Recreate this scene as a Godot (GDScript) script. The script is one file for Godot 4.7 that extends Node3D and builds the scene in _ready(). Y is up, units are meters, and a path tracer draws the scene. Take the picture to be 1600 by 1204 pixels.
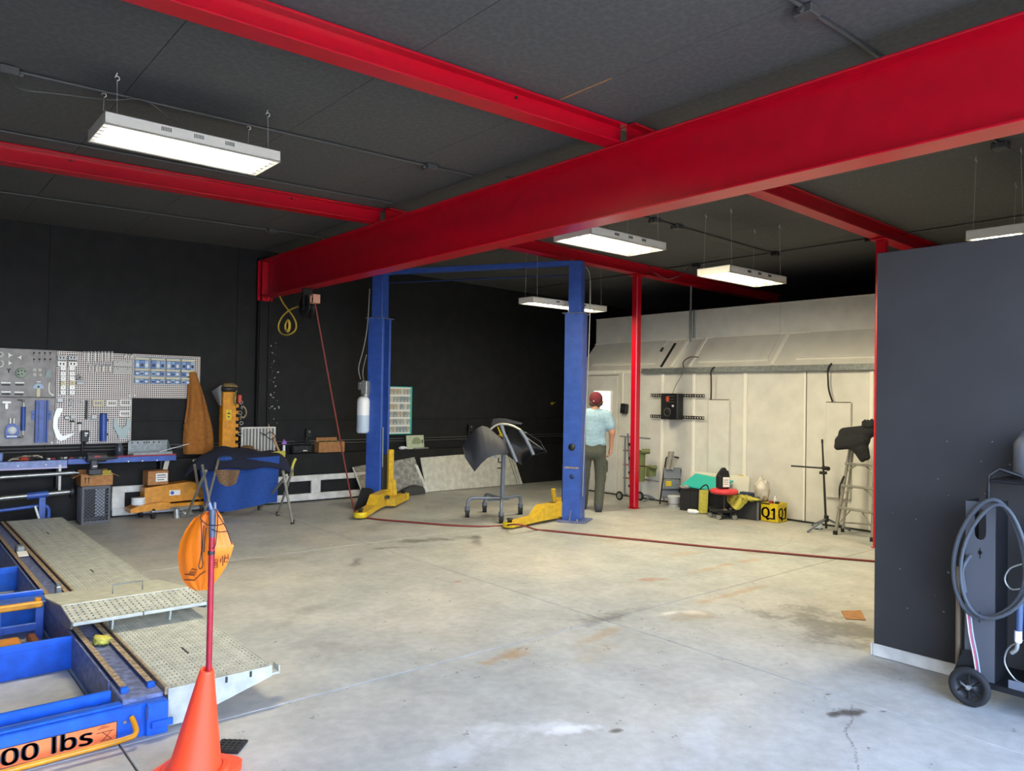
extends Node3D

# ---------------------------------------------------------------- geometry builder
class G:
	var st := SurfaceTool.new()
	var sg := 1
	var xf := Transform3D()
	var uvf = null
	func _init() -> void:
		st.begin(Mesh.PRIMITIVE_TRIANGLES)
	func v(p: Vector3, s: int) -> void:
		st.set_smooth_group(s)
		var q := xf * p
		if uvf != null:
			st.set_uv(uvf.call(q))
		st.add_vertex(q)
	func tri(a: Vector3, b: Vector3, c: Vector3, s := -1) -> void:
		v(a, s); v(b, s); v(c, s)
	func quad(a: Vector3, b: Vector3, c: Vector3, d: Vector3, s := -1) -> void:
		v(a, s); v(b, s); v(c, s); v(a, s); v(c, s); v(d, s)
	func quad_out(a: Vector3, b: Vector3, c: Vector3, d: Vector3, mid: Vector3, s := -1) -> void:
		if (a - c).cross(a - b).dot((a + c) * 0.5 - mid) < 0.0:
			quad(d, c, b, a, s)
		else:
			quad(a, b, c, d, s)
	func tri_out(a: Vector3, b: Vector3, c: Vector3, mid: Vector3, s := -1) -> void:
		if (a - c).cross(a - b).dot((a + b + c) / 3.0 - mid) < 0.0:
			tri(c, b, a, s)
		else:
			tri(a, b, c, s)
	func box(c: Vector3, s: Vector3, bv := 0.0, b := Basis()) -> G:
		var h := s * 0.5
		if bv <= 0.0:
			var k := []
			for i in 8:
				k.append(c + b * Vector3(h.x if i & 1 else -h.x, h.y if i & 2 else -h.y, h.z if i & 4 else -h.z))
			for f in [[0, 1, 3, 2], [4, 5, 7, 6], [0, 1, 5, 4], [2, 3, 7, 6], [0, 2, 6, 4], [1, 3, 7, 5]]:
				quad_out(k[f[0]], k[f[1]], k[f[2]], k[f[3]], c)
			return self
		var e := minf(bv, minf(h.x, minf(h.y, h.z)) * 0.95)
		var p := func(i: int, ax: int) -> Vector3:
			var q := Vector3(h.x - e, h.y - e, h.z - e)
			q[ax] = h[ax]
			return c + b * Vector3(q.x if i & 1 else -q.x, q.y if i & 2 else -q.y, q.z if i & 4 else -q.z)
		var fs := [[0, 1, 3, 2, 2], [4, 5, 7, 6, 2], [0, 1, 5, 4, 1], [2, 3, 7, 6, 1], [0, 2, 6, 4, 0], [1, 3, 7, 5, 0]]
		for f in fs:
			quad_out(p.call(f[0], f[4]), p.call(f[1], f[4]), p.call(f[2], f[4]), p.call(f[3], f[4]), c)
		for ed in [[0, 1, 1, 2], [2, 3, 1, 2], [4, 5, 1, 2], [6, 7, 1, 2], [0, 2, 0, 2], [1, 3, 0, 2], [4, 6, 0, 2], [5, 7, 0, 2], [0, 4, 0, 1], [1, 5, 0, 1], [2, 6, 0, 1], [3, 7, 0, 1]]:
			quad_out(p.call(ed[0], ed[2]), p.call(ed[1], ed[2]), p.call(ed[1], ed[3]), p.call(ed[0], ed[3]), c)
		for i in 8:
			tri_out(p.call(i, 0), p.call(i, 1), p.call(i, 2), c)
		return self
	func frame_of(d: Vector3) -> Basis:
		var y := d.normalized()
		var x := y.cross(Vector3.UP if absf(y.y) < 0.9 else Vector3.RIGHT).normalized()
		return Basis(x, y, x.cross(y))
	func ring(c: Vector3, b: Basis, rx: float, rz: float, n: int) -> PackedVector3Array:
		var o := PackedVector3Array()
		for i in n:
			var a := TAU * i / n
			o.append(c + b.x * cos(a) * rx + b.z * sin(a) * rz)
		return o
	func skin(r0: PackedVector3Array, r1: PackedVector3Array, mid: Vector3, s: int) -> void:
		var n := r0.size()
		for i in n:
			var j := (i + 1) % n
			quad_out(r0[i], r0[j], r1[j], r1[i], mid, s)
	func cap(r: PackedVector3Array, c: Vector3, mid: Vector3) -> void:
		for i in r.size():
			tri_out(c, r[i], r[(i + 1) % r.size()], mid)
	func cyl(a: Vector3, b: Vector3, r0: float, r1 := -1.0, n := 12) -> G:
		if r1 < 0.0:
			r1 = r0
		var f := frame_of(b - a)
		sg += 1
		var p := ring(a, f, r0, r0, n)
		var q := ring(b, f, r1, r1, n)
		var m := (a + b) * 0.5
		skin(p, q, m, sg)
		if r0 > 0.0: cap(p, a, m)
		if r1 > 0.0: cap(q, b, m)
		return self
	func tube(pts: Array, r: float, n := 6, closed := false, flat := 1.0) -> G:
		sg += 1
		var s := sg
		var rings := []
		var up := Vector3.ZERO
		var k := pts.size()
		for i in k:
			var d: Vector3
			if closed:
				d = pts[(i + 1) % k] - pts[(i + k - 1) % k]
			else:
				d = pts[mini(i + 1, k - 1)] - pts[maxi(i - 1, 0)]
			d = d.normalized()
			if up == Vector3.ZERO:
				up = Vector3.UP if absf(d.y) < 0.9 else Vector3.RIGHT
			var x := d.cross(up).normalized()
			up = x.cross(d).normalized()
			rings.append(ring(pts[i], Basis(x, d, up), r, r * flat, n))
		for i in (k if closed else k - 1):
			var j := (i + 1) % k
			skin(rings[i], rings[j], (pts[i] + pts[j]) * 0.5, s)
		if not closed:
			cap(rings[0], pts[0], pts[1])
			cap(rings[k - 1], pts[k - 1], pts[k - 2])
		return self
	func lathe(prof: Array, c := Vector3.ZERO, n := 20, b := Basis()) -> G:
		sg += 1
		for i in prof.size() - 1:
			var p: Vector2 = prof[i]
			var q: Vector2 = prof[i + 1]
			var nrm := Vector2(q.y - p.y, p.x - q.x)
			for k in n:
				var a0 := TAU * k / n
				var a1 := TAU * (k + 1) / n
				var f := func(w: Vector2, a: float) -> Vector3: return c + b * Vector3(cos(a) * w.x, w.y, sin(a) * w.x)
				var mm := (p + q) * 0.5 - nrm
				var am := (a0 + a1) * 0.5
				var inner: Vector3 = c + b * Vector3(cos(am) * mm.x, mm.y, sin(am) * mm.x)
				if p.x < 1e-5:
					tri_out(f.call(p, a0), f.call(q, a1), f.call(q, a0), inner, sg)
				elif q.x < 1e-5:
					tri_out(f.call(p, a0), f.call(p, a1), f.call(q, a0), inner, sg)
				else:
					quad_out(f.call(p, a0), f.call(p, a1), f.call(q, a1), f.call(q, a0), inner, sg)
		return self
	func prism(poly: PackedVector2Array, z0: float, z1: float, t := Transform3D()) -> G:
		var ids := Geometry2D.triangulate_polygon(poly)
		var m := (z0 + z1) * 0.5
		for i in range(0, ids.size(), 3):
			var a := poly[ids[i]]
			var b := poly[ids[i + 1]]
			var c := poly[ids[i + 2]]
			for z in [z0, z1]:
				var cc := Vector3((a.x + b.x + c.x) / 3.0, (a.y + b.y + c.y) / 3.0, m)
				tri_out(t * Vector3(a.x, a.y, z), t * Vector3(b.x, b.y, z), t * Vector3(c.x, c.y, z), t * cc)
		var cw := Geometry2D.is_polygon_clockwise(poly)
		for i in poly.size():
			var a := poly[i]
			var b := poly[(i + 1) % poly.size()]
			var nr := Vector2(b.y - a.y, a.x - b.x) * (-1.0 if cw else 1.0)
			var mid := (a + b) * 0.5 - nr
			quad_out(t * Vector3(a.x, a.y, z0), t * Vector3(b.x, b.y, z0), t * Vector3(b.x, b.y, z1), t * Vector3(a.x, a.y, z1), t * Vector3(mid.x, mid.y, m))
		return self
	# a sheet with thickness: f(u, v) -> point, u and v from 0 to 1
	func sheet(nu: int, nv: int, f: Callable, th := 0.006) -> G:
		sg += 1
		var s := sg
		var p := []
		for i in nu + 1:
			var row := PackedVector3Array()
			for j in nv + 1:
				row.append(f.call(float(i) / nu, float(j) / nv))
			p.append(row)
		var q := []
		for i in nu + 1:
			var row := PackedVector3Array()
			for j in nv + 1:
				var a: Vector3 = p[mini(i + 1, nu)][j] - p[maxi(i - 1, 0)][j]
				var b: Vector3 = p[i][mini(j + 1, nv)] - p[i][maxi(j - 1, 0)]
				row.append(p[i][j] - a.cross(b).normalized() * th)
			q.append(row)
		for i in nu:
			for j in nv:
				quad_out(p[i][j], p[i + 1][j], p[i + 1][j + 1], p[i][j + 1], q[i][j], s)
				quad_out(q[i][j], q[i + 1][j], q[i + 1][j + 1], q[i][j + 1], p[i][j], s + 1)
		for i in nu:
			for j in [0, nv]:
				quad(p[i][j], p[i + 1][j], q[i + 1][j], q[i][j])
		for j in nv:
			for i in [0, nu]:
				quad(p[i][j], p[i][j + 1], q[i][j + 1], q[i][j])
		sg += 1
		return self
	# a closed lump: ellipsoid with ripples
	func blob(c: Vector3, r: Vector3, amp := 0.15, sd := 1, n := 14, b := Basis()) -> G:
		sg += 1
		var ns := FastNoiseLite.new()
		ns.seed = sd
		ns.frequency = 0.9
		var f := func(i: int, j: int) -> Vector3:
			var th := PI * i / n
			var ph := TAU * (j % (2 * n)) / (2 * n)
			var d := Vector3(sin(th) * cos(ph), cos(th), sin(th) * sin(ph))
			return c + b * (d * r * (1.0 + amp * 1.8 * ns.get_noise_3dv(d * 2.2)))
		for i in n:
			for j in 2 * n:
				var a: Vector3 = f.call(i, j)
				var e: Vector3 = f.call(i, j + 1)
				var g: Vector3 = f.call(i + 1, j + 1)
				var h: Vector3 = f.call(i + 1, j)
				if i == 0:
					tri_out(a, g, h, c, sg)
				elif i == n - 1:
					tri_out(a, e, g, c, sg)
				else:
					quad_out(a, e, g, h, c, sg)
		return self
	# a perforated sheet in the xy plane facing +z: nx by ny holes of share fx, fy of their cell, with rims d deep
	func perf(w: float, h: float, nx: int, ny: int, fx: float, fy: float, c := Vector3.ZERO, d := 0.0) -> G:
		var cw := w / nx
		var ch := h / ny
		var o := c - Vector3(w, h, 0) * 0.5
		var gy := ch * (1.0 - fy)
		var gx := cw * (1.0 - fx)
		var rect := func(x0: float, x1: float, y0: float, y1: float) -> void:
			quad(o + Vector3(x0, y0, 0), o + Vector3(x0, y1, 0), o + Vector3(x1, y1, 0), o + Vector3(x1, y0, 0))
		for j in ny + 1:
			rect.call(0.0, w, maxf(0, j * ch - gy * 0.5), minf(h, j * ch + gy * 0.5))
		for j in ny:
			var y0 := j * ch + gy * 0.5
			var y1 := (j + 1) * ch - gy * 0.5
			for i in nx + 1:
				rect.call(maxf(0, i * cw - gx * 0.5), minf(w, i * cw + gx * 0.5), y0, y1)
			if d > 0.0:
				for i in nx:
					var x0 := i * cw + gx * 0.5
					var x1 := (i + 1) * cw - gx * 0.5
					var z := Vector3(0, 0, -d)
					quad(o + Vector3(x0, y0, 0), o + Vector3(x1, y0, 0), o + Vector3(x1, y0, 0) + z, o + Vector3(x0, y0, 0) + z)
					quad(o + Vector3(x0, y1, 0), o + Vector3(x0, y1, 0) + z, o + Vector3(x1, y1, 0) + z, o + Vector3(x1, y1, 0))
		return self
	func mesh() -> ArrayMesh:
		st.generate_normals()
		return st.commit()

# ---------------------------------------------------------------- nodes and tags
var used := {}
func numbered(n: String) -> String:
	used[n] = used.get(n, 0) + 1
	return n if used[n] == 1 else "%s_%03d" % [n, used[n] - 1]

func thing(called: String, label: String, cat: String, at := Vector3.ZERO, turn := 0.0, grp := "") -> Node3D:
	var o := Node3D.new()
	o.name = numbered(called)
	add_child(o)
	o.position = at
	o.rotation.y = deg_to_rad(turn)
	o.set_meta("label", label)
	o.set_meta("category", cat)
	if grp != "":
		o.set_meta("group", grp)
	return o

func part(par: Node, called: String, g, m: Material, label := "") -> MeshInstance3D:
	var o := MeshInstance3D.new()
	o.name = called
	o.mesh = g.mesh() if g is G else g
	o.material_override = m
	par.add_child(o, true)
	if label != "":
		o.set_meta("label", label)
	return o

func at(par: Node, called: String, me: Mesh, m: Material, p: Vector3, b := Basis()) -> MeshInstance3D:
	var o := part(par, called, me, m)
	o.transform = Transform3D(b, p)
	return o

func solo(called: String, g, m: Material, label: String, cat: String, grp := "") -> MeshInstance3D:
	var o := part(self, numbered(called), g, m, label)
	o.set_meta("category", cat)
	if grp != "":
		o.set_meta("group", grp)
	return o

func struct(called: String, g, m: Material, label := "", cat := "") -> MeshInstance3D:
	var o := part(self, called, g, m, label)
	o.set_meta("kind", "structure")
	if cat != "":
		o.set_meta("category", cat)
	return o

func copy_of(o: Node3D, label: String, p: Vector3, turn := 0.0) -> Node3D:
	var c := o.duplicate()
	c.name = numbered(String(o.name).rstrip("_0123456789"))
	add_child(c)
	c.position = p
	c.rotation.y = deg_to_rad(turn)
	c.set_meta("label", label)
	return c

# ---------------------------------------------------------------- materials
var tex := {}
func grey_noise(sd: int, freq: float, lo: float, hi: float, size := 512, type := FastNoiseLite.TYPE_SIMPLEX_SMOOTH, gam := 1.0) -> ImageTexture:
	var n := FastNoiseLite.new()
	n.seed = sd
	n.frequency = freq
	n.noise_type = type
	n.fractal_octaves = 5
	var im := n.get_seamless_image(size, size)
	im.convert(Image.FORMAT_L8)
	var d := im.get_data()
	for i in d.size():
		d[i] = int(255.0 * lerpf(lo, hi, pow(d[i] / 255.0, gam)))
	im = Image.create_from_data(size, size, false, Image.FORMAT_L8, d)
	im.convert(Image.FORMAT_RGB8)
	im.generate_mipmaps()
	return ImageTexture.create_from_image(im)

func bump_of(t: ImageTexture, k := 4.0) -> ImageTexture:
	var im: Image = t.get_image().duplicate()
	im.clear_mipmaps()
	im.convert(Image.FORMAT_RGBA8)
	im.bump_map_to_normal_map(k)
	im.generate_mipmaps()
	return ImageTexture.create_from_image(im)

func mk(hex: String, rough := 0.6, metal := 0.0, mott := "", scale := 0.7, bump := "", bk := 0.5) -> StandardMaterial3D:
	var m := StandardMaterial3D.new()
	m.albedo_color = Color(hex)
	m.roughness = rough
	m.metallic = metal
	if mott != "":
		m.albedo_texture = tex[mott]
	if bump != "":
		m.normal_enabled = true
		m.normal_texture = tex[bump]
		m.normal_scale = bk
	if mott != "" or bump != "":
		m.uv1_triplanar = true
		m.uv1_world_triplanar = true
		m.uv1_scale = Vector3.ONE * scale
	return m

func glow(hex: String, e: float) -> StandardMaterial3D:
	var m := StandardMaterial3D.new()
	m.albedo_color = Color(hex)
	m.emission_enabled = true
	m.emission = Color(hex)
	m.emission_energy_multiplier = e
	return m

# flat lettering: text set in the xy plane facing +z, centred, h metres high
func lettering(par: Node, called: String, s: String, h: float, m: Material, p: Vector3, b := Basis(), wide := 1.0, bold := true) -> MeshInstance3D:
	var t := TextMesh.new()
	var f := SystemFont.new()
	f.font_names = PackedStringArray(["Droid Sans"])
	t.font = f
	t.text = s
	t.font_size = 64
	t.pixel_size = h / 46.0
	t.depth = 0.002
	# thick strokes: the same glyphs laid side by side in one mesh
	var st := SurfaceTool.new()
	var e := h * 0.05
	for q in ([[-1, 0], [1, 0], [0, -0.6], [0, 0.6], [0, 0]] if bold else [[0, 0]]):
		st.append_from(t, 0, Transform3D(Basis(), v3(q[0] * e, q[1] * e, 0)))
	var o := part(par, called, st.commit(), m)
	o.transform = Transform3D(b * Basis.from_scale(Vector3(wide, 1, 1)), p)
	return o

var M := {}
const RIDGE := 4.5
func ceil_y(x: float) -> float:
	return 3.875 - 0.0185 * absf(x - RIDGE)

func v3(x: float, y: float, z: float) -> Vector3:
	return Vector3(x, y, z)

func curve(pts: Array, per := 6) -> Array:
	var o := []
	var k := pts.size()
	for i in k - 1:
		for j in per:
			o.append((pts[i] as Vector3).cubic_interpolate(pts[i + 1], pts[maxi(i - 1, 0)], pts[mini(i + 2, k - 1)], float(j) / per))
	o.append(pts[k - 1])
	return o

func make_textures() -> void:
	tex["soft"] = grey_noise(3, 0.012, 0.80, 1.0)
	tex["faint"] = grey_noise(13, 0.01, 0.92, 1.0)
	tex["patch"] = grey_noise(11, 0.02, 0.55, 1.0)
	tex["grime"] = grey_noise(7, 0.03, 0.25, 1.0, 512, FastNoiseLite.TYPE_SIMPLEX_SMOOTH, 0.6)
	tex["fine"] = grey_noise(5, 0.2, 0.8, 1.0)
	tex["strand"] = grey_noise(9, 0.06, 0.8, 1.0, 512, FastNoiseLite.TYPE_CELLULAR)
	tex["n_fine"] = bump_of(tex["fine"], 3.0)
	tex["n_soft"] = bump_of(tex["patch"], 6.0)
	tex["n_strand"] = bump_of(tex["strand"], 4.0)

func floor_texture() -> ImageTexture:
	var S := 2048
	var layer := func(sd: int, fr: float, sx := 1.0) -> PackedByteArray:
		var n := FastNoiseLite.new()
		n.seed = sd
		n.frequency = fr
		n.fractal_octaves = 4
		var im := n.get_image(S, int(S * sx))
		im.convert(Image.FORMAT_L8)
		if sx != 1.0:
			im.resize(S, S, Image.INTERPOLATE_BILINEAR)
		return im.get_data()
	var a: PackedByteArray = layer.call(21, 0.0026)
	var b: PackedByteArray = layer.call(22, 0.012)
	var c: PackedByteArray = layer.call(23, 0.06)
	var e: PackedByteArray = layer.call(24, 0.33)
	var out := PackedByteArray()
	out.resize(S * S * 3)
	for i in S * S:
		var t := a[i] * 0.0013 + b[i] * 0.0016 + c[i] * 0.0013 + e[i] * 0.0006
		# t runs from 0 to about 1.2
		var k := 0.72 + 0.30 * t
		var sp := e[i]
		if sp > 205:
			k *= 1.0 - (sp - 205) * 0.008
		elif sp < 34:
			k *= 1.05
		var warm := (a[i] - 128) * 0.0002
		out[i * 3] = int(clampf(188.0 * k * (1.0 + warm), 0, 255))
		out[i * 3 + 1] = int(clampf(188.0 * k, 0, 255))
		out[i * 3 + 2] = int(clampf(181.0 * k * (1.0 - warm), 0, 255))
	# stains and darker patches: x, z, half length, half width, turn, colour, strength
	var st := [
		[5.0, -7.38, 0.55, 0.13, 18, "3a3832", 0.6], [5.45, -7.05, 0.4, 0.08, -52, "3f3c36", 0.5], [4.4, -7.25, 0.3, 0.07, 20, "45423b", 0.45],
		[3.75, -6.85, 0.28, 0.06, -60, "3a3733", 0.55], [2.56, -5.5, 0.4, 0.12, -30, "6a675f", 0.35], [2.45, -4.6, 0.4, 0.12, 40, "77746d", 0.3],
		[3.2, -3.8, 0.24, 0.085, -12, "9c7448", 0.75], [4.05, -3.72, 0.42, 0.07, -8, "a08058", 0.55], [3.7, -3.45, 0.3, 0.12, -10, "a8906c", 0.35],
		[5.62, -4.55, 0.17, 0.07, 35, "a0604a", 0.6], [6.45, -4.5, 0.42, 0.06, 0, "a47650", 0.5], [7.05, -4.48, 0.35, 0.06, 5, "a47650", 0.5], [7.5, -4.72, 0.25, 0.07, 80, "a87c54", 0.45], [6.9, -5.1, 0.5, 0.1, 20, "ad8660", 0.35],
		[5.75, -3.8, 0.55, 0.06, 0, "a47a54", 0.6], [4.85, -3.76, 0.15, 0.05, 10, "eceae2", 0.9], [5.02, -3.66, 0.13, 0.075, 40, "f2f0ea", 0.9], [4.95, -3.62, 0.3, 0.14, 20, "8f7652", 0.45],
		[5.55, -2.75, 0.42, 0.5, 0, "4a4843", 0.6], [5.75, -3.1, 0.5, 0.2, 25, "5e5b54", 0.4], [4.95, -2.1, 0.12, 0.35, 8, "6d6b66", 0.35],  # darker floor patches around the partition end
		[4.3, -3.98, 0.2, 0.14, 0, "4e4b45", 0.6], [4.55, -3.98, 0.3, 0.1, 0, "66635c", 0.4],
		[4.13, -1.95, 0.1, 0.045, 25, "262525", 0.95], [4.02, -2.0, 0.05, 0.03, 0, "262525", 0.9], [4.27, -1.85, 0.04, 0.02, 20, "262525", 0.9], [4.26, -2.16, 0.03, 0.018, 10, "2c2b2a", 0.85], [2.93, -2.6, 0.035, 0.022, 10, "34332f", 0.9],
		[6.95, -6.0, 0.4, 0.14, 30, "b08c68", 0.35], [3.85, -9.41, 0.07, 0.03, 0, "8a3a2c", 0.7], [4.1, -5.58, 0.05, 0.03, 0, "a0583c", 0.7],
		[2.9, -7.5, 0.6, 0.15, 20, "66635c", 0.3], [5.0, -8.6, 0.7, 0.2, -30, "68655e", 0.35], [7.6, -4.62, 0.6, 0.06, 30, "6a675c", 0.45], [8.3, -4.3, 0.6, 0.1, -10, "6a675c", 0.35],
		[2.6, -2.9, 0.35, 0.1, 35, "e2e5e8", 0.5], [2.75, -2.75, 0.16, 0.05, 20, "f0f2f4", 0.6], [2.2, -2.9, 0.3, 0.12, 10, "dfe2e6", 0.4], [3.3, -2.3, 0.5, 0.1, -20, "dfe2e6", 0.35], [6.4, -8.2, 0.5, 0.3, 10, "6e6b64", 0.3]]
	var nz := FastNoiseLite.new()
	nz.seed = 77
	nz.frequency = 3.0
	nz.fractal_octaves = 5
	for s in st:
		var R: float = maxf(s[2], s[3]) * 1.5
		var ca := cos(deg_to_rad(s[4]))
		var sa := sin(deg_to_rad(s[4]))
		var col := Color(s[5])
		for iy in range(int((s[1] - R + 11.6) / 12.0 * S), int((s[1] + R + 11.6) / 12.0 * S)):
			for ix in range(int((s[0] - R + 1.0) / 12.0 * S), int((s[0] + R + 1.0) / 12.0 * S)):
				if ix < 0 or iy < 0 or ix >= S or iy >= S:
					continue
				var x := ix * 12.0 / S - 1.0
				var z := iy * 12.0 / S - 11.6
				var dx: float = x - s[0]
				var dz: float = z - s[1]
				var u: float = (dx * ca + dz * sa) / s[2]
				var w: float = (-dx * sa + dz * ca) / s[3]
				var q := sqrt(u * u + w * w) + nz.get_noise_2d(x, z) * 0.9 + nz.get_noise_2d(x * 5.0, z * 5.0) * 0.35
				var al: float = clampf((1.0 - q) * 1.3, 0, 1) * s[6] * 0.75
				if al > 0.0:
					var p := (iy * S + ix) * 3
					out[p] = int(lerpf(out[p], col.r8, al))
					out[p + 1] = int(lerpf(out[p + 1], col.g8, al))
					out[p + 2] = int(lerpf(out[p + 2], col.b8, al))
	# hairline cracks and scattered black specks
	var dots := []
	for path in [[[4.23, -2.0], [4.02, -1.9], [3.86, -1.86], [3.73, -1.75], [3.5, -1.62]], [[7.9, -4.66], [8.4, -4.75], [9.05, -5.05]], [[7.71, -6.4], [7.3, -6.7], [6.9, -7.3]]]:
		for q in path.size() - 1:
			for n in 46:
				var f := n / 46.0
				dots.append([lerpf(path[q][0], path[q + 1][0], f) + 0.015 * nz.get_noise_2d(n * 0.1, q * 3.0), lerpf(path[q][1], path[q + 1][1], f) + 0.015 * nz.get_noise_2d(n * 0.1, q * 5.0 + 9.0), 1])
	var rng := RandomNumberGenerator.new()
	rng.seed = 19
	for n in 320:
		var cx := 4.2 + rng.randfn(0, 1.6)
		var cz := -4.0 + rng.randfn(0, 1.9)
		for k in 1 + rng.randi() % 5:
			dots.append([cx + rng.randfn(0, 0.02), cz + rng.randfn(0, 0.008), 1 + rng.randi() % 2])
	for d in dots:
		var px := int((d[0] + 1.0) / 12.0 * S)
		var py := int((d[1] + 11.6) / 12.0 * S)
		for oy in d[2]:
			for ox in d[2]:
				var p: int = ((py + oy) * S + px + ox) * 3
				if p >= 0 and p + 2 < out.size():
					for c3 in 3:
						out[p + c3] = int(out[p + c3] * 0.72)
	var im := Image.create_from_data(S, S, false, Image.FORMAT_RGB8, out)
	im.generate_mipmaps()
	return ImageTexture.create_from_image(im)

func make_materials() -> void:
	M.red = mk("c20622", 0.28, 0.0, "faint", 0.7)
	M.black_wall = mk("282827", 0.66, 0.0, "soft", 0.5, "n_fine", 0.25)
	M.black_ceiling = mk("5a5a59", 0.8, 0.0, "strand", 0.8, "n_strand", 0.2)
	M.partition = mk("3d3d3e", 0.6, 0.0, "faint", 0.4, "n_fine", 0.08)
	M.black_wall.metallic_specular = 0.3
	M.partition.metallic_specular = 0.35
	M.dark = mk("161616", 0.7)
	M.black_metal = mk("1d1e20", 0.45, 0.3)
	M.black_plastic = mk("1c1d1f", 0.5, 0.0, "soft", 2.0)
	M.rubber = mk("1a1a1b", 0.8)
	M.conduit = mk("4c4c4a", 0.5, 0.2)
	M.wire = mk("b4b4ae", 0.5, 0.2)
	M.steel = mk("a9aba8", 0.35, 0.8, "soft", 1.5)
	M.galv = mk("8f9593", 0.45, 0.5, "soft", 2.0)
	M.alu = mk("b4b2a6", 0.4, 0.55, "soft", 2.0)
	M.white_metal = mk("e2e0d6", 0.45, 0.0, "soft", 0.8)
	M.booth = mk("dcdacf", 0.38, 0.0, "faint", 0.5)
	M.booth_rib = mk("eae7da", 0.4)
	M.blue = mk("3a5fb4", 0.38, 0.0, "soft", 1.1)
	M.blue_bright = mk("1760d0", 0.35, 0.0, "soft", 1.3)
	M.blue_worn = mk("7c88b4", 0.5, 0.0, "patch", 1.6)
	M.blue_dark = mk("1c3468", 0.5, 0.0, "soft", 2.0)
	M.yellow = mk("dcb22c", 0.5, 0.0, "soft", 1.6)
	M.yellow_bright = mk("e8c81a", 0.45, 0.0, "soft", 2.0)
	M.orange_yellow = mk("e09410", 0.38, 0.0, "soft", 1.5)
	M.ramp = mk("c6c8bb", 0.55, 0.1, "soft", 1.2)
	M.ramp_side = M.ramp
	M.rust_edge = mk("c0a685", 0.7, 0.0, "patch", 2.2)
	M.cone = mk("ff4a22", 0.45)
	M.bag = mk("ff8418", 0.5)
	M.bag.backlight_enabled = true
	M.bag.backlight = Color("8a3500")
	M.cardboard = mk("b9824e", 0.85, 0.0, "soft", 2.0)
	M.paper = mk("e6e4dc", 0.8)
	M.white_plastic = mk("e4e6e4", 0.4)
	M.ink = mk("161616", 0.7)
	M.brown_cloth = mk("b0702e", 0.95, 0.0, "soft", 2.0, "n_soft", 0.6)
	M.blue_cloth = mk("2b529c", 0.95, 0.0, "soft", 4.0, "n_fine", 0.8)
	M.navy_cloth = mk("23273c", 0.95, 0.0, "soft", 3.0, "n_fine", 0.8)
	M.yellow_cloth = mk("cfc556", 0.95, 0.0, "soft", 4.0, "n_soft", 0.8)
	M.black_cloth = mk("2a2c2e", 0.95, 0.0, "patch", 4.0, "n_soft", 0.6)
	M.tan_leather = mk("8b6a48", 0.8, 0.0, "patch", 4.0, "n_soft", 0.6)
	M.peg_grey = mk("a09b95", 0.5, 0.1, "soft", 1.0)
	M.peg_perf = mk("d2c9bf", 0.45, 0.2)
	M.tool_white = mk("e8e6da", 0.4, 0.2)
	M.tool_grey = mk("9a9b94", 0.4, 0.5)
	M.tool_dark = mk("302f2d", 0.5, 0.4)
	M.clear = mk("b9d0e6", 0.2)
	M.clear.albedo_color.a = 0.35
	M.clear.transparency = BaseMaterial3D.TRANSPARENCY_ALPHA
	M.tube = glow("fff4dc", 6.0)
	M.reflector = mk("f4f2ea", 0.25, 0.2)
	M.fixture = mk("d9d5c8", 0.45, 0.1)
	M.hose_red = mk("742c24", 0.55)
	M.hose_yellow = mk("d8b840", 0.55)
	M.teal = mk("1fb4a6", 0.5)
	M.red_seat = mk("d23a40", 0.45)
	M.primer = mk("b4b1a4", 0.8, 0.0, "patch", 0.9)
	M.offwhite = mk("d8d6c4", 0.6, 0.0, "soft", 1.0, "n_soft", 0.15)
	M.fender = mk("24262d", 0.62)
	M.stand_grey = mk("6f7681", 0.45, 0.3)
	M.olive = mk("6a7042", 0.6)
	M.skin = mk("b98468", 0.6)
	M.skin.subsurf_scatter_enabled = true
	M.skin.subsurf_scatter_strength = 0.1
	M.shirt = mk("9fbdcb", 0.95, 0.0, "soft", 3.0, "n_soft", 0.35)
	M.trousers = mk("55574b", 0.95, 0.0, "soft", 3.0, "n_soft", 0.4)
	M.cap_cloth = mk("5e1a24", 0.9)
	M.boot = mk("3c4046", 0.8)
	M.hair = mk("4a3a2e", 0.9)

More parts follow.
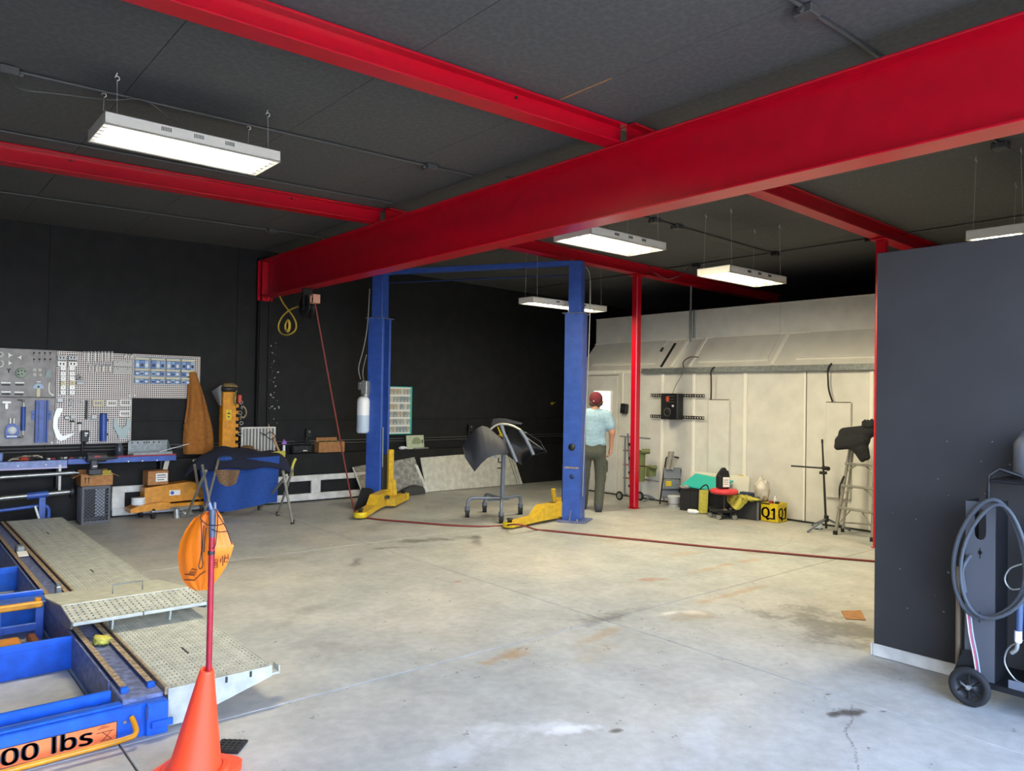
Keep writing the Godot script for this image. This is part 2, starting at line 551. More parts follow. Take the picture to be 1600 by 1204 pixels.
# ================================================================ the scene
func _ready() -> void:
	# camera
	var cam := Camera3D.new()
	cam.name = "camera"
	add_child(cam)
	cam.position = Vector3(0, 1.7, 0)
	cam.rotation_degrees = Vector3(0.83, -40.2, 0.94)
	cam.fov = 54.22
	cam.current = true
	# sky and exposure: daylight comes in by the open door behind the camera
	var env := Environment.new()
	env.background_mode = Environment.BG_SKY
	var sky := Sky.new()
	var ps := ProceduralSkyMaterial.new()
	ps.sky_top_color = Color(0.62, 0.74, 0.95)
	ps.sky_horizon_color = Color(0.88, 0.93, 1.0)
	ps.ground_bottom_color = Color(0.42, 0.43, 0.45)
	ps.ground_horizon_color = Color(0.60, 0.62, 0.66)
	ps.energy_multiplier = SKY_E
	sky.sky_material = ps
	env.sky = sky
	env.ambient_light_source = Environment.AMBIENT_SOURCE_DISABLED
	env.tonemap_mode = Environment.TONE_MAPPER_LINEAR
	env.tonemap_exposure = EXPOSURE
	env.sdfgi_enabled = true
	env.ssao_enabled = true
	env.ssil_enabled = true
	var we := WorldEnvironment.new()
	we.name = "world_environment"
	we.environment = env
	add_child(we)
	# sun on the apron outside only: it stands behind the building
	var sun := DirectionalLight3D.new()
	sun.name = "sun"
	add_child(sun)
	sun.rotation_degrees = Vector3(-58, 155, 0)
	sun.light_energy = SUN_E
	sun.light_color = Color(1.0, 0.95, 0.86)
	sun.shadow_enabled = true
	make_textures()
	make_materials()
	build_shell()
	build_beams()
	build_fixtures()
	build_ceiling_runs()
	build_booth()
	build_lift()
	build_rack()
	build_bench_wall()
	build_back_row()
	build_fender_stand()
	build_hoses()
	build_booth_row()
	build_cone()
	build_welder()
	build_person()

const SKY_E := 8.0
const SUN_E := 9.0
const EXPOSURE := 2.1
const LAMP_E := 3.7

func build_shell() -> void:
	# floor: concrete slabs with saw-cut joints over a dark bed
	var fm := StandardMaterial3D.new()
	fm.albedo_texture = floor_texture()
	fm.roughness = 0.5
	fm.metallic_specular = 0.4
	fm.normal_enabled = true
	fm.normal_texture = tex["n_soft"]
	fm.normal_scale = 0.12
	var uvf := func(p: Vector3) -> Vector2: return Vector2((p.x + 1.0) / 12.0, (p.z + 11.6) / 12.0)
	var fl := struct("floor", G.new().box(v3(5, -0.13, -5.1), v3(16.6, 0.2, 12.8)), mk("55534e", 0.9), "pale grey stained concrete floor with saw cut joints", "floor")
	var xs := [-3.2, 0.93, 4.3, 7.7, 10.6, 13.2]
	var zs := [-11.4, -7.62, -3.95, 1.25]
	for i in xs.size() - 1:
		for j in zs.size() - 1:
			var g := G.new()
			g.uvf = uvf
			g.box(v3((xs[i] + xs[i + 1]) / 2, -0.015, (zs[j] + zs[j + 1]) / 2), v3(xs[i + 1] - xs[i] - 0.009, 0.03, zs[j + 1] - zs[j] - 0.009), 0.003)
			part(fl, "slab", g, fm)
	var cr := G.new()
	# walls
	var wb := struct("wall_back", G.new().box(v3(5, 2.0, -11.42), v3(16.6, 4.2, 0.2)), M.dark, "black painted plywood wall behind the pegboards", "wall")
	for i in 7:
		for r in [[0.0, 1.27], [1.27, 3.95]]:
			part(wb, "wall_panel", G.new().box(v3(-1.98 + i * 2.44, (r[0] + r[1]) / 2, -11.31), v3(2.436, r[1] - r[0] - 0.004, 0.018), 0.002), M.black_wall)
	var rng := RandomNumberGenerator.new()
	rng.seed = 5
	var ch := G.new()
	for i in 26:
		var y := 1.2 + rng.randf() * 1.3
		var s := 0.006 + 0.022 * rng.randf() * rng.randf()
		var x := 4.72 + rng.randfn(0, 0.05)
		ch.box(v3(x, y, -11.3005), v3(s, s * (0.8 + 2 * rng.randf()), 0.002), 0.0, Basis(Vector3.BACK, rng.randf() * 3))
	var chips := part(wb, "paint_chip", ch, M.tool_grey, "bare pale patches where black paint has flaked")
	chips.set_meta("kind", "stuff")
	struct("trim_1", G.new().box(v3(5, 0.375, -11.21), v3(16.4, 0.75, 0.18), 0.006), M.black_wall, "black painted low kerb wall with a ledge on top", "trim")
	var pil := struct("trim_2", G.new().box(v3(4.51, 2.25, -11.26), v3(0.2, 3.0, 0.1), 0.006), M.black_wall, "black boxed pilaster under the big red beam", "trim")
	part(pil, "batten", G.new().box(v3(4.44, 2.25, -11.2), v3(0.03, 3.0, 0.03), 0.004).box(v3(4.58, 2.25, -11.2), v3(0.03, 3.0, 0.03), 0.004), M.black_wall)
	struct("wall_left", G.new().box(v3(-3.3, 2, -5.1), v3(0.2, 4.2, 12.8)), M.black_wall, "black side wall beyond the frame rack", "wall")
	struct("wall_right", G.new().box(v3(13.3, 2, -5.1), v3(0.2, 4.2, 12.8)), M.black_wall, "black side wall behind the spray booth", "wall")
	struct("wall_front", G.new().box(v3(-2.95, 2, 1.2), v3(0.7, 4.2, 0.2)).box(v3(9.2, 2, 1.2), v3(8.2, 4.2, 0.2)).box(v3(1.25, 3.75, 1.2), v3(7.7, 0.7, 0.2)), M.black_wall, "black front wall around the open vehicle door", "wall")
	struct("ground", G.new().box(v3(2, -0.14, 16.3), v3(60, 0.2, 30)), mk("9b9a95", 0.9, 0.0, "soft", 0.2), "pale concrete apron outside the open door", "ground")
	# free-standing partition with a white skirting board
	struct("wall_partition", G.new().box(v3(5.23, 1.356, -0.62), v3(0.12, 2.71, 3.36), 0.004), M.partition, "dark grey painted partition wall with scuffs beside the welder", "wall")
	struct("baseboard_partition", G.new().box(v3(5.163, 0.042, -0.6), v3(0.014, 0.08, 3.4), 0.003).box(v3(5.225, 0.042, -2.31), v3(0.136, 0.08, 0.014), 0.003), M.white_metal, "white skirting board along the grey partition", "baseboard")
	var sc := G.new()
	for i in 26:
		var s := 0.003 + 0.006 * rng.randf() * rng.randf()
		sc.box(v3(5.1685, 0.2 + rng.randf() * 1.3, -2.2 + rng.randf() * 0.9), v3(0.002, s * (0.5 + rng.randf()), s * (0.5 + rng.randf() * 2)), 0.0, Basis(Vector3.RIGHT, rng.randf() * 3))
	var scuff := part(get_node("wall_partition"), "scuff", sc, M.tool_grey, "small pale chips in the grey paint")
	scuff.set_meta("kind", "stuff")
	# ceiling: black painted strand-board sheets on a shallow ridge
	var rl := G.new()
	rl.box(v3(0.65, 3.955, -5.1), v3(7.75, 0.1, 12.8), 0.0, Basis(Vector3.BACK, 0.0185))
	rl.box(v3(8.85, 3.955, -5.1), v3(8.75, 0.1, 12.8), 0.0, Basis(Vector3.BACK, -0.0185))
	var ce := struct("ceiling", rl, M.dark, "black painted strand board ceiling in sheets", "ceiling")
	var cx := [-3.2, -2.35, -1.13, 0.09, 1.31, 2.53, 3.75, 4.5, 5.7, 6.92, 8.14, 9.36, 10.58, 11.8, 13.2]
	var cz := [-11.3, -9.68, -7.79, -5.92, -4.04, -2.1, -0.5, 1.25]
	for i in cx.size() - 1:
		for j in cz.size() - 1:
			var x: float = (cx[i] + cx[i + 1]) / 2
			part(ce, "ceiling_panel", G.new().box(v3(x, ceil_y(x) + 0.006, (cz[j] + cz[j + 1]) / 2), v3(cx[i + 1] - cx[i] - 0.004, 0.012, cz[j + 1] - cz[j] - 0.004), 0.0, Basis(Vector3.BACK, 0.0185 if x < RIDGE else -0.0185)), M.black_ceiling)
	part(ce, "seam_strip", G.new().box(v3(3.75, ceil_y(3.75) - 0.001, -3.7), v3(0.012, 0.004, 0.5)), M.cardboard, "bare tan wood edge showing at a sheet seam")

func i_beam(par: Node, a: Vector3, b: Vector3, depth: float, width: float, m: Material, side := Vector3.ZERO) -> void:
	var d := (b - a)
	var L := d.length()
	var z := d.normalized()
	var x := Vector3.UP.cross(z).normalized()
	var bs := Basis(x, z.cross(x), z)
	var c := (a + b) * 0.5
	part(par, "web", G.new().box(c - bs.y * depth * 0.5, v3(0.012, depth - 0.02, L), 0.0, bs), m)
	part(par, "flange", G.new().box(c - bs.y * 0.008, v3(width, 0.016, L), 0.003, bs), m)
	part(par, "flange", G.new().box(c - bs.y * (depth - 0.008), v3(width, 0.016, L), 0.003, bs), m)

func build_beams() -> void:
	var t := thing("steel_beam", "deep red steel girder spanning the whole workshop under the ridge", "beam")
	i_beam(t, v3(4.51, 3.70, -11.2), v3(4.51, 3.70, 1.05), 0.56, 0.21, M.red)
	part(t, "end_plate", G.new().box(v3(4.5, 3.39, -11.195), v3(0.24, 0.6, 0.02), 0.004), M.red)
	part(t, "stiffener", G.new().box(v3(4.455, 3.415, -11.1), v3(0.09, 0.5, 0.012)), M.red)
	for k in 2:
		part(t, "bolt", G.new().cyl(v3(4.43 + k * 0.1, 3.135, -11.1), v3(4.43 + k * 0.1, 3.11, -11.1), 0.016, -1, 6), M.red)
	part(t, "packing_strip", G.new().box(v3(4.47, 3.70, -9.9), v3(0.1, 0.015, 2.2)), M.cardboard, "bare timber packing above the girder")
	var spec := [[-4.04, -3.2, 4.5, "red steel joist between the large hanging lamp and the girder, over the open floor"], [-7.79, -3.2, 4.5, "red steel joist running behind the large hanging lamp above the pegboards"],
		[-3.97, 4.51, 13.1, "red steel joist carried by the post beside the grey partition"], [-7.68, 4.51, 13.1, "red steel joist crossing above the blue lift and the man"]]
	for s in spec:
		var q := thing("steel_joist", s[3], "beam", Vector3.ZERO, 0, "")
		i_beam(q, v3(s[1], ceil_y(s[1]) - 0.004, s[0]), v3(s[2], ceil_y(s[2]) - 0.004, s[0]), 0.165, 0.165, M.red)
		for x in [1.3, 3.4]:
			if s[1] < 0:
				part(q, "bolt_head", G.new().cyl(v3(x, ceil_y(x) - 0.05, s[0] + 0.006), v3(x, ceil_y(x) - 0.05, s[0] + 0.018), 0.012, -1, 6), M.tool_dark)
	for s in [[9.0, -7.68, "square red steel post in front of the white spray booth"], [9.0, -3.95, "red steel post half hidden by the grey partition edge"]]:
		var h := ceil_y(s[0]) - 0.174
		var q := thing("steel_post", s[2], "column", v3(s[0], 0, s[1]))
		part(q, "shaft", G.new().box(v3(0, h / 2, 0), v3(0.11, h - 0.03, 0.11), 0.012), M.red)
		part(q, "cap_plate", G.new().box(v3(0, h - 0.008, 0), v3(0.2, 0.016, 0.2), 0.002), M.red)
		part(q, "base_plate", G.new().box(v3(0, 0.006, 0), v3(0.13, 0.012, 0.13), 0.002), M.red)

# ---------------------------------------------------------------- hanging lamps
func lamp(label: String, c: Vector3, L: float, W: float, tubes: int, power := 1.0) -> void:
	var t := thing("hanging_lamp", label, "lamp", c)
	var H := 0.085
	var g := G.new()
	g.box(v3(0, H - 0.004, 0), v3(L, 0.008, W), 0.002)
	for s in [-1, 1]:
		g.box(v3(0, H / 2, s * (W / 2 - 0.004)), v3(L, H, 0.008), 0.002)
		g.box(v3(0, 0.004, s * (W / 2 - 0.016)), v3(L, 0.006, 0.032))
		g.box(v3(s * (L / 2 - 0.004), H / 2, 0), v3(0.008, H, W), 0.002)
	part(t, "housing", g, M.fixture)
	part(t, "reflector", G.new().box(v3(0, H - 0.014, 0), v3(L - 0.03, 0.006, W - 0.03)), M.reflector)
	for i in tubes:
		var z := (i - (tubes - 1) * 0.5) * (W - 0.08) / maxf(1.0, tubes - 1.0)
		var tb := part(t, "tube", G.new().cyl(v3(-L / 2 + 0.045, 0.03, z), v3(L / 2 - 0.045, 0.03, z), 0.013, -1, 8), M.tube)
		for e in [-1, 1]:
			part(tb, "lamp_holder", G.new().box(v3(e * (L / 2 - 0.03), 0.03, z), v3(0.03, 0.04, 0.03)), M.white_plastic)
	for k in 3:
		var vt := G.new()
		for j in 7:
			vt.box(v3((k - 1) * L * 0.18 + (j - 3) * 0.01, H * 0.6, W / 2 + 0.0005), v3(0.005, 0.028, 0.003))
		part(t, "vent", vt, M.tool_dark)
	for s in [-1, 1]:
		var x: float = s * L * 0.43
		var wy := ceil_y(c.x + x) - c.y
		for zz in [-1, 1]:
			part(t, "hanging_wire", G.new().tube([v3(x, H, zz * W * 0.42), v3(x, wy - 0.05, zz * W * 0.42 * 0.9)], 0.0018, 5), M.wire)
		for zz in [-1, 1]:
			var hk := G.new()
			var pts := []
			for i in 9:
				var a := -0.5 * PI + i * TAU * 0.75 / 8.0
				pts.append(v3(x + 0.014 * cos(a), wy - 0.038 + 0.014 * sin(a), zz * W * 0.38))
			pts.append(v3(x, wy - 0.002, zz * W * 0.38))
			hk.tube(pts, 0.0035, 5)
			part(t, "hook", hk, M.white_metal)
	var al := AreaLight3D.new()
	al.name = "lamp_light"
	t.add_child(al)
	al.position = v3(0, -0.006, 0)
	al.rotation_degrees = v3(-90, 0, 0)
	al.area_size = Vector2(L - 0.06, W - 0.06)
	al.light_energy = LAMP_E * power
	al.light_color = Color(1.0, 0.95, 0.81)
	al.area_range = 30.0
	al.shadow_enabled = true

func build_fixtures() -> void:
	lamp("large six tube lamp hanging above the frame rack with hooks over it", v3(1.7, 3.44, -5.72), 1.2, 0.5, 6, 1.4)
	lamp("hanging lamp with bright tubes just beyond the girder, behind the blue lift crossbar", v3(5.88, 3.3, -5.38), 1.16, 0.54, 4)
	lamp("hanging tube lamp facing the white spray booth above the red stool", v3(7.7, 3.1, -4.97), 1.17, 0.44, 4)
	lamp("hanging tube lamp partly hidden behind the blue lift post", v3(7.63, 3.0, -7.88), 1.5, 0.3, 2, 0.8)
	lamp("hanging tube lamp peeping over the top of the grey partition", v3(7.7, 3.1, -2.2), 1.2, 0.44, 4)

func build_ceiling_runs() -> void:
	# conduits, junction boxes and cables screwed to the ceiling
	var runs := [[v3(-3, 0, -5.9), v3(4.45, 0, -5.9), [0.62, 3.93], "grey conduit crossing above the large six tube lamp"], [v3(-3, 0, -9.66), v3(4.9, 0, -9.66), [3.95], "thin dark conduit along the ceiling near the pegboard wall"],
		[v3(-3, 0, -2.11), v3(6.9, 0, -2.11), [3.86, 6.95], "dark conduit passing over the girder towards the partition"], [v3(4.7, 0, -5.7), v3(9.5, 0, -5.7), [6.98, 7.4], "dark conduit with two junction boxes over the lamp beyond the girder"],
		[v3(9.55, 0, -11.0), v3(9.55, 0, -1.0), [], "black cable conduit running above the spray booth front"], [v3(-3, 0, -7.35), v3(4.4, 0, -7.35), [], "dark conduit running beside the rear red joist"]]
	for r in runs:
		var a: Vector3 = r[0]
		var b: Vector3 = r[1]
		var q := thing("ceiling_conduit", r[3], "conduit")
		var pts := []
		for i in 13:
			var p := a.lerp(b, i / 12.0)
			p.y = ceil_y(p.x) - 0.016
			pts.append(p)
		if a.x < RIDGE and b.x > RIDGE:
			pts.append(b)
			pts.pop_back()
		part(q, "pipe", G.new().tube(pts, 0.011, 8), M.conduit)
		for x in r[2]:
			var p := v3(x, ceil_y(x) - 0.03, a.z)
			var jb := part(q, "junction_box", G.new().box(p, v3(0.11, 0.055, 0.11), 0.006), M.conduit)
			part(jb, "gland", G.new().cyl(p + v3(-0.08, -0.004, 0), p + v3(0.08, -0.004, 0), 0.017, -1, 8), M.conduit)
	var q2: Node3D = get_node("ceiling_conduit_004")
	for z in [-8.1, -6.98, -5.65, -4.34]:
		part(q2, "junction_box", G.new().box(v3(9.55, ceil_y(9.55) - 0.03, z), v3(0.1, 0.055, 0.1), 0.006), M.black_plastic)
	var cab := curve([v3(0.62, 3.74, -5.86), v3(0.68, 3.66, -5.84), v3(0.9, 3.68, -5.82), v3(1.2, 3.72, -5.82), v3(1.4, 3.77, -5.8), v3(1.55, 3.7, -5.78), v3(1.75, 3.54, -5.74)])
	solo("lamp_cord", G.new().tube(cab, 0.006, 6), M.conduit, "grey power cord sagging from the junction box to the large lamp", "cord")
	solo("lamp_cord", G.new().tube(curve([v3(9.55, 3.75, -7.1), v3(9.3, 3.6, -7.05), v3(9.15, 3.52, -7.2), v3(9.0, 3.62, -7.35), v3(9.05, 3.74, -7.5)]), 0.006, 6), M.conduit, "dark cord looping under the red joist by the red post", "cord")

func W(par: Node3D) -> G:
	var g := G.new()
	g.xf = par.global_transform.affine_inverse()
	return g

func bolt_run(g: G, a: Vector3, b: Vector3, n: int, d: Vector3, r := 0.007) -> void:
	for i in n:
		var p := a.lerp(b, (i + 0.5) / n)
		g.cyl(p, p + d, r, -1, 6)

# ---------------------------------------------------------------- spray booth
func build_booth() -> void:
	var t := thing("spray_booth", "long white panelled spray booth with a sloping upper side and a door", "booth", v3(10.3, 0, -6.0))
	var E := -9.93
	var N := -1.6
	var prof := PackedVector2Array([Vector2(10.06, 0.0), Vector2(10.06, 2.2), Vector2(10.52, 2.7), Vector2(10.52, 3.17), Vector2(12.9, 3.17), Vector2(12.9, 0.0)])
	part(t, "end_wall", W(t).prism(prof, E, E + 0.05), M.booth)
	part(t, "roof_sheet", W(t).box(v3(11.68, 3.185, (E + N) / 2), v3(2.44, 0.02, N - E), 0.003), M.booth)
	var zb := [E, -9.77, -8.92, -7.94, -7.31, -6.38, -5.43, -4.5, -3.4, -2.4, N]
	for i in zb.size() - 1:
		var y0 := 0.02
		if i == 1:
			y0 = 2.11
		part(t, "wall_panel", W(t).box(v3(10.03, (y0 + 2.2) / 2, (zb[i] + zb[i + 1]) / 2), v3(0.06, 2.2 - y0, zb[i + 1] - zb[i] - 0.004), 0.003), M.booth)
	for z in [-7.94, -7.31, -6.38, -4.5, -3.4]:
		var g := W(t)
		g.box(v3(9.988, 1.07, z), v3(0.026, 2.1, 0.055), 0.006)
		bolt_run(g, v3(9.976, 0.1, z + 0.012), v3(9.976, 2.1, z + 0.012), 12, v3(-0.004, 0, 0))
		part(t, "rib", g, M.booth_rib)
	var ag := W(t).box(v3(9.994, 1.07, -5.43), v3(0.012, 2.1, 0.03), 0.003)
	bolt_run(ag, v3(9.99, 0.1, -5.43), v3(9.99, 2.1, -5.43), 12, v3(-0.005, 0, 0))
	part(t, "rib", ag, M.booth_rib)
	part(t, "rib_shade", W(t).box(v3(9.997, 1.07, -5.412), v3(0.01, 2.1, 0.008)), M.tool_dark, "dark strip painted in for the shade beside a rib")  # thin dark strip drawn as the shadow along the rib edge
	for s in [[E, -9.0], [-9.0, -8.3], [-2.0, -1.7]]:
		var g := W(t)
		g.box(v3(9.994, 2.16, (s[0] + s[1]) / 2), v3(0.016, 0.05, s[1] - s[0] - 0.01), 0.003)
		bolt_run(g, v3(9.987, 2.165, s[0]), v3(9.987, 2.165, s[1]), int((s[1] - s[0]) / 0.11), v3(-0.004, 0, 0))
		part(t, "top_rail", g, M.booth_rib)
	# door with a bright window, seen past the man
	var d := part(t, "door", W(t).box(v3(10.0, 1.06, -9.345), v3(0.04, 2.08, 0.84), 0.004), M.booth)
	part(d, "window", W(t).box(v3(9.978, 1.6, -9.28), v3(0.006, 0.44, 0.4), 0.002), glow("f2fbff", 0.9), "bright lit window pane in the booth door")
	var wf := W(t)
	for s in [-1, 1]:
		wf.box(v3(9.976, 1.6, -9.28 + s * 0.215), v3(0.02, 0.48, 0.03), 0.003)
		wf.box(v3(9.976, 1.6 + s * 0.235, -9.28), v3(0.02, 0.03, 0.43), 0.003)
	part(d, "window_frame", wf, M.booth_rib)
	part(d, "hinge", W(t).cyl(v3(9.97, 1.78, -9.75), v3(9.97, 1.9, -9.75), 0.014), M.galv)
	# sloping sheets
	var A := v3(10.0, 2.2, 0)
	var B := v3(10.47, 2.72, 0)
	var sl := (B - A)
	var nrm := v3(-sl.y, sl.x, 0).normalized()
	var bs := Basis(sl.normalized(), nrm, sl.normalized().cross(nrm))
	var slab := func(g: G, u0: float, u1: float, z0: float, z1: float, th: float, off: float, bv: float) -> G:
		var c := A + sl * (u0 + u1) * 0.5 + nrm * (off + th * 0.5) + v3(0, 0, (z0 + z1) / 2)
		return g.box(c, v3(sl.length() * (u1 - u0), th, absf(z1 - z0)), bv, bs)
	var zs := [E, -7.97, -7.77, -7.42, -5.95, N]
	for i in 5:
		part(t, "slope_panel", slab.call(W(t), 0.0, 1.0, zs[i] + 0.002, zs[i + 1] - 0.002, 0.02, -0.02, 0.003), M.booth)
	for z in [-7.77, -7.42, -5.95, -4.0]:
		part(t, "slope_rib", slab.call(W(t), 0.02, 0.98, z - 0.03, z + 0.03, 0.03, 0.0, 0.005), M.booth_rib)
	for s in [[-9.62, -8.2], [-7.28, -6.08], [-5.6, -4.1]]:
		var lp := part(t, "light_hatch", slab.call(W(t), 0.22, 0.97, s[0], s[1], 0.022, 0.0, 0.006), M.booth)
		part(lp, "hatch_lip", slab.call(W(t), 0.16, 0.21, s[0] - 0.02, s[1] + 0.02, 0.016, 0.0, 0.003), M.booth_rib)
	part(t, "slot", slab.call(W(t), 0.06, 0.86, -8.03, -7.985, 0.012, 0.0, 0.0), M.dark, "long black slot up the sloping side")
	part(t, "latch", slab.call(W(t), 0.55, 0.68, -8.2, -8.17, 0.03, 0.02, 0.004), M.tool_dark)
	var us := [E, -7.62, -6.1, -4.2, N]
	for i in 4:
		part(t, "upper_panel", W(t).box(v3(10.5, 2.95, (us[i] + us[i + 1]) / 2), v3(0.06, 0.46, us[i + 1] - us[i] - 0.004), 0.003), M.booth)
	part(t, "ledge_strip", W(t).box(v3(10.46, 2.715, (E + N) / 2), v3(0.05, 0.018, N - E), 0.003), M.booth_rib)
	part(t, "channel", W(t).box(v3(9.96, 2.165, -5.0), v3(0.075, 0.085, 6.7), 0.004), M.galv, "galvanised steel trunking along the booth front")
	part(t, "pipe", W(t).cyl(v3(10.43, 2.62, -7.72), v3(10.43, 3.64, -7.72), 0.018), M.galv)
	part(t, "pipe", W(t).cyl(v3(10.43, 2.72, -7.65), v3(10.43, 3.2, -7.65), 0.014), M.galv)
	part(t, "pipe", W(t).cyl(v3(9.975, 1.6, -8.8), v3(9.975, 2.14, -8.8), 0.014), M.booth_rib)
	var sw := part(t, "switch_box", W(t).box(v3(9.95, 1.52, -8.74), v3(0.08, 0.17, 0.13), 0.012, Basis(Vector3.RIGHT, 0.1)), M.black_plastic)
	part(sw, "switch_lever", W(t).box(v3(9.9, 1.53, -8.72), v3(0.03, 0.06, 0.03), 0.004), M.tool_dark)
	for s in [[-7.01, -6.64, 0.5, 1.7], [-5.1, -4.76, 0.4, 1.69]]:
		var ac := part(t, "access_cover", W(t).box(v3(9.975, (s[2] + s[3]) / 2, (s[0] + s[1]) / 2), v3(0.05, s[3] - s[2], s[1] - s[0]), 0.006), M.booth)
		part(ac, "cover_edge", W(t).box(v3(9.955, s[3] + 0.004, (s[0] + s[1]) / 2), v3(0.012, 0.008, s[1] - s[0])), M.tool_dark)
	part(t, "cable", W(t).tube(curve([v3(9.92, 2.21, -6.88), v3(9.9, 2.15, -6.93), v3(9.92, 2.0, -6.94), v3(9.93, 1.8, -6.945), v3(9.93, 1.7, -6.95)]), 0.011, 6), M.rubber)
	part(t, "cable", W(t).tube(curve([v3(9.9, 2.22, -5.0), v3(9.9, 2.15, -5.05), v3(9.92, 2.0, -5.06), v3(9.91, 1.85, -5.04), v3(9.93, 1.7, -5.0)]), 0.011, 6), M.rubber)
	part(t, "cable", W(t).tube(curve([v3(9.95, 2.16, -8.36), v3(9.95, 2.1, -8.5), v3(9.96, 1.9, -8.53), v3(9.96, 1.6, -8.53)]), 0.006, 6), M.tool_dark)
	part(t, "cable", W(t).tube(curve([v3(9.97, 2.2, -7.5), v3(9.98, 2.3, -7.52), v3(10.02, 2.38, -7.42), v3(10.08, 2.38, -7.3)]), 0.008, 6), M.tool_dark)
	part(t, "base_shade_strip", W(t).box(v3(9.99, 0.012, -5.6), v3(0.05, 0.02, 8.0)), M.tool_dark)  # dark strip standing in for the shadowed gap under the booth wall
	# black control box on two slotted rails
	var c := thing("control_box", "black wall control box on two slotted black rails", "control box", v3(9.93, 1.36, -7.63))
	var BX := Basis(Vector3.BACK, Vector3.UP, Vector3.LEFT)
	for y in [1.76, 1.41]:
		var g := W(c)
		g.xf = g.xf * Transform3D(BX, v3(9.935, y, -7.61))
		g.perf(1.08, 0.05, 22, 1, 0.5, 0.45, Vector3.ZERO, 0.012)
		part(c, "rail", g, M.black_metal)
	for z in [-7.98, -7.3]:
		for y in [1.76, 1.41]:
			part(c, "spacer", W(c).cyl(v3(9.94, y + 0.018, z), v3(9.97, y + 0.018, z), 0.01), M.black_metal)
	part(c, "body", W(c).box(v3(9.85, 1.58, -7.635), v3(0.16, 0.42, 0.34), 0.012), M.black_plastic)
	part(c, "dial", W(c).lathe([Vector2(0, 0.024), Vector2(0.05, 0.024), Vector2(0.058, 0.012), Vector2(0.058, 0)], v3(9.77, 1.49, -7.66), 20, Basis(Vector3.DOWN, Vector3.LEFT, Vector3.BACK)), M.dark)
	part(c, "dial_ring", W(c).tube(ring_pts(v3(9.765, 1.49, -7.66), 0.065, 20), 0.004, 5, true), M.tool_grey)
	part(c, "button", W(c).cyl(v3(9.77, 1.59, -7.55), v3(9.755, 1.59, -7.55), 0.018, -1, 10), M.white_plastic)
	part(c, "emblem", W(c).box(v3(9.768, 1.7, -7.66), v3(0.004, 0.075, 0.06), 0.0), mk("c8502a", 0.5), "small orange printed emblem")
	for k in 3:
		part(c, "print_line", W(c).box(v3(9.768, 1.745 - 0.045 * k, -7.6), v3(0.003, 0.006, 0.15)), M.tool_grey)
	part(c, "cord", W(c).tube(curve([v3(9.86, 1.79, -7.63), v3(9.93, 1.9, -7.64), v3(9.95, 2.05, -7.55), v3(9.95, 2.13, -7.5)]), 0.004, 5), M.tool_dark)

func ring_pts(c: Vector3, r: float, n: int, ax := 0) -> Array:
	var o := []
	for i in n:
		var a := TAU * i / n
		var p := v3(0, cos(a), sin(a))
		if ax == 1:
			p = v3(cos(a), 0, sin(a))
		elif ax == 2:
			p = v3(cos(a), sin(a), 0)
		o.append(c + p * r)
	return o

# ---------------------------------------------------------------- two-post lift
func lift_arm(t: Node3D, called: String, a: Vector3, b: Vector3, w: float, y0: float, y1: float, h0: float, h1: float) -> void:
	var d := (b - a)
	d.y = 0
	var L := d.length()
	var x := d.normalized()
	var bs := Basis(x, Vector3.UP, x.cross(Vector3.UP))
	var poly := PackedVector2Array([Vector2(0, y0), Vector2(L * 0.45, y0), Vector2(L, y1), Vector2(L, y1 + h1), Vector2(L * 0.55, y1 + h1 + 0.03), Vector2(L * 0.4, y0 + h0), Vector2(0, y0 + h0)])
	var o := part(t, called, W(t).prism(poly, -w / 2, w / 2, Transform3D(bs, v3(a.x, 0, a.z))), M.yellow)
	var tip := v3(b.x, y1, b.z)
	part(o, "arm_tip", W(t).lathe([Vector2(0, h1), Vector2(w * 0.6, h1), Vector2(w * 0.62, h1 - 0.01), Vector2(w * 0.62, 0.01), Vector2(w * 0.55, 0), Vector2(0, 0)], tip, 18), M.yellow_bright)
	part(o, "screw_pad", W(t).lathe([Vector2(0, 0.05), Vector2(0.04, 0.05), Vector2(0.045, 0.04), Vector2(0.03, 0.03), Vector2(0.03, 0), Vector2(0, 0)], tip + v3(0, h1, 0), 14), M.tool_dark)

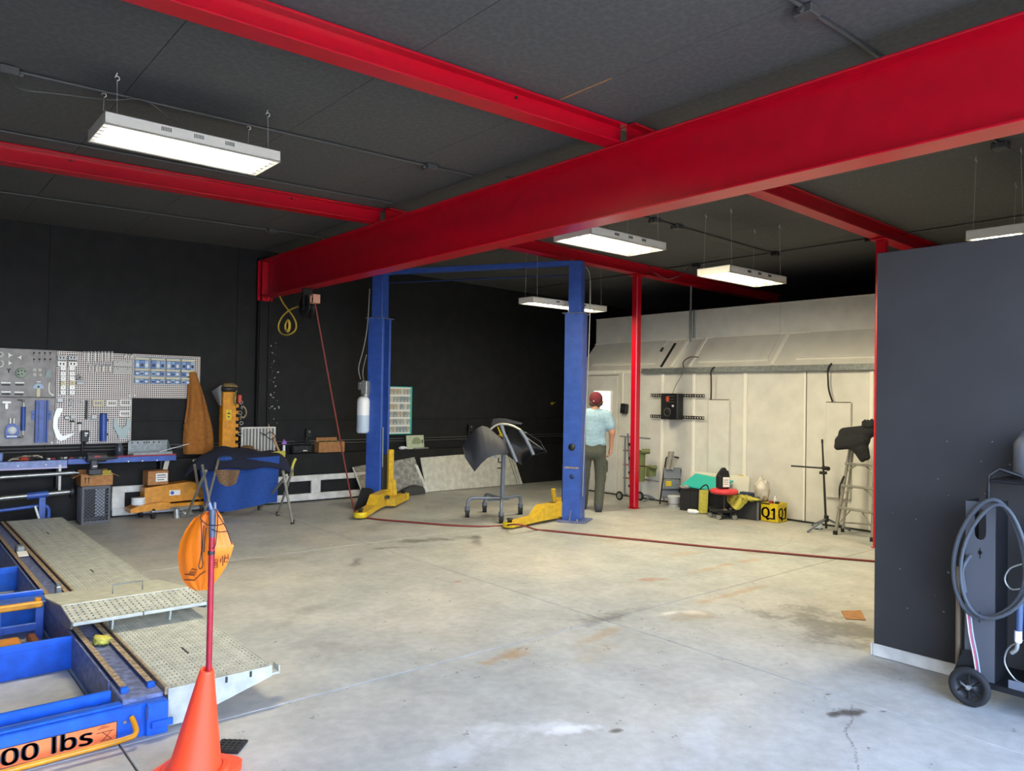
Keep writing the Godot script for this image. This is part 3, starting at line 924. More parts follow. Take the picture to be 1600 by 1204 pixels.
func build_lift() -> void:
	var L := v3(5.87, 0, -10.1)
	var t := thing("vehicle_lift", "blue two post vehicle lift with yellow arms and an overhead crossbar", "vehicle lift", L, 29.2)
	for s in [[0.0, 1.0], [3.11, -1.0]]:
		var z: float = s[0]
		var q: float = s[1]
		var col := G.new()
		col.box(v3(0, 1.43, z - q * 0.12), v3(0.26, 2.84, 0.012), 0.004)
		for e in [-1, 1]:
			col.box(v3(e * 0.124, 1.43, z), v3(0.012, 2.84, 0.25), 0.004)
			col.box(v3(e * 0.1, 1.43, z + q * 0.12), v3(0.05, 2.84, 0.012), 0.004)
		var p := part(t, "post", col, M.blue)
		part(p, "top_flange", G.new().box(v3(0, 2.855, z), v3(0.32, 0.014, 0.31), 0.003), M.blue_worn)
		part(p, "base_plate", G.new().box(v3(0, 0.012, z - q * 0.02), v3(0.42, 0.024, 0.4), 0.004), M.blue_worn)
		for e in [-1, 1]:
			part(p, "gusset", G.new().prism(PackedVector2Array([Vector2(0, 0.02), Vector2(0.08, 0.02), Vector2(0, 0.16)]), z - 0.006, z + 0.006, Transform3D(Basis.from_scale(v3(e, 1, 1)), v3(e * 0.13, 0, 0))), M.blue_worn)
			part(p, "anchor_bolt", G.new().cyl(v3(e * 0.17, 0.02, z + 0.1), v3(e * 0.17, 0.05, z + 0.1), 0.014, -1, 6), M.steel)
		var ex := G.new()
		ex.box(v3(0, 3.22, z), v3(0.2, 0.72, 0.18), 0.006)
		part(t, "extension_column", ex, M.blue)
		var cg := part(t, "carriage", G.new().box(v3(0.0, 0.42, z + q * 0.1), v3(0.17, 0.72, 0.1), 0.01), M.dark)
		part(cg, "slide_block", G.new().box(v3(0, 0.16, z + q * 0.17), v3(0.24, 0.2, 0.1), 0.008), M.yellow)
	part(t, "crossbar", G.new().box(v3(0, 3.56, 1.565), v3(0.12, 0.07, 2.98), 0.006), M.blue)
	part(t, "safety_bar", G.new().cyl(v3(0.12, 3.42, 0.1), v3(0.12, 3.42, 3.0), 0.012, -1, 8), M.blue_dark)
	# fittings on the posts
	part(t, "cover_disc", G.new().lathe([Vector2(0, 0.012), Vector2(0.045, 0.012), Vector2(0.05, 0.0)], v3(-0.131, 1.02, 3.11), 18, Basis(Vector3.UP, Vector3.LEFT, Vector3.BACK)), M.black_plastic, "black round plug in the post face")
	part(t, "scrape_band", G.new().box(v3(-0.132, 0.74, 3.11), v3(0.004, 0.02, 0.2)), M.rust_edge, "bare scraped band on the blue post")
	part(t, "grease_mark", G.new().lathe([Vector2(0, 0.004), Vector2(0.03, 0.004), Vector2(0.035, 0.0)], v3(-0.131, 0.62, 3.12), 14, Basis(Vector3.UP, Vector3.LEFT, Vector3.BACK)), M.blue_dark)
	part(t, "hydraulic_line", G.new().tube(curve([v3(-0.02, 3.5, 3.24), v3(0.0, 3.3, 3.3), v3(-0.02, 2.4, 3.3), v3(-0.05, 1.2, 3.27), v3(-0.05, 0.35, 3.25)]), 0.008, 6), M.tool_grey)
	part(t, "hydraulic_line", G.new().tube(curve([v3(-0.12, 3.3, -0.12), v3(-0.13, 2.75, -0.14), v3(-0.13, 2.4, -0.2), v3(-0.13, 2.1, -0.28), v3(-0.13, 1.92, -0.24)]), 0.008, 6), M.tool_grey)
	part(t, "hydraulic_line", G.new().tube(curve([v3(-0.14, 2.3, -0.14), v3(-0.14, 2.05, -0.2), v3(-0.14, 1.9, -0.18)]), 0.006, 6), M.tool_grey)
	part(t, "release_rod", G.new().cyl(v3(-0.09, 0.6, 0.14), v3(-0.09, 1.2, 0.14), 0.012, -1, 8), M.galv)
	# power unit with its plastic tank
	var pu := part(t, "motor", G.new().box(v3(-0.16, 1.8, -0.13), v3(0.12, 0.2, 0.1), 0.01).cyl(v3(-0.16, 1.66, -0.13), v3(-0.16, 1.72, -0.13), 0.05), M.tool_grey)
	part(pu, "switch", G.new().box(v3(-0.16, 1.82, -0.22), v3(0.08, 0.12, 0.05), 0.008), M.galv)
	var tk := part(t, "fluid_tank", G.new().lathe([Vector2(0, 0.55), Vector2(0.05, 0.55), Vector2(0.085, 0.52), Vector2(0.095, 0.48), Vector2(0.095, 0.27)], v3(-0.17, 1.11, -0.16), 22), M.white_plastic)
	part(tk, "fluid_level", G.new().lathe([Vector2(0.095, 0.27), Vector2(0.095, 0.03), Vector2(0.08, 0.0), Vector2(0, 0)], v3(-0.17, 1.11, -0.16), 22), mk("b6c6d4", 0.35), "bluish fluid showing in the lower tank")
	part(tk, "tank_cap", G.new().cyl(v3(-0.2, 1.66, -0.17), v3(-0.2, 1.69, -0.17), 0.03), M.tool_dark)
	# arms, in world places
	lift_arm(t, "arm", v3(5.84, 0, -9.86), v3(5.06, 0, -9.13), 0.15, 0.05, 0.025, 0.2, 0.07)
	lift_arm(t, "arm", v3(5.88, 0, -9.72), v3(6.42, 0, -10.22), 0.15, 0.04, 0.04, 0.13, 0.1)
	lift_arm(t, "arm", v3(7.3, 0, -7.58), v3(6.27, 0, -7.42), 0.15, 0.04, 0.02, 0.2, 0.06)
	lift_arm(t, "arm", v3(7.35, 0, -7.65), v3(7.95, 0, -8.3), 0.14, 0.05, 0.03, 0.2, 0.08)
	part(t, "arm_strut", W(t).box(v3(6.02, 0.5, -9.97), v3(0.09, 0.72, 0.07), 0.008), M.yellow)
	part(t, "arm_strut", W(t).box(v3(6.08, 0.24, -9.95), v3(0.07, 0.34, 0.06), 0.008, Basis(Vector3.BACK, 0.12)), M.yellow)
	part(t, "arm_strut", W(t).box(v3(7.24, 0.28, -7.62), v3(0.05, 0.3, 0.06), 0.008, Basis(Vector3.BACK, 0.12)), M.yellow)
	part(t, "lock_gear", W(t).cyl(v3(7.2, 0.19, -7.6), v3(7.2, 0.24, -7.6), 0.06, -1, 14), M.tool_dark)
	part(t, "lock_gear", W(t).cyl(v3(5.8, 0.16, -9.72), v3(5.8, 0.2, -9.72), 0.06, -1, 14), M.tool_dark)
	part(t, "door_guard", W(t).prism(PackedVector2Array([Vector2(0, 0), Vector2(0.42, 0), Vector2(0.34, 0.26), Vector2(0.24, 0.3)]), -0.07, 0.07, Transform3D(Basis(Vector3.UP, 0.6), v3(5.42, 0.0, -9.85))), M.rubber, "dark rubber guard at the post foot")

# ---------------------------------------------------------------- low blue frame rack
func perf_deck(t: Node3D, x0: float, x1: float, z0: float, z1: float, y: float) -> void:
	var n := 5
	var w := (x1 - x0) / n
	for i in n:
		var cx := x0 + w * (i + 0.5)
		var g := W(t)
		var keep := g.xf
		g.xf = keep * Transform3D(Basis(Vector3.RIGHT, Vector3.FORWARD, Vector3.UP), v3(cx, y, (z0 + z1) / 2))
		var L := z1 - z0
		g.perf(w - 0.012, L, 4, int(L / 0.046), 0.24, 0.46, Vector3.ZERO, 0.006)
		g.xf = keep
		for s in [-1, 1]:
			g.box(v3(cx + s * (w / 2 - 0.0035), y - 0.014, (z0 + z1) / 2), v3(0.005, 0.026, L))
		part(t, "deck_plank", g, M.ramp)

func build_rack() -> void:
	var t := thing("frame_rack", "low bright blue vehicle frame rack with perforated grey side decks", "frame rack", v3(0.4, 0, -7.0))
	var Y := 0.2
	var zf := -4.0
	var zb := -10.15
	for x in [1.05, -1.25]:
		var r := part(t, "runner", W(t).box(v3(x, 0.09, (zf - 0.045 + zb) / 2), v3(0.19, 0.18, zf - 0.045 - zb), 0.004), M.blue_worn)
		for s in [-1, 1]:
			part(r, "rail", W(t).box(v3(x + s * 0.062, 0.19, (zf - 0.17 + zb) / 2), v3(0.026, 0.02, (zf - 0.17 - zb)), 0.003), M.blue_dark)
			part(r, "rail_edge", W(t).box(v3(x + s * 0.062, 0.2015, (zf - 0.17 + zb) / 2), v3(0.03, 0.003, (zf - 0.17 - zb))), M.rust_edge, "worn tan top edge of the rail")
			part(r, "rail_end", W(t).box(v3(x + s * 0.062, 0.18, zf - 0.155), v3(0.036, 0.05, 0.03), 0.003), M.blue_bright)
		part(r, "inner_web", W(t).box(v3(x - signf(x) * 0.1, 0.1, (zf - 0.3 + zb) / 2), v3(0.01, 0.2, (zf - 0.3 - zb)), 0.002), M.blue_worn)
	# front cross member with its rating plate
	var f := part(t, "front_member", W(t).box(v3(-0.1, 0.08, zf - 0.02), v3(2.5, 0.16, 0.04), 0.004), M.blue_bright)
	part(f, "upper_lip", W(t).box(v3(-0.2, 0.167, zf - 0.045), v3(2.3, 0.014, 0.05), 0.003), M.blue_bright)
	part(f, "inner_bar", W(t).box(v3(-0.2, 0.17, zf - 0.17), v3(2.26, 0.06, 0.025), 0.004), M.blue_bright)
	part(f, "trough", W(t).box(v3(-0.2, 0.12, zf - 0.1), v3(2.26, 0.015, 0.13)), M.blue_worn)
	part(f, "corner_box", W(t).box(v3(1.1, 0.08, zf - 0.02), v3(0.1, 0.158, 0.09), 0.004), M.blue_bright)
	part(f, "corner_tab", W(t).box(v3(1.12, 0.055, zf + 0.03), v3(0.1, 0.035, 0.02), 0.003), M.blue_bright)
	part(f, "slot", W(t).box(v3(1.05, 0.12, zf + 0.0255), v3(0.012, 0.06, 0.004)), M.blue_dark)
	part(t, "rating_plate", W(t).box(v3(0.61, 0.062, zf + 0.0015), v3(0.62, 0.086, 0.003)), mk("ff7a3c", 0.5), "orange rating plate with black lettering")
	var inv := t.global_transform.affine_inverse()
	lettering(t, "plate_text", "200 lbs", 0.07, mk("38343a", 0.7), inv * v3(0.6, 0.063, zf + 0.004), Basis(), 1.42)
	var sg := W(t)
	for q in [[0.86, 0.03, 0.9, 0.07], [0.9, 0.03, 0.86, 0.07], [0.835, 0.07, 0.91, 0.07], [0.85, 0.03, 0.9, 0.03], [0.84, 0.088, 0.89, 0.091], [0.85, 0.096, 0.875, 0.097]]:
		var a := v3(q[0], q[1], zf + 0.005)
		var b := v3(q[2], q[3], zf + 0.005)
		sg.tube([a, b], 0.0014, 4)
	var sgp := part(t, "plate_symbol", sg, M.ink, "small black scissor lift symbol")
	sgp.set_meta("kind", "stuff")
	var plate_edge := W(t)
	for s in [-1, 1]:
		plate_edge.box(v3(0.61, 0.062 + s * 0.0435, zf + 0.002), v3(0.626, 0.002, 0.004))
	part(t, "plate_border", plate_edge.box(v3(0.922, 0.062, zf + 0.002), v3(0.002, 0.088, 0.004)), M.ink)
	part(t, "handle", W(t).tube(curve([v3(0.2, 0.04, zf + 0.1), v3(0.6, 0.045, zf + 0.1), v3(0.93, 0.05, zf + 0.1), v3(0.985, 0.06, zf + 0.085), v3(0.99, 0.085, zf + 0.05), v3(0.985, 0.11, zf + 0.01)], 5), 0.013, 10), M.orange_yellow, "bent orange handle bar")
	part(t, "handle_bolt", W(t).cyl(v3(0.955, 0.095, zf), v3(0.955, 0.095, zf + 0.014), 0.009, -1, 6), M.steel)
	# cross plates between the runners
	for z in [-5.24, -7.55, -9.3]:
		var cp := part(t, "cross_plate", W(t).box(v3(-0.1, 0.1, z), v3(2.1, 0.2, 0.02), 0.003), M.blue_bright)
		part(cp, "plate_lip", W(t).box(v3(-0.1, 0.155, z + 0.012), v3(2.1, 0.006, 0.012)), M.blue_bright)
	part(t, "lift_box", W(t).box(v3(0.2, 0.13, -6.32), v3(1.5, 0.26, 0.03), 0.004), M.blue_bright)
	part(t, "lift_box", W(t).box(v3(0.2, 0.235, -6.12), v3(1.48, 0.02, 0.2), 0.004), M.blue)
	part(t, "lift_post", W(t).box(v3(0.62, 0.12, -5.86), v3(0.06, 0.24, 0.05), 0.004), M.blue)
	part(t, "lift_post", W(t).box(v3(0.88, 0.12, -5.98), v3(0.05, 0.24, 0.05), 0.004), M.blue)
	part(t, "lift_post", W(t).box(v3(0.75, 0.1, -5.95), v3(0.22, 0.05, 0.02), 0.003), M.blue)
	part(t, "safety_bar", W(t).box(v3(0.4, 0.268, -5.86), v3(0.96, 0.04, 0.045), 0.008), M.orange_yellow, "orange square bar across the rack")
	part(t, "bar_clamp", W(t).cyl(v3(0.86, 0.25, -5.9), v3(0.86, 0.3, -5.9), 0.02, -1, 8), M.orange_yellow)
	part(t, "ram_block", W(t).box(v3(0.66, 0.05, -5.62), v3(0.16, 0.1, 0.3), 0.01), M.orange_yellow)
	part(t, "ram_block", W(t).box(v3(0.82, 0.04, -5.68), v3(0.05, 0.08, 0.4), 0.01), mk("a8622a", 0.6, 0.2, "grime", 3.0))
	# grey perforated decks beside the runner
	perf_deck(t, 1.165, 1.69, -6.1, -4.03, Y)
	perf_deck(t, 1.165, 1.69, -8.12, -6.11, Y)
	perf_deck(t, 1.165, 1.69, -10.15, -8.13, Y)
	part(t, "deck_edge", W(t).box(v3(1.155, 0.185, -7.08), v3(0.016, 0.04, 6.1), 0.003), M.rust_edge)
	part(t, "deck_edge", W(t).box(v3(1.695, 0.175, -7.08), v3(0.012, 0.055, 6.1), 0.003), M.ramp_side)
	var skirt := PackedVector2Array([Vector2(1.16, 0.012), Vector2(1.24, 0.012), Vector2(1.7, 0.142), Vector2(1.7, 0.198), Vector2(1.16, 0.198)])
	for z in [-4.025, -6.1, -8.12, -10.14]:
		part(t, "deck_bracket", W(t).prism(skirt, z - 0.008, z + 0.008), M.ramp_side)
	for x in [1.45, 1.58]:
		part(t, "deck_notch", W(t).box(v3(x, 0.178, -4.016), v3(0.012, 0.03, 0.004)), M.tool_dark)
	part(t, "deck_catch", W(t).box(v3(1.735, 0.135, -4.1), v3(0.055, 0.012, 0.08), 0.002).box(v3(1.76, 0.15, -4.1), v3(0.008, 0.05, 0.08), 0.002), M.ramp_side)
	for s in [-9.1, -7.0, -4.55]:
		part(t, "deck_slot", W(t).box(v3(1.4, 0.2005, s), v3(0.01, 0.002, 0.13)), M.dark)
	# loading bridge lying across the deck
	var b := thing("bridge_plate", "loose grey steel bridge plate with a wire handle lying across the deck", "ramp plate", v3(1.33, 0.2, -5.7), 0)
	var side := PackedVector2Array([Vector2(-5.17, 0.255), Vector2(-5.15, 0.3), Vector2(-5.5, 0.322), Vector2(-6.3, 0.215), Vector2(-6.3, 0.208), Vector2(-5.6, 0.212), Vector2(-5.32, 0.225)])
	var BZ := Basis(Vector3.BACK, Vector3.UP, Vector3.LEFT)
	part(b, "side_plate", W(b).prism(side, -0.004, 0.004, Transform3D(BZ, v3(0.93, 0, 0))), M.galv)
	part(b, "side_plate", W(b).prism(side, -0.004, 0.004, Transform3D(BZ, v3(1.72, 0, 0))), M.galv)
	var slope := atan2(0.107, 0.8)
	part(b, "ramp_sheet", W(b).box(v3(1.325, 0.2695, -5.9), v3(0.79, 0.008, 0.81), 0.002, Basis(Vector3.RIGHT, -slope)), M.ramp)
	var pf := W(b)
	pf.xf = pf.xf * Transform3D(Basis(Vector3.RIGHT, Vector3.FORWARD, Vector3.UP).rotated(Vector3.RIGHT, 0.063), v3(1.325, 0.312, -5.325))
	pf.perf(0.79, 0.35, 22, 7, 0.3, 0.55, Vector3.ZERO, 0.006)
	part(b, "tread_sheet", pf, M.ramp)
	part(b, "front_lip", W(b).box(v3(1.1275, 0.288, -5.15), v3(0.39, 0.022, 0.014), 0.004), M.ramp_side)
	part(b, "front_lip", W(b).box(v3(1.5225, 0.288, -5.15), v3(0.39, 0.022, 0.014), 0.004), M.ramp_side)
	for x in [1.16, 1.5]:
		part(b, "leg", W(b).prism(PackedVector2Array([Vector2(-5.18, 0.28), Vector2(-5.3, 0.28), Vector2(-5.26, 0.205), Vector2(-5.2, 0.205)]), -0.005, 0.005, Transform3D(BZ, v3(x, 0, 0))), M.ramp_side)
	part(b, "handle", W(b).tube([v3(1.28, 0.29, -5.75), v3(1.28, 0.355, -5.75), v3(1.47, 0.355, -5.75), v3(1.47, 0.29, -5.75)], 0.005, 6), M.galv, "thin wire carrying handle")
	solo("cleaning_rag", G.new().blob(v3(1.06, 0.205, -5.02), v3(0.05, 0.025, 0.05), 0.5, 9, 8), M.yellow_cloth, "crumpled yellow rag lying in the blue runner channel", "rag")
	var cl := thing("rail_clamp", "small steel clamp standing in the runner beside the bridge plate", "clamp", v3(1.06, 0.181, -6.4))
	part(cl, "body", W(cl).box(v3(1.06, 0.215, -6.4), v3(0.04, 0.066, 0.05), 0.006).cyl(v3(1.06, 0.245, -6.4), v3(1.06, 0.27, -6.4), 0.018), M.galv)
	var ct := thing("rail_clamp", "small steel clamp with a white tag further back in the runner", "clamp", v3(1.05, 0.181, -8.2))
	part(ct, "body", W(ct).box(v3(1.05, 0.216, -8.25), v3(0.07, 0.068, 0.12), 0.012), M.galv)
	part(ct, "tag", W(ct).box(v3(1.05, 0.2, -8.08), v3(0.08, 0.008, 0.14), 0.003, Basis(Vector3.RIGHT, 0.15)), M.paper)
	# round bar stand at the far end of the rack
	var s := thing("tube_stand", "blue bent tube stand clamped at the end of the frame rack", "stand", v3(1.4, 0, -10.5))
	part(s, "loop_tube", W(s).tube(curve([v3(0.6, 0.24, -10.62), v3(1.1, 0.26, -10.62), v3(1.5, 0.285, -10.62), v3(1.6, 0.28, -10.62), v3(1.635, 0.23, -10.62), v3(1.635, 0.12, -10.62), v3(1.635, 0.02, -10.62)], 5), 0.022, 10), M.blue)
	part(s, "upright", W(s).box(v3(1.56, 0.205, -10.58), v3(0.07, 0.41, 0.04), 0.005), M.blue)
	part(s, "sleeve", W(s).cyl(v3(1.4, 0.418, -10.58), v3(1.62, 0.428, -10.58), 0.04, -1, 16), M.blue)
	part(s, "round_bar", W(s).cyl(v3(0.3, 0.375, -10.58), v3(1.85, 0.438, -10.58), 0.028, -1, 14), M.steel)
	part(s, "end_wheel", W(s).cyl(v3(1.85, 0.438, -10.58), v3(1.88, 0.439, -10.58), 0.08, -1, 18), M.black_metal)
	part(s, "lever", W(s).tube([v3(1.48, 0.3, -10.52), v3(1.52, 0.15, -10.5)], 0.014, 6), M.white_plastic)

# a pixel of the 1600x1204 photograph gives a direction; its distance comes from the wall, floor or thing it lies on
func ray(px: float, py: float) -> Vector3:
	return Basis.from_euler(Vector3(deg_to_rad(0.83), deg_to_rad(-40.2), deg_to_rad(0.94))) * Vector3(px - 800.0, 602.0 - py, -1176.0)
func wz(px: float, py: float, z: float) -> Vector3:
	var d := ray(px, py)
	return v3(0, 1.7, 0) + d * (z / d.z)
func wx(px: float, py: float, x: float) -> Vector3:
	var d := ray(px, py)
	return v3(0, 1.7, 0) + d * (x / d.x)
func gy(px: float, py: float, y: float) -> Vector3:
	var d := ray(px, py)
	return v3(0, 1.7, 0) + d * ((y - 1.7) / d.y)
func dp(px: float, py: float, depth: float) -> Vector3:
	return v3(0, 1.7, 0) + ray(px, py) * (depth / 1176.0)

# ---------------------------------------------------------------- pegboards, tools and the workbench
const PZ := -11.262
# tool places read off two crops of the photograph
func pa(x: float, y: float) -> Vector3:
	return wz(x * 0.1412, 535.0 + y * 0.1412, PZ)
func pb(x: float, y: float) -> Vector3:
	return wz(80.0 + x * 0.1329, 540.0 + y * 0.1329, PZ)

func board(label: String, x0: float, x1: float, y0: float, y1: float, holes: bool) -> void:
	var t := thing("pegboard_panel", label, "pegboard", v3((x0 + x1) / 2, y0, -11.28))
	var w := x1 - x0
	var h := y1 - y0
	if holes:
		part(t, "sheet", G.new().perf(w, h, int(w / 0.0265), int(h / 0.0265), 0.6, 0.6, v3(0, h / 2, 0.012), 0.004), M.peg_perf)
	else:
		part(t, "sheet", G.new().box(v3(0, h / 2, 0.008), v3(w - 0.004, h - 0.004, 0.01), 0.002), M.peg_grey)
	for s in [-1, 1]:
		part(t, "side_fold", G.new().box(v3(s * (w / 2 - 0.004), h / 2, -0.002), v3(0.008, h, 0.03), 0.001), M.peg_perf if holes else M.peg_grey)
		part(t, "edge_fold", G.new().box(v3(0, h / 2 + s * (h / 2 - 0.004), -0.002), v3(w - 0.016, 0.008, 0.03), 0.001), M.peg_perf if holes else M.peg_grey)
		part(t, "corner_screw", G.new().cyl(v3(s * (w / 2 - 0.03), 0.03, 0.012), v3(s * (w / 2 - 0.03), 0.03, 0.018), 0.012, -1, 8), M.white_plastic)

func tool(called: String, g: G, m: Material, label: String, cat := "tool", grp := "") -> Node3D:
	return solo(called, g, m, label, cat, grp)

func disc(g: G, p: Vector3, r: float, d := 0.02, hole := 0.0) -> G:
	if hole > 0.0:
		return g.lathe([Vector2(hole, 0), Vector2(r, 0), Vector2(r, d), Vector2(hole, d), Vector2(hole, 0)], p, 18, Basis(Vector3.RIGHT, Vector3.BACK, Vector3.DOWN))
	return g.cyl(p, p + v3(0, 0, d), r, -1, 16)

func pins(label: String, grp: String, at_list: Array, h: float, m: Material, head: Material, r := 0.009) -> void:
	for p in at_list:
		var t := thing("hanging_pin", label, "pin", p + v3(0, -h, 0), 0, grp)
		part(t, "shank", G.new().cyl(v3(0, 0, 0.014), v3(0, h, 0.014), r, -1, 8), m)
		part(t, "head", G.new().box(v3(0, h + 0.008, 0.012), v3(r * 3.2, 0.02, 0.03), 0.003), head)

func build_bench_wall() -> void:
	board("grey solid tool panel hung with clamps and pins, upper of two", 0.55, 1.782, 1.59, 2.2, false)
	board("grey solid tool panel hung with large blue tools, lower of two", 0.55, 1.782, 0.975, 1.587, false)
	board("perforated tool panel holding white cards and long pale pins", 1.785, 2.69, 1.59, 2.195, true)
	board("perforated tool panel with white frames and a blue cylinder", 1.785, 2.69, 0.98, 1.587, true)
	board("perforated tool panel carrying the blue bin racks", 2.695, 3.59, 1.595, 2.2, true)
	# --- solid panel, upper
	tool("pull_ring", disc(G.new(), pa(0, 130), 0.036, 0.02, 0.016), M.tool_white, "white ring at the edge of the grey tool panel")
	tool("half_ring", G.new().tube(curve([pa(8, 200), pa(30, 215), pa(33, 240), pa(20, 262), pa(0, 268)]), 0.009, 6), M.tool_white, "open pale half ring under the white ring")
	var n := 0
	for p in [[105, 140, "small three armed hook clamp on the grey panel"], [218, 165, "small round eyed clamp beside the three armed hook"], [105, 228, "small angled clamp below the three armed hook"]]:
		var c := pa(p[0], p[1])
		var g := G.new()
		for k in 3:
			var a := k * 2.1 + n
			g.tube([c + v3(0, 0, 0.012), c + v3(cos(a) * 0.028, sin(a) * 0.03, 0.012)], 0.0075, 6)
		g.cyl(c, c + v3(0, 0, 0.025), 0.013, -1, 10)
		tool("hook_clamp", g, M.tool_white, p[2], "clamp")
		n += 1
	tool("y_clamp", G.new().tube([pa(78, 290), pa(96, 305), pa(96, 335)], 0.006, 6).tube([pa(113, 288), pa(96, 305)], 0.006, 6), M.tool_dark, "tiny black forked clamp above the jaw clamps", "clamp")
	var hub := thing("hub_plate", "pale green oval hub plate with dark holes", "hub plate", pa(235, 335))
	part(hub, "plate", G.new().lathe([Vector2(0, 0), Vector2(0.06, 0), Vector2(0.066, 0.01), Vector2(0.06, 0.024), Vector2(0, 0.024)], Vector3.ZERO, 20, Basis(Vector3.RIGHT, Vector3.BACK, Vector3.DOWN)), mk("a9b8a4", 0.5))
	for q in [[-0.034, 0.02], [0.0, 0.026], [0.033, 0.018], [-0.03, -0.02], [0.004, -0.012]]:
		part(hub, "hole", G.new().cyl(v3(q[0], q[1], 0.02), v3(q[0], q[1], 0.0255), 0.0095, -1, 10), M.tool_dark)
	var pl := []
	for r in [[122, 0], [192, 0]]:
		for x in [375, 435, 495, 555]:
			pl.append(pa(x, r[0]))
	pins("small black headed pin in two rows on the grey panel", "black headed pins", pl, 0.028, M.tool_grey, M.tool_dark, 0.005)
	for q in [[380, 302], [440, 302], [380, 357], [440, 357]]:
		tool("washer", disc(G.new(), pa(q[0], q[1]), 0.019, 0.012, 0.006), M.tool_white, "small white washer in the square of four on the grey panel", "washer", "white washers in a square")
	tool("eye_bracket", G.new().prism(PackedVector2Array([Vector2(-0.035, -0.045), Vector2(0.036, -0.045), Vector2(0.03, 0.045), Vector2(-0.012, 0.048)]), 0, 0.02, Transform3D(Basis(), pa(526, 345))), mk("97a4a2", 0.5), "grey triangular bracket with an eye beside the washers", "bracket")
	for q in [[62, 455, "pale jaw clamp, upper of the pair at the panel edge"], [215, 455, "pale jaw clamp, upper one beside the hammer plate"], [62, 556, "pale jaw clamp, lower of the pair at the panel edge"], [208, 560, "pale jaw clamp with a bright lower jaw"]]:
		var c := pa(q[0], q[1])
		var t := thing("jaw_clamp", q[2], "clamp", c)
		part(t, "upper_jaw", G.new().box(v3(0, 0.012, 0.014), v3(0.105, 0.018, 0.025), 0.004), M.tool_white)
		part(t, "lower_jaw", G.new().box(v3(0, -0.014, 0.014), v3(0.09, 0.012, 0.022), 0.004), M.tool_dark)
	var hm := thing("hammer_plate", "pale blue winged plate with a cream handle", "tool", pa(420, 500))
	part(hm, "wings", G.new().prism(PackedVector2Array([Vector2(-0.062, -0.01), Vector2(-0.05, 0.03), Vector2(-0.02, 0.055), Vector2(0.025, 0.055), Vector2(0.055, 0.03), Vector2(0.064, -0.01), Vector2(0.02, -0.012), Vector2(-0.02, -0.012)]), 0, 0.018), mk("a3bcd0", 0.45))
	part(hm, "handle", G.new().box(v3(0.002, -0.06, 0.012), v3(0.042, 0.11, 0.02), 0.004), mk("d9cfae", 0.5))
	part(hm, "top_bar", G.new().box(v3(0, 0.076, 0.01), v3(0.06, 0.012, 0.02), 0.003), M.tool_white)
	part(hm, "eye", G.new().cyl(v3(0.003, 0.014, 0.017), v3(0.003, 0.014, 0.021), 0.012, -1, 10), M.tool_dark)
	tool("hook_bar", G.new().tube(curve([pa(545, 440), pa(538, 500), pa(548, 560), pa(580, 578)]), 0.011, 6), M.tool_white, "white curved hook bar beside the hammer plate", "hook")
	# --- solid panel, lower
	tool("tee_tool", G.new().box(pa(70, 660) + v3(0, 0, 0.012), v3(0.095, 0.03, 0.025), 0.005).box(pa(70, 705) + v3(0, 0, 0.012), v3(0.032, 0.07, 0.02), 0.004), M.tool_white, "pale tee shaped fitting above the blue dial clamp", "fitting")
	var cy := thing("hydraulic_ram", "slim blue hydraulic ram with steel eyes at both ends", "ram", pa(253, 840))
	part(cy, "barrel", G.new().cyl(v3(0, -0.15, 0.03), v3(0, 0.15, 0.03), 0.026, -1, 16), M.blue)
	for s in [-1, 1]:
		var rod := part(cy, "rod", G.new().cyl(v3(0, s * 0.15, 0.03), v3(0, s * 0.21, 0.03), 0.008, -1, 8), M.tool_white)
		part(rod, "eye", disc(G.new(), v3(0, s * 0.225, 0.02), 0.019, 0.02, 0.008), M.tool_grey)
		part(cy, "peg", G.new().box(v3(-0.04, s * 0.235, 0.02), v3(0.05, 0.014, 0.016), 0.002), M.tool_dark)
	var dc := thing("dial_clamp", "blue rounded clamp head with a white dial", "clamp", pa(128, 970))
	part(dc, "body", G.new().prism(PackedVector2Array([Vector2(-0.06, -0.1), Vector2(-0.075, -0.02), Vector2(-0.06, 0.05), Vector2(-0.025, 0.085), Vector2(0.03, 0.085), Vector2(0.062, 0.05), Vector2(0.078, -0.02), Vector2(0.06, -0.1), Vector2(0.02, -0.1), Vector2(0.0, -0.085), Vector2(-0.02, -0.1)]), 0, 0.04), M.blue)
	part(dc, "dial", G.new().lathe([Vector2(0, 0.055), Vector2(0.044, 0.052), Vector2(0.05, 0.038)], Vector3.ZERO, 20, Basis(Vector3.RIGHT, Vector3.BACK, Vector3.DOWN)), M.white_plastic)
	for s in [-1, 1]:
		part(dc, "prong", G.new().box(v3(s * 0.018, 0.115, 0.02), v3(0.014, 0.08, 0.02), 0.003), M.tool_white)
	part(dc, "lower_bar", G.new().box(v3(0, -0.075, 0.044), v3(0.11, 0.016, 0.012), 0.003), M.tool_white)
	var bc := thing("channel_bracket", "large blue channel bracket with an ear on each side", "bracket", pa(455, 872))
	part(bc, "channel", G.new().box(v3(0, 0, 0.015), v3(0.14, 0.54, 0.012), 0.003), M.blue)
	for s in [-1, 1]:
		part(bc, "flange", G.new().box(v3(s * 0.062, 0, 0.035), v3(0.02, 0.54, 0.04), 0.004), M.blue)
		var ear := part(bc, "ear", G.new().prism(PackedVector2Array([Vector2(0, -0.07), Vector2(s * 0.035, -0.055), Vector2(s * 0.04, 0.05), Vector2(0, 0.065)]), 0.004, 0.02, Transform3D(Basis(), v3(s * 0.07, 0.08, 0))), M.blue)
		part(ear, "ear_hole", G.new().cyl(v3(s * 0.09, 0.09, 0.016), v3(s * 0.09, 0.09, 0.022), 0.009, -1, 8), M.tool_dark)
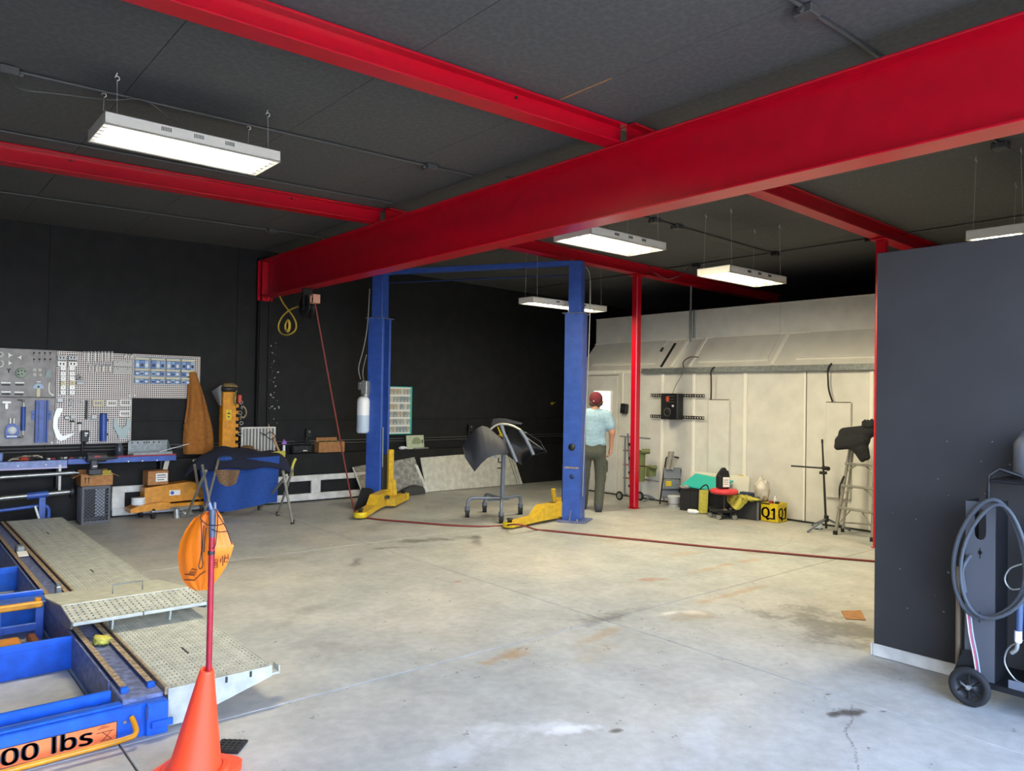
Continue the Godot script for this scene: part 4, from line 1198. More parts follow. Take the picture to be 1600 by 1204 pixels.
		part(bc, "groove", G.new().box(v3(s * 0.03, 0, 0.022), v3(0.008, 0.5, 0.004)), M.blue_dark)
	# --- perforated panels
	var arm := PackedVector2Array()
	for q in [[70, 730], [125, 730], [128, 760], [75, 860], [65, 940], [95, 1020], [130, 1060], [190, 1040], [270, 1020], [230, 1060], [160, 1100], [105, 1120], [60, 1090], [15, 960], [20, 850], [45, 770]]:
		var w := pb(q[0], q[1])
		arm.append(Vector2(w.x, w.y))
	tool("curved_arm", G.new().prism(arm, PZ, PZ + 0.03), M.tool_white, "large pale curved arm bent like a letter C", "arm")
	for col in [[135, 122], [240, 247]]:
		var which := "beside the solid grey panel" if col[0] == 135 else "beside the round grey fitting"
		for y in [265, 328, 385, 438, 490, 548]:
			var t := thing("punched_card", "small white punched block in the stacked column " + which, "block", pb(col[0], y), 0, "white punched blocks " + which)
			part(t, "block", G.new().box(v3(0, 0, 0.012), v3(0.056, 0.056, 0.02), 0.004), M.tool_white if y != 438 else mk("d9cfa0", 0.5))
			part(t, "hole", G.new().cyl(v3(0.002, 0.004, 0.02), v3(0.002, 0.004, 0.024), 0.006, -1, 8), M.tool_dark)
		for y in [142, 214]:
			var t := thing("clip_box", "grey clip box with dark slots above the white blocks " + which, "box", pb(col[1], y), 0, "grey clip boxes " + which)
			part(t, "body", G.new().box(v3(0, 0, 0.016), v3(0.098, 0.062, 0.03), 0.005), M.tool_grey if y == 142 else M.tool_white)
			for s in [-1, 1]:
				part(t, "slot", G.new().box(v3(s * 0.018, 0.002, 0.03), v3(0.018, 0.026, 0.005)), M.tool_dark)
	var lp := []
	for x in [388, 432, 470, 512, 553, 594, 632, 672, 712]:
		lp.append(pb(x, 82))
	pins("long pale pin in the upper row on the perforated panel", "long pale pins", lp, 0.115, M.tool_white, M.tool_grey, 0.0085)
	lp = []
	for x in [445, 488, 528, 568, 610, 650, 690]:
		lp.append(pb(x, 240))
	pins("short pale pin in the second row on the perforated panel", "short pale pins", lp, 0.075, M.tool_white, M.tool_grey, 0.0085)
	lp = []
	for x in [868, 905, 943]:
		lp.append(pb(x, 112))
	pins("thin pale pin above the two flat plates", "thin pale pins", lp, 0.035, M.tool_white, M.tool_grey, 0.006)
	for y in [[210, "flat grey steel plate, upper of two on the panel"], [291, "flat grey steel plate, lower of two on the panel"]]:
		var t := thing("flat_plate", y[1], "plate", pb(838, y[0]))
		part(t, "sheet", G.new().box(v3(0, 0, 0.008), v3(0.225, 0.08, 0.012), 0.002), mk("aaa89c", 0.45, 0.3))
		for s in [-1, 1]:
			part(t, "screw", G.new().cyl(v3(s * 0.062, 0.02, 0.014), v3(s * 0.062, 0.02, 0.018), 0.006, -1, 8), M.tool_dark)
	tool("ring_fitting", disc(G.new(), pb(322, 372), 0.038, 0.025, 0.014).box(pb(342, 440) + v3(0, 0, 0.014), v3(0.11, 0.04, 0.025), 0.008), M.tool_grey, "round grey ring fitting on a cross bar", "fitting")
	for q in [[550, 675, "cream rectangular frame tool next to the black bar"], [710, 675, "white rectangular frame tool above the blue cylinder"], [868, 668, "white rectangular frame tool at the panel corner"], [862, 797, "white rectangular frame tool above the flared bracket"]]:
		var t := thing("frame_tool", q[2], "frame", pb(q[0], q[1]))
		var m: Material = mk("d8cc9a", 0.5) if q[0] == 550 else M.tool_white
		for s in [-1, 1]:
			part(t, "rail", G.new().box(v3(0, s * 0.033, 0.012), v3(0.125, 0.016, 0.02), 0.003), m)
			part(t, "end", G.new().box(v3(s * 0.058, 0, 0.014), v3(0.016, 0.082, 0.024), 0.003), m)
	tool("black_bar", G.new().box(pb(413, 750) + v3(0, 0, 0.014), v3(0.028, 0.25, 0.022), 0.003), M.tool_dark, "upright black bar on the lower perforated panel", "bar")
	tool("angle_bracket", G.new().box(pb(500, 835) + v3(0, 0, 0.02), v3(0.075, 0.06, 0.035), 0.006).box(pb(495, 872) + v3(0, 0, 0.014), v3(0.12, 0.016, 0.02), 0.003), M.tool_grey, "grey angle bracket at the foot of the black bar", "bracket")
	var bcy := thing("hydraulic_cylinder", "thick glossy blue hydraulic cylinder on the perforated panel", "cylinder", pb(603, 960))
	part(bcy, "barrel", G.new().cyl(v3(0, -0.18, 0.05), v3(0, 0.18, 0.05), 0.044, -1, 20), M.blue)
	part(bcy, "top_cap", G.new().cyl(v3(0, 0.18, 0.05), v3(0, 0.195, 0.05), 0.036, -1, 16), M.blue_dark)
	for y in [0.1, -0.09]:
		part(bcy, "clip", G.new().box(v3(0.048, y, 0.04), v3(0.02, 0.035, 0.03), 0.004), M.tool_dark)
	tool("flared_bracket", G.new().prism(PackedVector2Array([Vector2(-0.112, 0.047), Vector2(-0.108, 0.15), Vector2(-0.06, 0.15), Vector2(-0.05, 0.05), Vector2(-0.02, 0.047), Vector2(0.0, 0.018), Vector2(0.02, 0.047), Vector2(0.045, 0.05), Vector2(0.055, 0.15), Vector2(0.1, 0.15), Vector2(0.1, 0.047), Vector2(0.062, -0.09), Vector2(0.062, -0.12), Vector2(-0.044, -0.12), Vector2(-0.044, -0.09)]), 0, 0.03, Transform3D(Basis(), pb(830, 985))), mk("93a098", 0.4, 0.3), "grey green flared bracket hanging at the panel corner", "bracket")
	for q in [[100, 640, 0.07, "grey box fitting above the curved arm"], [225, 640, 0.04, "small square clip in the red lit corner, upper"], [220, 715, 0.04, "small square clip in the red lit corner, lower"], [350, 650, 0.035, "small clip beside the black bar"], [180, 845, 0.055, "grey block beside the curved arm"], [250, 835, 0.06, "dark slotted block above the hammers"]]:
		tool("clip_fitting", G.new().box(pb(q[0], q[1]) + v3(0, 0, 0.016), v3(q[2], q[2] * 0.8, 0.03), 0.005).cyl(pb(q[0], q[1]) + v3(0, 0.004, 0.028), pb(q[0], q[1]) + v3(0, 0.004, 0.034), 0.008, -1, 8), M.tool_grey, q[3], "fitting")
	for q in [[246, 942, "small hammer with a pale handle under the dark slotted block"], [330, 962, "small hammer with a pale handle next to the black boxed lamp"]]:
		var t := thing("small_hammer", q[2], "hammer", pb(q[0], q[1]))
		part(t, "handle", G.new().cyl(v3(0, -0.06, 0.014), v3(0, 0.05, 0.014), 0.008, -1, 8), M.tool_white)
		part(t, "head", G.new().box(v3(-0.005, 0.06, 0.014), v3(0.055, 0.022, 0.022), 0.004), M.tool_dark)
	var bx := thing("boxed_gauge", "black square gauge box with a pale indicator and cable", "gauge", pb(392, 1035))
	part(bx, "case", G.new().box(v3(0, 0, 0.025), v3(0.1, 0.09, 0.05), 0.006), M.black_plastic)
	part(bx, "indicator", G.new().box(v3(0.012, 0.01, 0.051), v3(0.04, 0.02, 0.004), 0.001), M.white_plastic)
	part(bx, "conduit", G.new().cyl(v3(0, -0.04, 0.02), v3(0, -0.13, 0.02), 0.015, -1, 8), M.black_plastic)
	# blue bin racks on the third panel
	var k := 0
	for px in [220.5, 245.5, 269.0, 292.5]:
		var c := wz(px, 575, PZ)
		var t := thing("bin_rack", ["blue clear bin rack next to the flat plates", "blue clear bin rack, second from the flat plates", "blue clear bin rack, second from the brown coat", "blue clear bin rack just above the brown coat"][k], "bin rack", v3(c.x, 1.79, PZ))
		part(t, "back", G.new().box(v3(0, 0.19, 0.004), v3(0.19, 0.38, 0.006)), M.clear)
		for r in 3:
			var y := 0.345 - r * 0.16 + (0.0 if r == 0 else 0.03) - (0.02 if r == 1 else 0.0)
			if r == 2:
				y = 0.085
			part(t, "header_rail", G.new().box(v3(0, y, 0.03), v3(0.18, 0.03, 0.04), 0.004), mk("d8d2b4", 0.5))
			var hh := 0.11 if r == 0 else 0.055
			for j in 3:
				var b := part(t, "bin", G.new().box(v3((j - 1) * 0.058, y - 0.02 - hh / 2, 0.028), v3(0.054, hh, 0.036), 0.005), mk(["8fb0d8", "7390c4", "a8c2dc"][(j + r + k) % 3], 0.25))
				part(b, "bin_label", G.new().box(v3((j - 1) * 0.058, y - 0.02 - hh * 0.6, 0.047), v3(0.034, hh * 0.4, 0.002)), M.paper if (j + k) % 2 == 0 else M.blue_dark)
		k += 1
	# brown work coat hanging over the edge of the panel
	var coat := func(u: float, v: float) -> Vector3:
		var y := lerpf(1.95, 0.80, v)
		var w := lerpf(0.05, 0.2, smoothstep(0.0, 0.75, v)) + 0.012 * sin(v * 9.0)
		var xc := lerpf(3.47, 3.6, v) + 0.02 * sin(v * 4.0)
		var a := u * PI
		return v3(xc - cos(a) * w, y + 0.03 * sin(a) * (1.0 - v), -11.25 + sin(a) * (0.05 + 0.06 * v) + 0.018 * sin(u * 22.0 + v * 3.0) * smoothstep(0.05, 0.4, v))
	var ct := thing("work_coat", "brown canvas work coat hanging from the last perforated panel", "coat", v3(3.55, 0.8, -11.2))
	part(ct, "coat_body", W(ct).sheet(26, 22, coat, 0.012), M.brown_cloth)
	part(ct, "pocket_flap", W(ct).blob(v3(3.385, 1.2, -11.18), v3(0.03, 0.05, 0.03), 0.2, 4, 8), M.brown_cloth)
	# --- wall conduits and outlets
	for y in [[0.935, "upper of two thin black conduits along the wall above the ledge"], [0.893, "lower of two thin black conduits along the wall above the ledge"]]:
		solo("wall_conduit", G.new().cyl(v3(-3.0, y[0], -11.275), v3(11.2, y[0], -11.275), 0.012, -1, 8), M.conduit, y[1], "conduit")
	for s in [[480, 676, "black wall outlet box above the black radio"], [733, 668, "black wall outlet box behind the black fender panel"], [131, 682, "black wall outlet box below the curved arm"]]:
		var p := wz(s[0], s[1], -11.27)
		var t := thing("wall_outlet", s[2], "outlet", p)
		part(t, "box", G.new().box(v3(0, 0, 0.03), v3(0.085, 0.13, 0.06), 0.006), M.black_plastic)
		part(t, "socket", G.new().cyl(v3(0.01, 0.02, 0.06), v3(0.01, 0.02, 0.066), 0.014, -1, 10), M.tool_grey)
		part(t, "riser", G.new().cyl(v3(-0.02, -0.05, 0.02), v3(-0.02, -0.2, 0.02), 0.016, -1, 8), M.black_plastic)
	# --- workbench
	var wb := thing("workbench", "narrow blue edged workbench fixed under the tool panels", "workbench", v3(1.8, 0, -10.95))
	part(wb, "top", W(wb).box(v3(1.35, 0.8, -10.95), v3(3.6, 0.03, 0.32), 0.004), M.blue_dark)
	part(wb, "front_edge", W(wb).box(v3(0.7, 0.775, -10.79), v3(2.3, 0.085, 0.02), 0.004), mk("7f90c4", 0.4, 0.0, "soft", 2.0), "worn pale blue front edge")
	part(wb, "front_edge", W(wb).box(v3(2.5, 0.79, -10.79), v3(1.29, 0.07, 0.02), 0.004), M.blue)
	part(wb, "lower_strip", W(wb).box(v3(0.7, 0.725, -10.785), v3(2.3, 0.022, 0.02), 0.003), mk("b7aecf", 0.5))
	for x in [1.33, 1.62, 2.15, 2.55, 2.72, 2.9]:
		part(wb, "rivet", W(wb).cyl(v3(x, 0.765, -10.782), v3(x, 0.765, -10.774), 0.009, -1, 8), M.white_plastic)
	part(wb, "red_strip", W(wb).box(v3(2.75, 0.825, -10.9), v3(0.85, 0.02, 0.03), 0.003), mk("a02434", 0.5))
	for x in [-0.2, 1.77, 3.0]:
		part(wb, "bracket", W(wb).box(v3(x, 0.62, -11.02), v3(0.03, 0.34, 0.16), 0.003), M.black_metal)
	part(wb, "strap", W(wb).box(v3(1.77, 0.6, -10.77), v3(0.028, 0.32, 0.006), 0.001), M.white_metal)
	part(wb, "rail_tube", W(wb).cyl(v3(0.0, 0.615, -10.74), v3(1.93, 0.655, -10.74), 0.026, -1, 12), M.steel)
	part(wb, "rail_mouth", W(wb).tube([v3(1.93, 0.655, -10.74), v3(1.975, 0.648, -10.73)], 0.014, 8), M.steel)
	# things on the bench
	solo("shop_towel", G.new().sheet(14, 10, func(u: float, v: float) -> Vector3: return v3(1.24 + u * 0.36, 0.822 + 0.055 * sin(u * 2.4) * (1.0 - v * 0.4) + 0.012 * sin(u * 17.0 + v * 5.0), -10.86 - v * 0.15), 0.01), mk("cfc0a8", 0.95, 0.0, "soft", 4.0), "crumpled cream shop towel on the blue bench", "towel")
	solo("work_glove", G.new().blob(v3(1.4, 0.84, -10.83), v3(0.06, 0.026, 0.035), 0.5, 12, 10), mk("9c3f30", 0.9), "red and black work glove lying against the cream towel", "glove")
	solo("work_glove", G.new().blob(v3(1.47, 0.842, -10.84), v3(0.05, 0.026, 0.04), 0.4, 15, 10), M.black_cloth, "black work glove bundled beside the red one", "glove")
	var rr := RandomNumberGenerator.new()
	rr.seed = 8
	for i in 9:
		var p := v3(1.66 + i * 0.05, 0.828, -10.84 - rr.randf() * 0.12)
		var g := G.new().box(p, v3(0.045, 0.022, 0.03), 0.004, Basis(Vector3.UP, rr.randf() * 3.0))
		solo("hand_tool", g, [M.tool_white, mk("9c3a44", 0.5), M.tool_dark, M.tool_grey][i % 4], ["small white loose part scattered beside the cream towel", "small red loose part scattered beside the cream towel", "small black loose part scattered beside the cream towel", "small grey loose part scattered beside the cream towel"][i % 4], "part", "loose parts on the bench")
	solo("blue_tub", G.new().lathe([Vector2(0, 0), Vector2(0.05, 0), Vector2(0.056, 0.1), Vector2(0.05, 0.1), Vector2(0.046, 0.01), Vector2(0, 0.01)], v3(1.14, 0.816, -10.92), 16), mk("8296c8", 0.4), "pale blue tub at the end of the bench", "tub")
	var tray := thing("metal_tray", "pale grey metal tray with a row of holes standing on the bench", "tray", v3(2.86, 0.816, -10.98))
	part(tray, "back", W(tray).box(v3(2.86, 0.92, -11.08), v3(0.5, 0.2, 0.012), 0.003), M.galv)
	part(tray, "base", W(tray).box(v3(2.87, 0.826, -10.99), v3(0.5, 0.02, 0.18), 0.003), M.galv)
	part(tray, "front_lip", W(tray).box(v3(2.88, 0.845, -10.9), v3(0.5, 0.05, 0.012), 0.003), M.galv)
	part(tray, "side", W(tray).prism(PackedVector2Array([Vector2(-10.9, 0.82), Vector2(-10.9, 0.87), Vector2(-11.08, 1.02), Vector2(-11.08, 0.82)]), -0.005, 0.005, Transform3D(Basis(Vector3.BACK, Vector3.UP, Vector3.LEFT), v3(3.115, 0, 0))), M.galv)
	for x in [2.66, 2.73, 2.81, 2.84, 2.87, 2.93, 3.0]:
		part(tray, "hole", W(tray).cyl(v3(x, 0.99, -11.075), v3(x, 0.99, -11.0715), 0.011, -1, 10), M.tool_dark)
	solo("slim_rod", G.new().cyl(v3(2.96, 0.87, -10.9), v3(3.33, 0.97, -10.86), 0.005, -1, 6), M.white_plastic, "thin white rod leaning out of the metal tray", "rod")
	var stool_jar := solo("thinner_can", G.new().lathe([Vector2(0, 0), Vector2(0.05, 0), Vector2(0.05, 0.13), Vector2(0.03, 0.16), Vector2(0.03, 0.18), Vector2(0, 0.18)], v3(2.48, 0.816, -10.98), 18), mk("3a424c", 0.3), "dark glass jar standing beside the metal tray", "jar")
	stool_jar.set_meta("category", "jar")
	solo("yellow_plug", G.new().cyl(wz(862, 630, -11.3), wz(862, 630, -11.3) + v3(0, 0, 0.02), 0.028, -1, 10).box(wz(866, 629, -11.29), v3(0.05, 0.02, 0.02), 0.004), M.yellow_bright, "tiny yellow plug on the black wall beside the lift post", "plug")

# ---------------------------------------------------------------- things along the back wall
func carton(called: String, label: String, c: Vector3, s: Vector3, m: Material, open := true, turn := 0.0) -> Node3D:
	var t := thing(called, label, "box", c, turn)
	for k in [-1, 1]:
		part(t, "side", G.new().box(v3(k * (s.x / 2 - 0.003), s.y / 2, 0), v3(0.006, s.y, s.z)), m)
		part(t, "side", G.new().box(v3(0, s.y / 2, k * (s.z / 2 - 0.003)), v3(s.x - 0.012, s.y, 0.006)), m)
	part(t, "bottom", G.new().box(v3(0, 0.003, 0), v3(s.x, 0.006, s.z)), m)
	if not open:
		part(t, "top", G.new().box(v3(0, s.y - 0.003, 0), v3(s.x, 0.006, s.z)), m)
	return t

func build_back_row() -> void:
	# milk crate stood on end, with a carton and a power tool on it
	var cr := thing("milk_crate", "black plastic milk crate stood on end with lattice sides", "crate", v3(2.165, 0, -10.825))
	var w := 0.33
	var h := 0.48
	var d := 0.28
	var lat := func(g: G, fw: float, fh: float, tr: Transform3D) -> G:
		var keep := g.xf
		g.xf = keep * tr
		for s in [-1, 1]:
			g.box(v3(s * (fw / 2 - 0.015), 0, 0), v3(0.03, fh, 0.014), 0.002)
			g.box(v3(0, s * (fh / 2 - 0.02), 0), v3(fw - 0.06, 0.04, 0.014), 0.002)
		var n := 14
		for i in range(-n, n):
			for sgn in [-1.0, 1.0]:
				var x0 := i * 0.042
				# clip the slanting bar to the opening
				var lo := -fh / 2 + 0.03
				var hi := fh / 2 - 0.03
				var L := -fw / 2 + 0.02
				var R := fw / 2 - 0.02
				var ya := lo
				var yb := hi
				var f0: float = x0
				if sgn > 0:
					ya = maxf(ya, lo + (L - f0))
					yb = minf(yb, lo + (R - f0))
				else:
					ya = maxf(ya, lo + (f0 - R))
					yb = minf(yb, lo + (f0 - L))
				if yb - ya > 0.02:
					var a := v3(f0 + sgn * (ya - lo), ya, 0)
					var b := v3(f0 + sgn * (yb - lo), yb, 0)
					g.box((a + b) * 0.5, v3(0.008, a.distance_to(b), 0.008), 0.0, Basis(Vector3.BACK, -sgn * PI / 4))
		g.xf = keep
		return g
	var crate_m := mk("505154", 0.5)
	part(cr, "front_lattice", lat.call(G.new(), w, h, Transform3D(Basis(), v3(0, h / 2, d / 2 - 0.007))), crate_m)
	part(cr, "rear_lattice", lat.call(G.new(), w, h, Transform3D(Basis(), v3(0, h / 2, -d / 2 + 0.007))), crate_m)
	for s in [-1, 1]:
		var sd := G.new().box(v3(s * (w / 2 - 0.004), h / 2, 0), v3(0.008, h, d - 0.02), 0.002)
		for k in 6:
			sd.box(v3(s * (w / 2 + 0.002), h / 2, -d / 2 + 0.04 + k * 0.04), v3(0.008, h - 0.04, 0.01))
		part(cr, "ribbed_side", sd, crate_m)
		part(cr, "cap", G.new().box(v3(0, h / 2 + s * (h / 2 - 0.006), 0), v3(w - 0.02, 0.012, d - 0.03), 0.002), crate_m)
	part(cr, "card", G.new().box(v3(0.05, h / 2 + 0.03, d / 2 - 0.035), v3(0.11, 0.36, 0.006)), mk("a9acb2", 0.6), "pale sheet standing inside the crate")
	var bx := carton("cardboard_box", "low cardboard box with two black arrows on top of the milk crate", v3(2.165, h, -10.82), v3(0.36, 0.15, 0.3), M.cardboard)
	for k in 2:
		var g := G.new().box(v3(-0.13 + k * 0.035, 0.07, 0.151), v3(0.008, 0.05, 0.002))
		g.prism(PackedVector2Array([Vector2(-0.014, 0), Vector2(0.014, 0), Vector2(0, 0.02)]), 0.15, 0.152, Transform3D(Basis(), v3(-0.13 + k * 0.035, 0.095, 0)))
		part(bx, "printed_arrow", g, M.ink)
	part(bx, "flap", G.new().box(v3(0.06, 0.16, 0.12), v3(0.22, 0.005, 0.1), 0.0, Basis(Vector3.RIGHT, 0.5)), mk("d6c65a", 0.8, 0.0, "soft", 3.0), "yellow printed flap")
	part(bx, "flap", G.new().box(v3(0, 0.16, -0.13), v3(0.34, 0.005, 0.07), 0.0, Basis(Vector3.RIGHT, -1.0)), M.cardboard)
	for s in [-1, 1]:
		part(bx, "flap", G.new().box(v3(s * 0.22, 0.13, 0), v3(0.1, 0.005, 0.2), 0.0, Basis(Vector3.BACK, -s * 0.5)), M.cardboard)
	var dr := thing("impact_wrench", "black cordless impact wrench standing on the blue bench edge", "power tool", v3(2.13, 0.63, -10.66))
	part(dr, "body", W(dr).cyl(v3(2.04, 0.845, -10.66), v3(2.26, 0.835, -10.68), 0.06, 0.055, 16), mk("3b3c40", 0.5))
	part(dr, "nose", W(dr).cyl(v3(2.26, 0.835, -10.68), v3(2.4, 0.83, -10.69), 0.03, 0.016, 12), mk("2c2d30", 0.5))
	part(dr, "grip", W(dr).box(v3(2.12, 0.74, -10.66), v3(0.085, 0.16, 0.08), 0.015), mk("3b3c40", 0.5))
	part(dr, "battery", W(dr).box(v3(2.13, 0.665, -10.655), v3(0.16, 0.08, 0.11), 0.012), mk("2c2d30", 0.5))
	part(dr, "badge", W(dr).box(v3(2.13, 0.735, -10.6185), v3(0.05, 0.014, 0.003)).box(v3(2.115, 0.735, -10.678), v3(0.012, 0.035, 0.003)).box(v3(2.145, 0.735, -10.678), v3(0.012, 0.035, 0.003)), M.paper, "pale badge like a letter H")
	part(dr, "red_mark", W(dr).box(v3(2.15, 0.86, -10.6), v3(0.07, 0.018, 0.004)), mk("b03a2c", 0.5))
	# yellow pulling tower on casters
	var tw := thing("pulling_tower", "yellow steel pulling tower with a notched upright and wheeled base", "pulling tower", v3(3.3, 0, -10.85))
	part(tw, "upright", W(tw).box(v3(3.87, 0.95, -10.9), v3(0.19, 1.5, 0.14), 0.008), M.orange_yellow)
	for i in 11:
		part(tw, "tooth", W(tw).box(v3(3.985, 0.55 + i * 0.095, -10.9), v3(0.045, 0.05, 0.12), 0.004), M.orange_yellow)
	part(tw, "tooth_back", W(tw).box(v3(3.975, 1.0, -10.93), v3(0.03, 1.3, 0.05)), M.tool_dark)
	part(tw, "warning_label", W(tw).box(v3(3.86, 1.37, -10.829), v3(0.075, 0.15, 0.003)), M.yellow_bright, "yellow warning label")
	part(tw, "label_print", W(tw).box(v3(3.86, 1.39, -10.8265), v3(0.04, 0.016, 0.002)).box(v3(3.86, 1.345, -10.8265), v3(0.025, 0.018, 0.002)), M.ink)
	part(tw, "base_beam", W(tw).prism(PackedVector2Array([Vector2(2.74, 0.2), Vector2(2.74, 0.41), Vector2(2.95, 0.43), Vector2(3.3, 0.46), Vector2(3.9, 0.36), Vector2(3.9, 0.22), Vector2(3.0, 0.2)]), -10.94, -10.72), M.orange_yellow)
	part(tw, "tongue", W(tw).prism(PackedVector2Array([Vector2(2.56, 0.1), Vector2(2.56, 0.15), Vector2(2.66, 0.19), Vector2(2.95, 0.22), Vector2(3.05, 0.2), Vector2(3.05, 0.12)]), -10.94, -10.66), M.orange_yellow)
	part(tw, "cross_foot", W(tw).box(v3(3.4, 0.16, -10.7), v3(0.9, 0.05, 0.06), 0.005), M.orange_yellow)
	part(tw, "badge_plate", W(tw).box(v3(3.12, 0.325, -10.718), v3(0.14, 0.07, 0.003)), M.paper, "white badge with a blue disc")
	part(tw, "badge_disc", W(tw).cyl(v3(3.085, 0.325, -10.7165), v3(3.085, 0.325, -10.7145), 0.025, -1, 16), M.blue)
	var k := 0
	for p in [v3(2.84, 0, -10.69), v3(2.74, 0, -10.9), v3(3.75, 0, -10.7), v3(3.75, 0, -11.0)]:
		var c := part(tw, "caster", W(tw).box(p + v3(0, 0.1, 0), v3(0.05, 0.08, 0.06), 0.006), M.steel)
		part(c, "wheel", W(tw).cyl(p + v3(-0.02, 0.05, 0), p + v3(0.02, 0.05, 0), 0.05, -1, 16), M.rubber)
		k += 1
	for i in 7:
		var y := 1.55 - i * 0.075
		part(tw, "chain_link", W(tw).tube(ring_pts(v3(4.03 + 0.012 * sin(i * 2.0), y, -10.82), 0.024, 10, 2 if i % 2 == 0 else 0), 0.007, 5, true), M.tool_grey)
	part(tw, "hook", W(tw).tube(curve([v3(4.05, 1.5, -10.8), v3(4.09, 1.45, -10.8), v3(4.1, 1.38, -10.8), v3(4.06, 1.33, -10.8), v3(4.02, 1.36, -10.8)]), 0.011, 6), M.rust_edge)
	part(tw, "red_clip", W(tw).box(v3(4.0, 1.6, -10.8), v3(0.05, 0.12, 0.04), 0.008), mk("b8483a", 0.5))
	# face shield and cloth cap on top of the tower
	var fs := thing("face_shield", "smoked face shield with a tan cloth cap resting on the yellow tower", "face shield", v3(3.87, 1.7, -10.88))
	part(fs, "visor", W(fs).sheet(12, 10, func(u: float, v: float) -> Vector3:
		var q := Vector2(lerpf(331, 346, u), lerpf(611, 601, u)).lerp(Vector2(lerpf(342, 346, u), 633), v)
		return dp(q.x, q.y, 10.72 - 0.06 * sin(u * 2.4) + 0.05 * v), 0.004), mk("6f7272", 0.2))
	part(fs, "head_band", W(fs).lathe([Vector2(0.12, -0.025), Vector2(0.132, -0.02), Vector2(0.132, 0.03), Vector2(0.12, 0.035)], v3(3.86, 1.735, -10.88), 20), M.tool_dark)
	part(fs, "cloth_cap", W(fs).blob(v3(3.87, 1.765, -10.88), v3(0.115, 0.062, 0.11), 0.2, 3, 10), mk("a98f5c", 0.95, 0.0, "patch", 5.0))
	part(fs, "strap", W(fs).tube(curve([v3(3.95, 1.72, -10.78), v3(3.92, 1.6, -10.8), v3(3.95, 1.5, -10.79)]), 0.01, 6), M.olive)
	var cb := carton("cardboard_box", "small closed cardboard box with a white label on the yellow tower base", v3(2.9, 0.44, -10.83), v3(0.26, 0.19, 0.2), M.cardboard, false, 4)
	part(cb, "shipping_label", G.new().box(v3(0.045, 0.1, 0.101), v3(0.15, 0.11, 0.002)), M.paper)
	part(cb, "label_print", G.new().box(v3(0.04, 0.13, 0.1025), v3(0.11, 0.012, 0.001)).box(v3(0.04, 0.1, 0.1025), v3(0.12, 0.008, 0.001)).box(v3(0.03, 0.07, 0.1025), v3(0.09, 0.01, 0.001)), M.tool_dark)
	solo("wooden_shim", G.new().box(v3(3.04, 0.69, -10.86), v3(0.06, 0.16, 0.012), 0.002, Basis(Vector3.BACK, -0.2)), mk("b9b6a6", 0.7), "pale offcut standing behind the small cardboard box", "offcut")
	var pc := thing("paper_plates", "short stack of white tubs under the yellow tower base", "tub", v3(2.67, 0.192, -10.74))
	for i in 3:
		part(pc, "tub", G.new().lathe([Vector2(0, 0), Vector2(0.075, 0), Vector2(0.088, 0.03), Vector2(0, 0.03)], v3(0, i * 0.032, 0), 18), M.white_plastic)
	var fit := thing("steel_fitting", "lumpy grey steel fitting on the floor beside the yellow base", "fitting", v3(3.2, 0, -10.6))
	part(fit, "body", W(fit).cyl(v3(3.12, 0, -10.62), v3(3.12, 0.12, -10.62), 0.05, 0.035, 14).blob(v3(3.24, 0.05, -10.6), v3(0.08, 0.05, 0.05), 0.3, 4, 8), M.tool_grey)
	# white sill panel with rectangular openings
	var sp := thing("sill_panel", "long white painted steel panel with rectangular openings against the kerb wall", "panel", v3(4.4, 0.02, -11.05))
	part(sp, "top_rail", W(sp).box(v3(4.35, 0.37, -11.075), v3(3.85, 0.09, 0.04), 0.008), M.white_metal)
	part(sp, "bottom_rail", W(sp).box(v3(4.35, 0.08, -11.055), v3(3.85, 0.11, 0.04), 0.008), M.white_metal)
	for x in [2.5, 3.05, 3.75, 4.62, 5.33, 6.2]:
		part(sp, "post", W(sp).box(v3(x, 0.22, -11.065), v3(0.16 if x < 6 else 0.12, 0.24, 0.036), 0.006), M.white_metal)
	# leaning panels
	var lean := func(p: Array, zt: float, zb: float, th: float) -> G:
		var g := G.new()
		var q := []
		for i in 4:
			q.append(v3(p[i][0], p[i][1], zt if i < 2 else zb))
		var n: Vector3 = ((q[1] as Vector3) - q[0]).cross((q[3] as Vector3) - q[0]).normalized() * th
		var m: Vector3 = (q[0] + q[1] + q[2] + q[3]) * 0.25 + n * 0.5
		for f in [[0, 1, 2, 3]]:
			g.quad_out(q[0], q[1], q[2], q[3], m)
			g.quad_out(q[0] + n, q[1] + n, q[2] + n, q[3] + n, m)
		for i in 4:
			var j := (i + 1) % 4
			g.quad_out(q[i], q[j], q[j] + n, q[i] + n, m)
		return g
	solo("hood_panel", lean.call([[6.52, 0.535], [7.18, 0.62], [7.3, 0.12], [6.6, 0.0]], -11.09, -10.97, 0.02), M.primer, "mottled grey primed car panel leaning behind the blue lift post", "car panel")
	var np := thing("narrow_panel", "narrow grey panel with a pale rim leaning beside the lift post", "car panel", v3(6.1, 0, -11.0))
	part(np, "sheet", (lean.call([[5.98, 0.5], [6.3, 0.54], [6.34, 0.02], [6.14, 0.0]], -11.085, -10.98, 0.02) as G).mesh(), M.primer).position = -np.position
	part(np, "rim", W(np).tube([v3(5.98, 0.5, -11.07), v3(6.13, 0.03, -10.965), v3(6.3, 0.03, -10.965)], 0.014, 6), M.white_metal)
	solo("door_skin", lean.call([[7.3, 0.6], [8.137, 0.625], [8.217, 0.01], [7.38, 0.01]], -11.09, -10.99, 0.02), M.offwhite, "cream door skin leaning on the kerb wall next to the mottled panel", "car panel")
	var wp := thing("door_skin", "long cream door skin leaning on the kerb wall behind the fender stand", "car panel", v3(8.8, 0, -11.0))
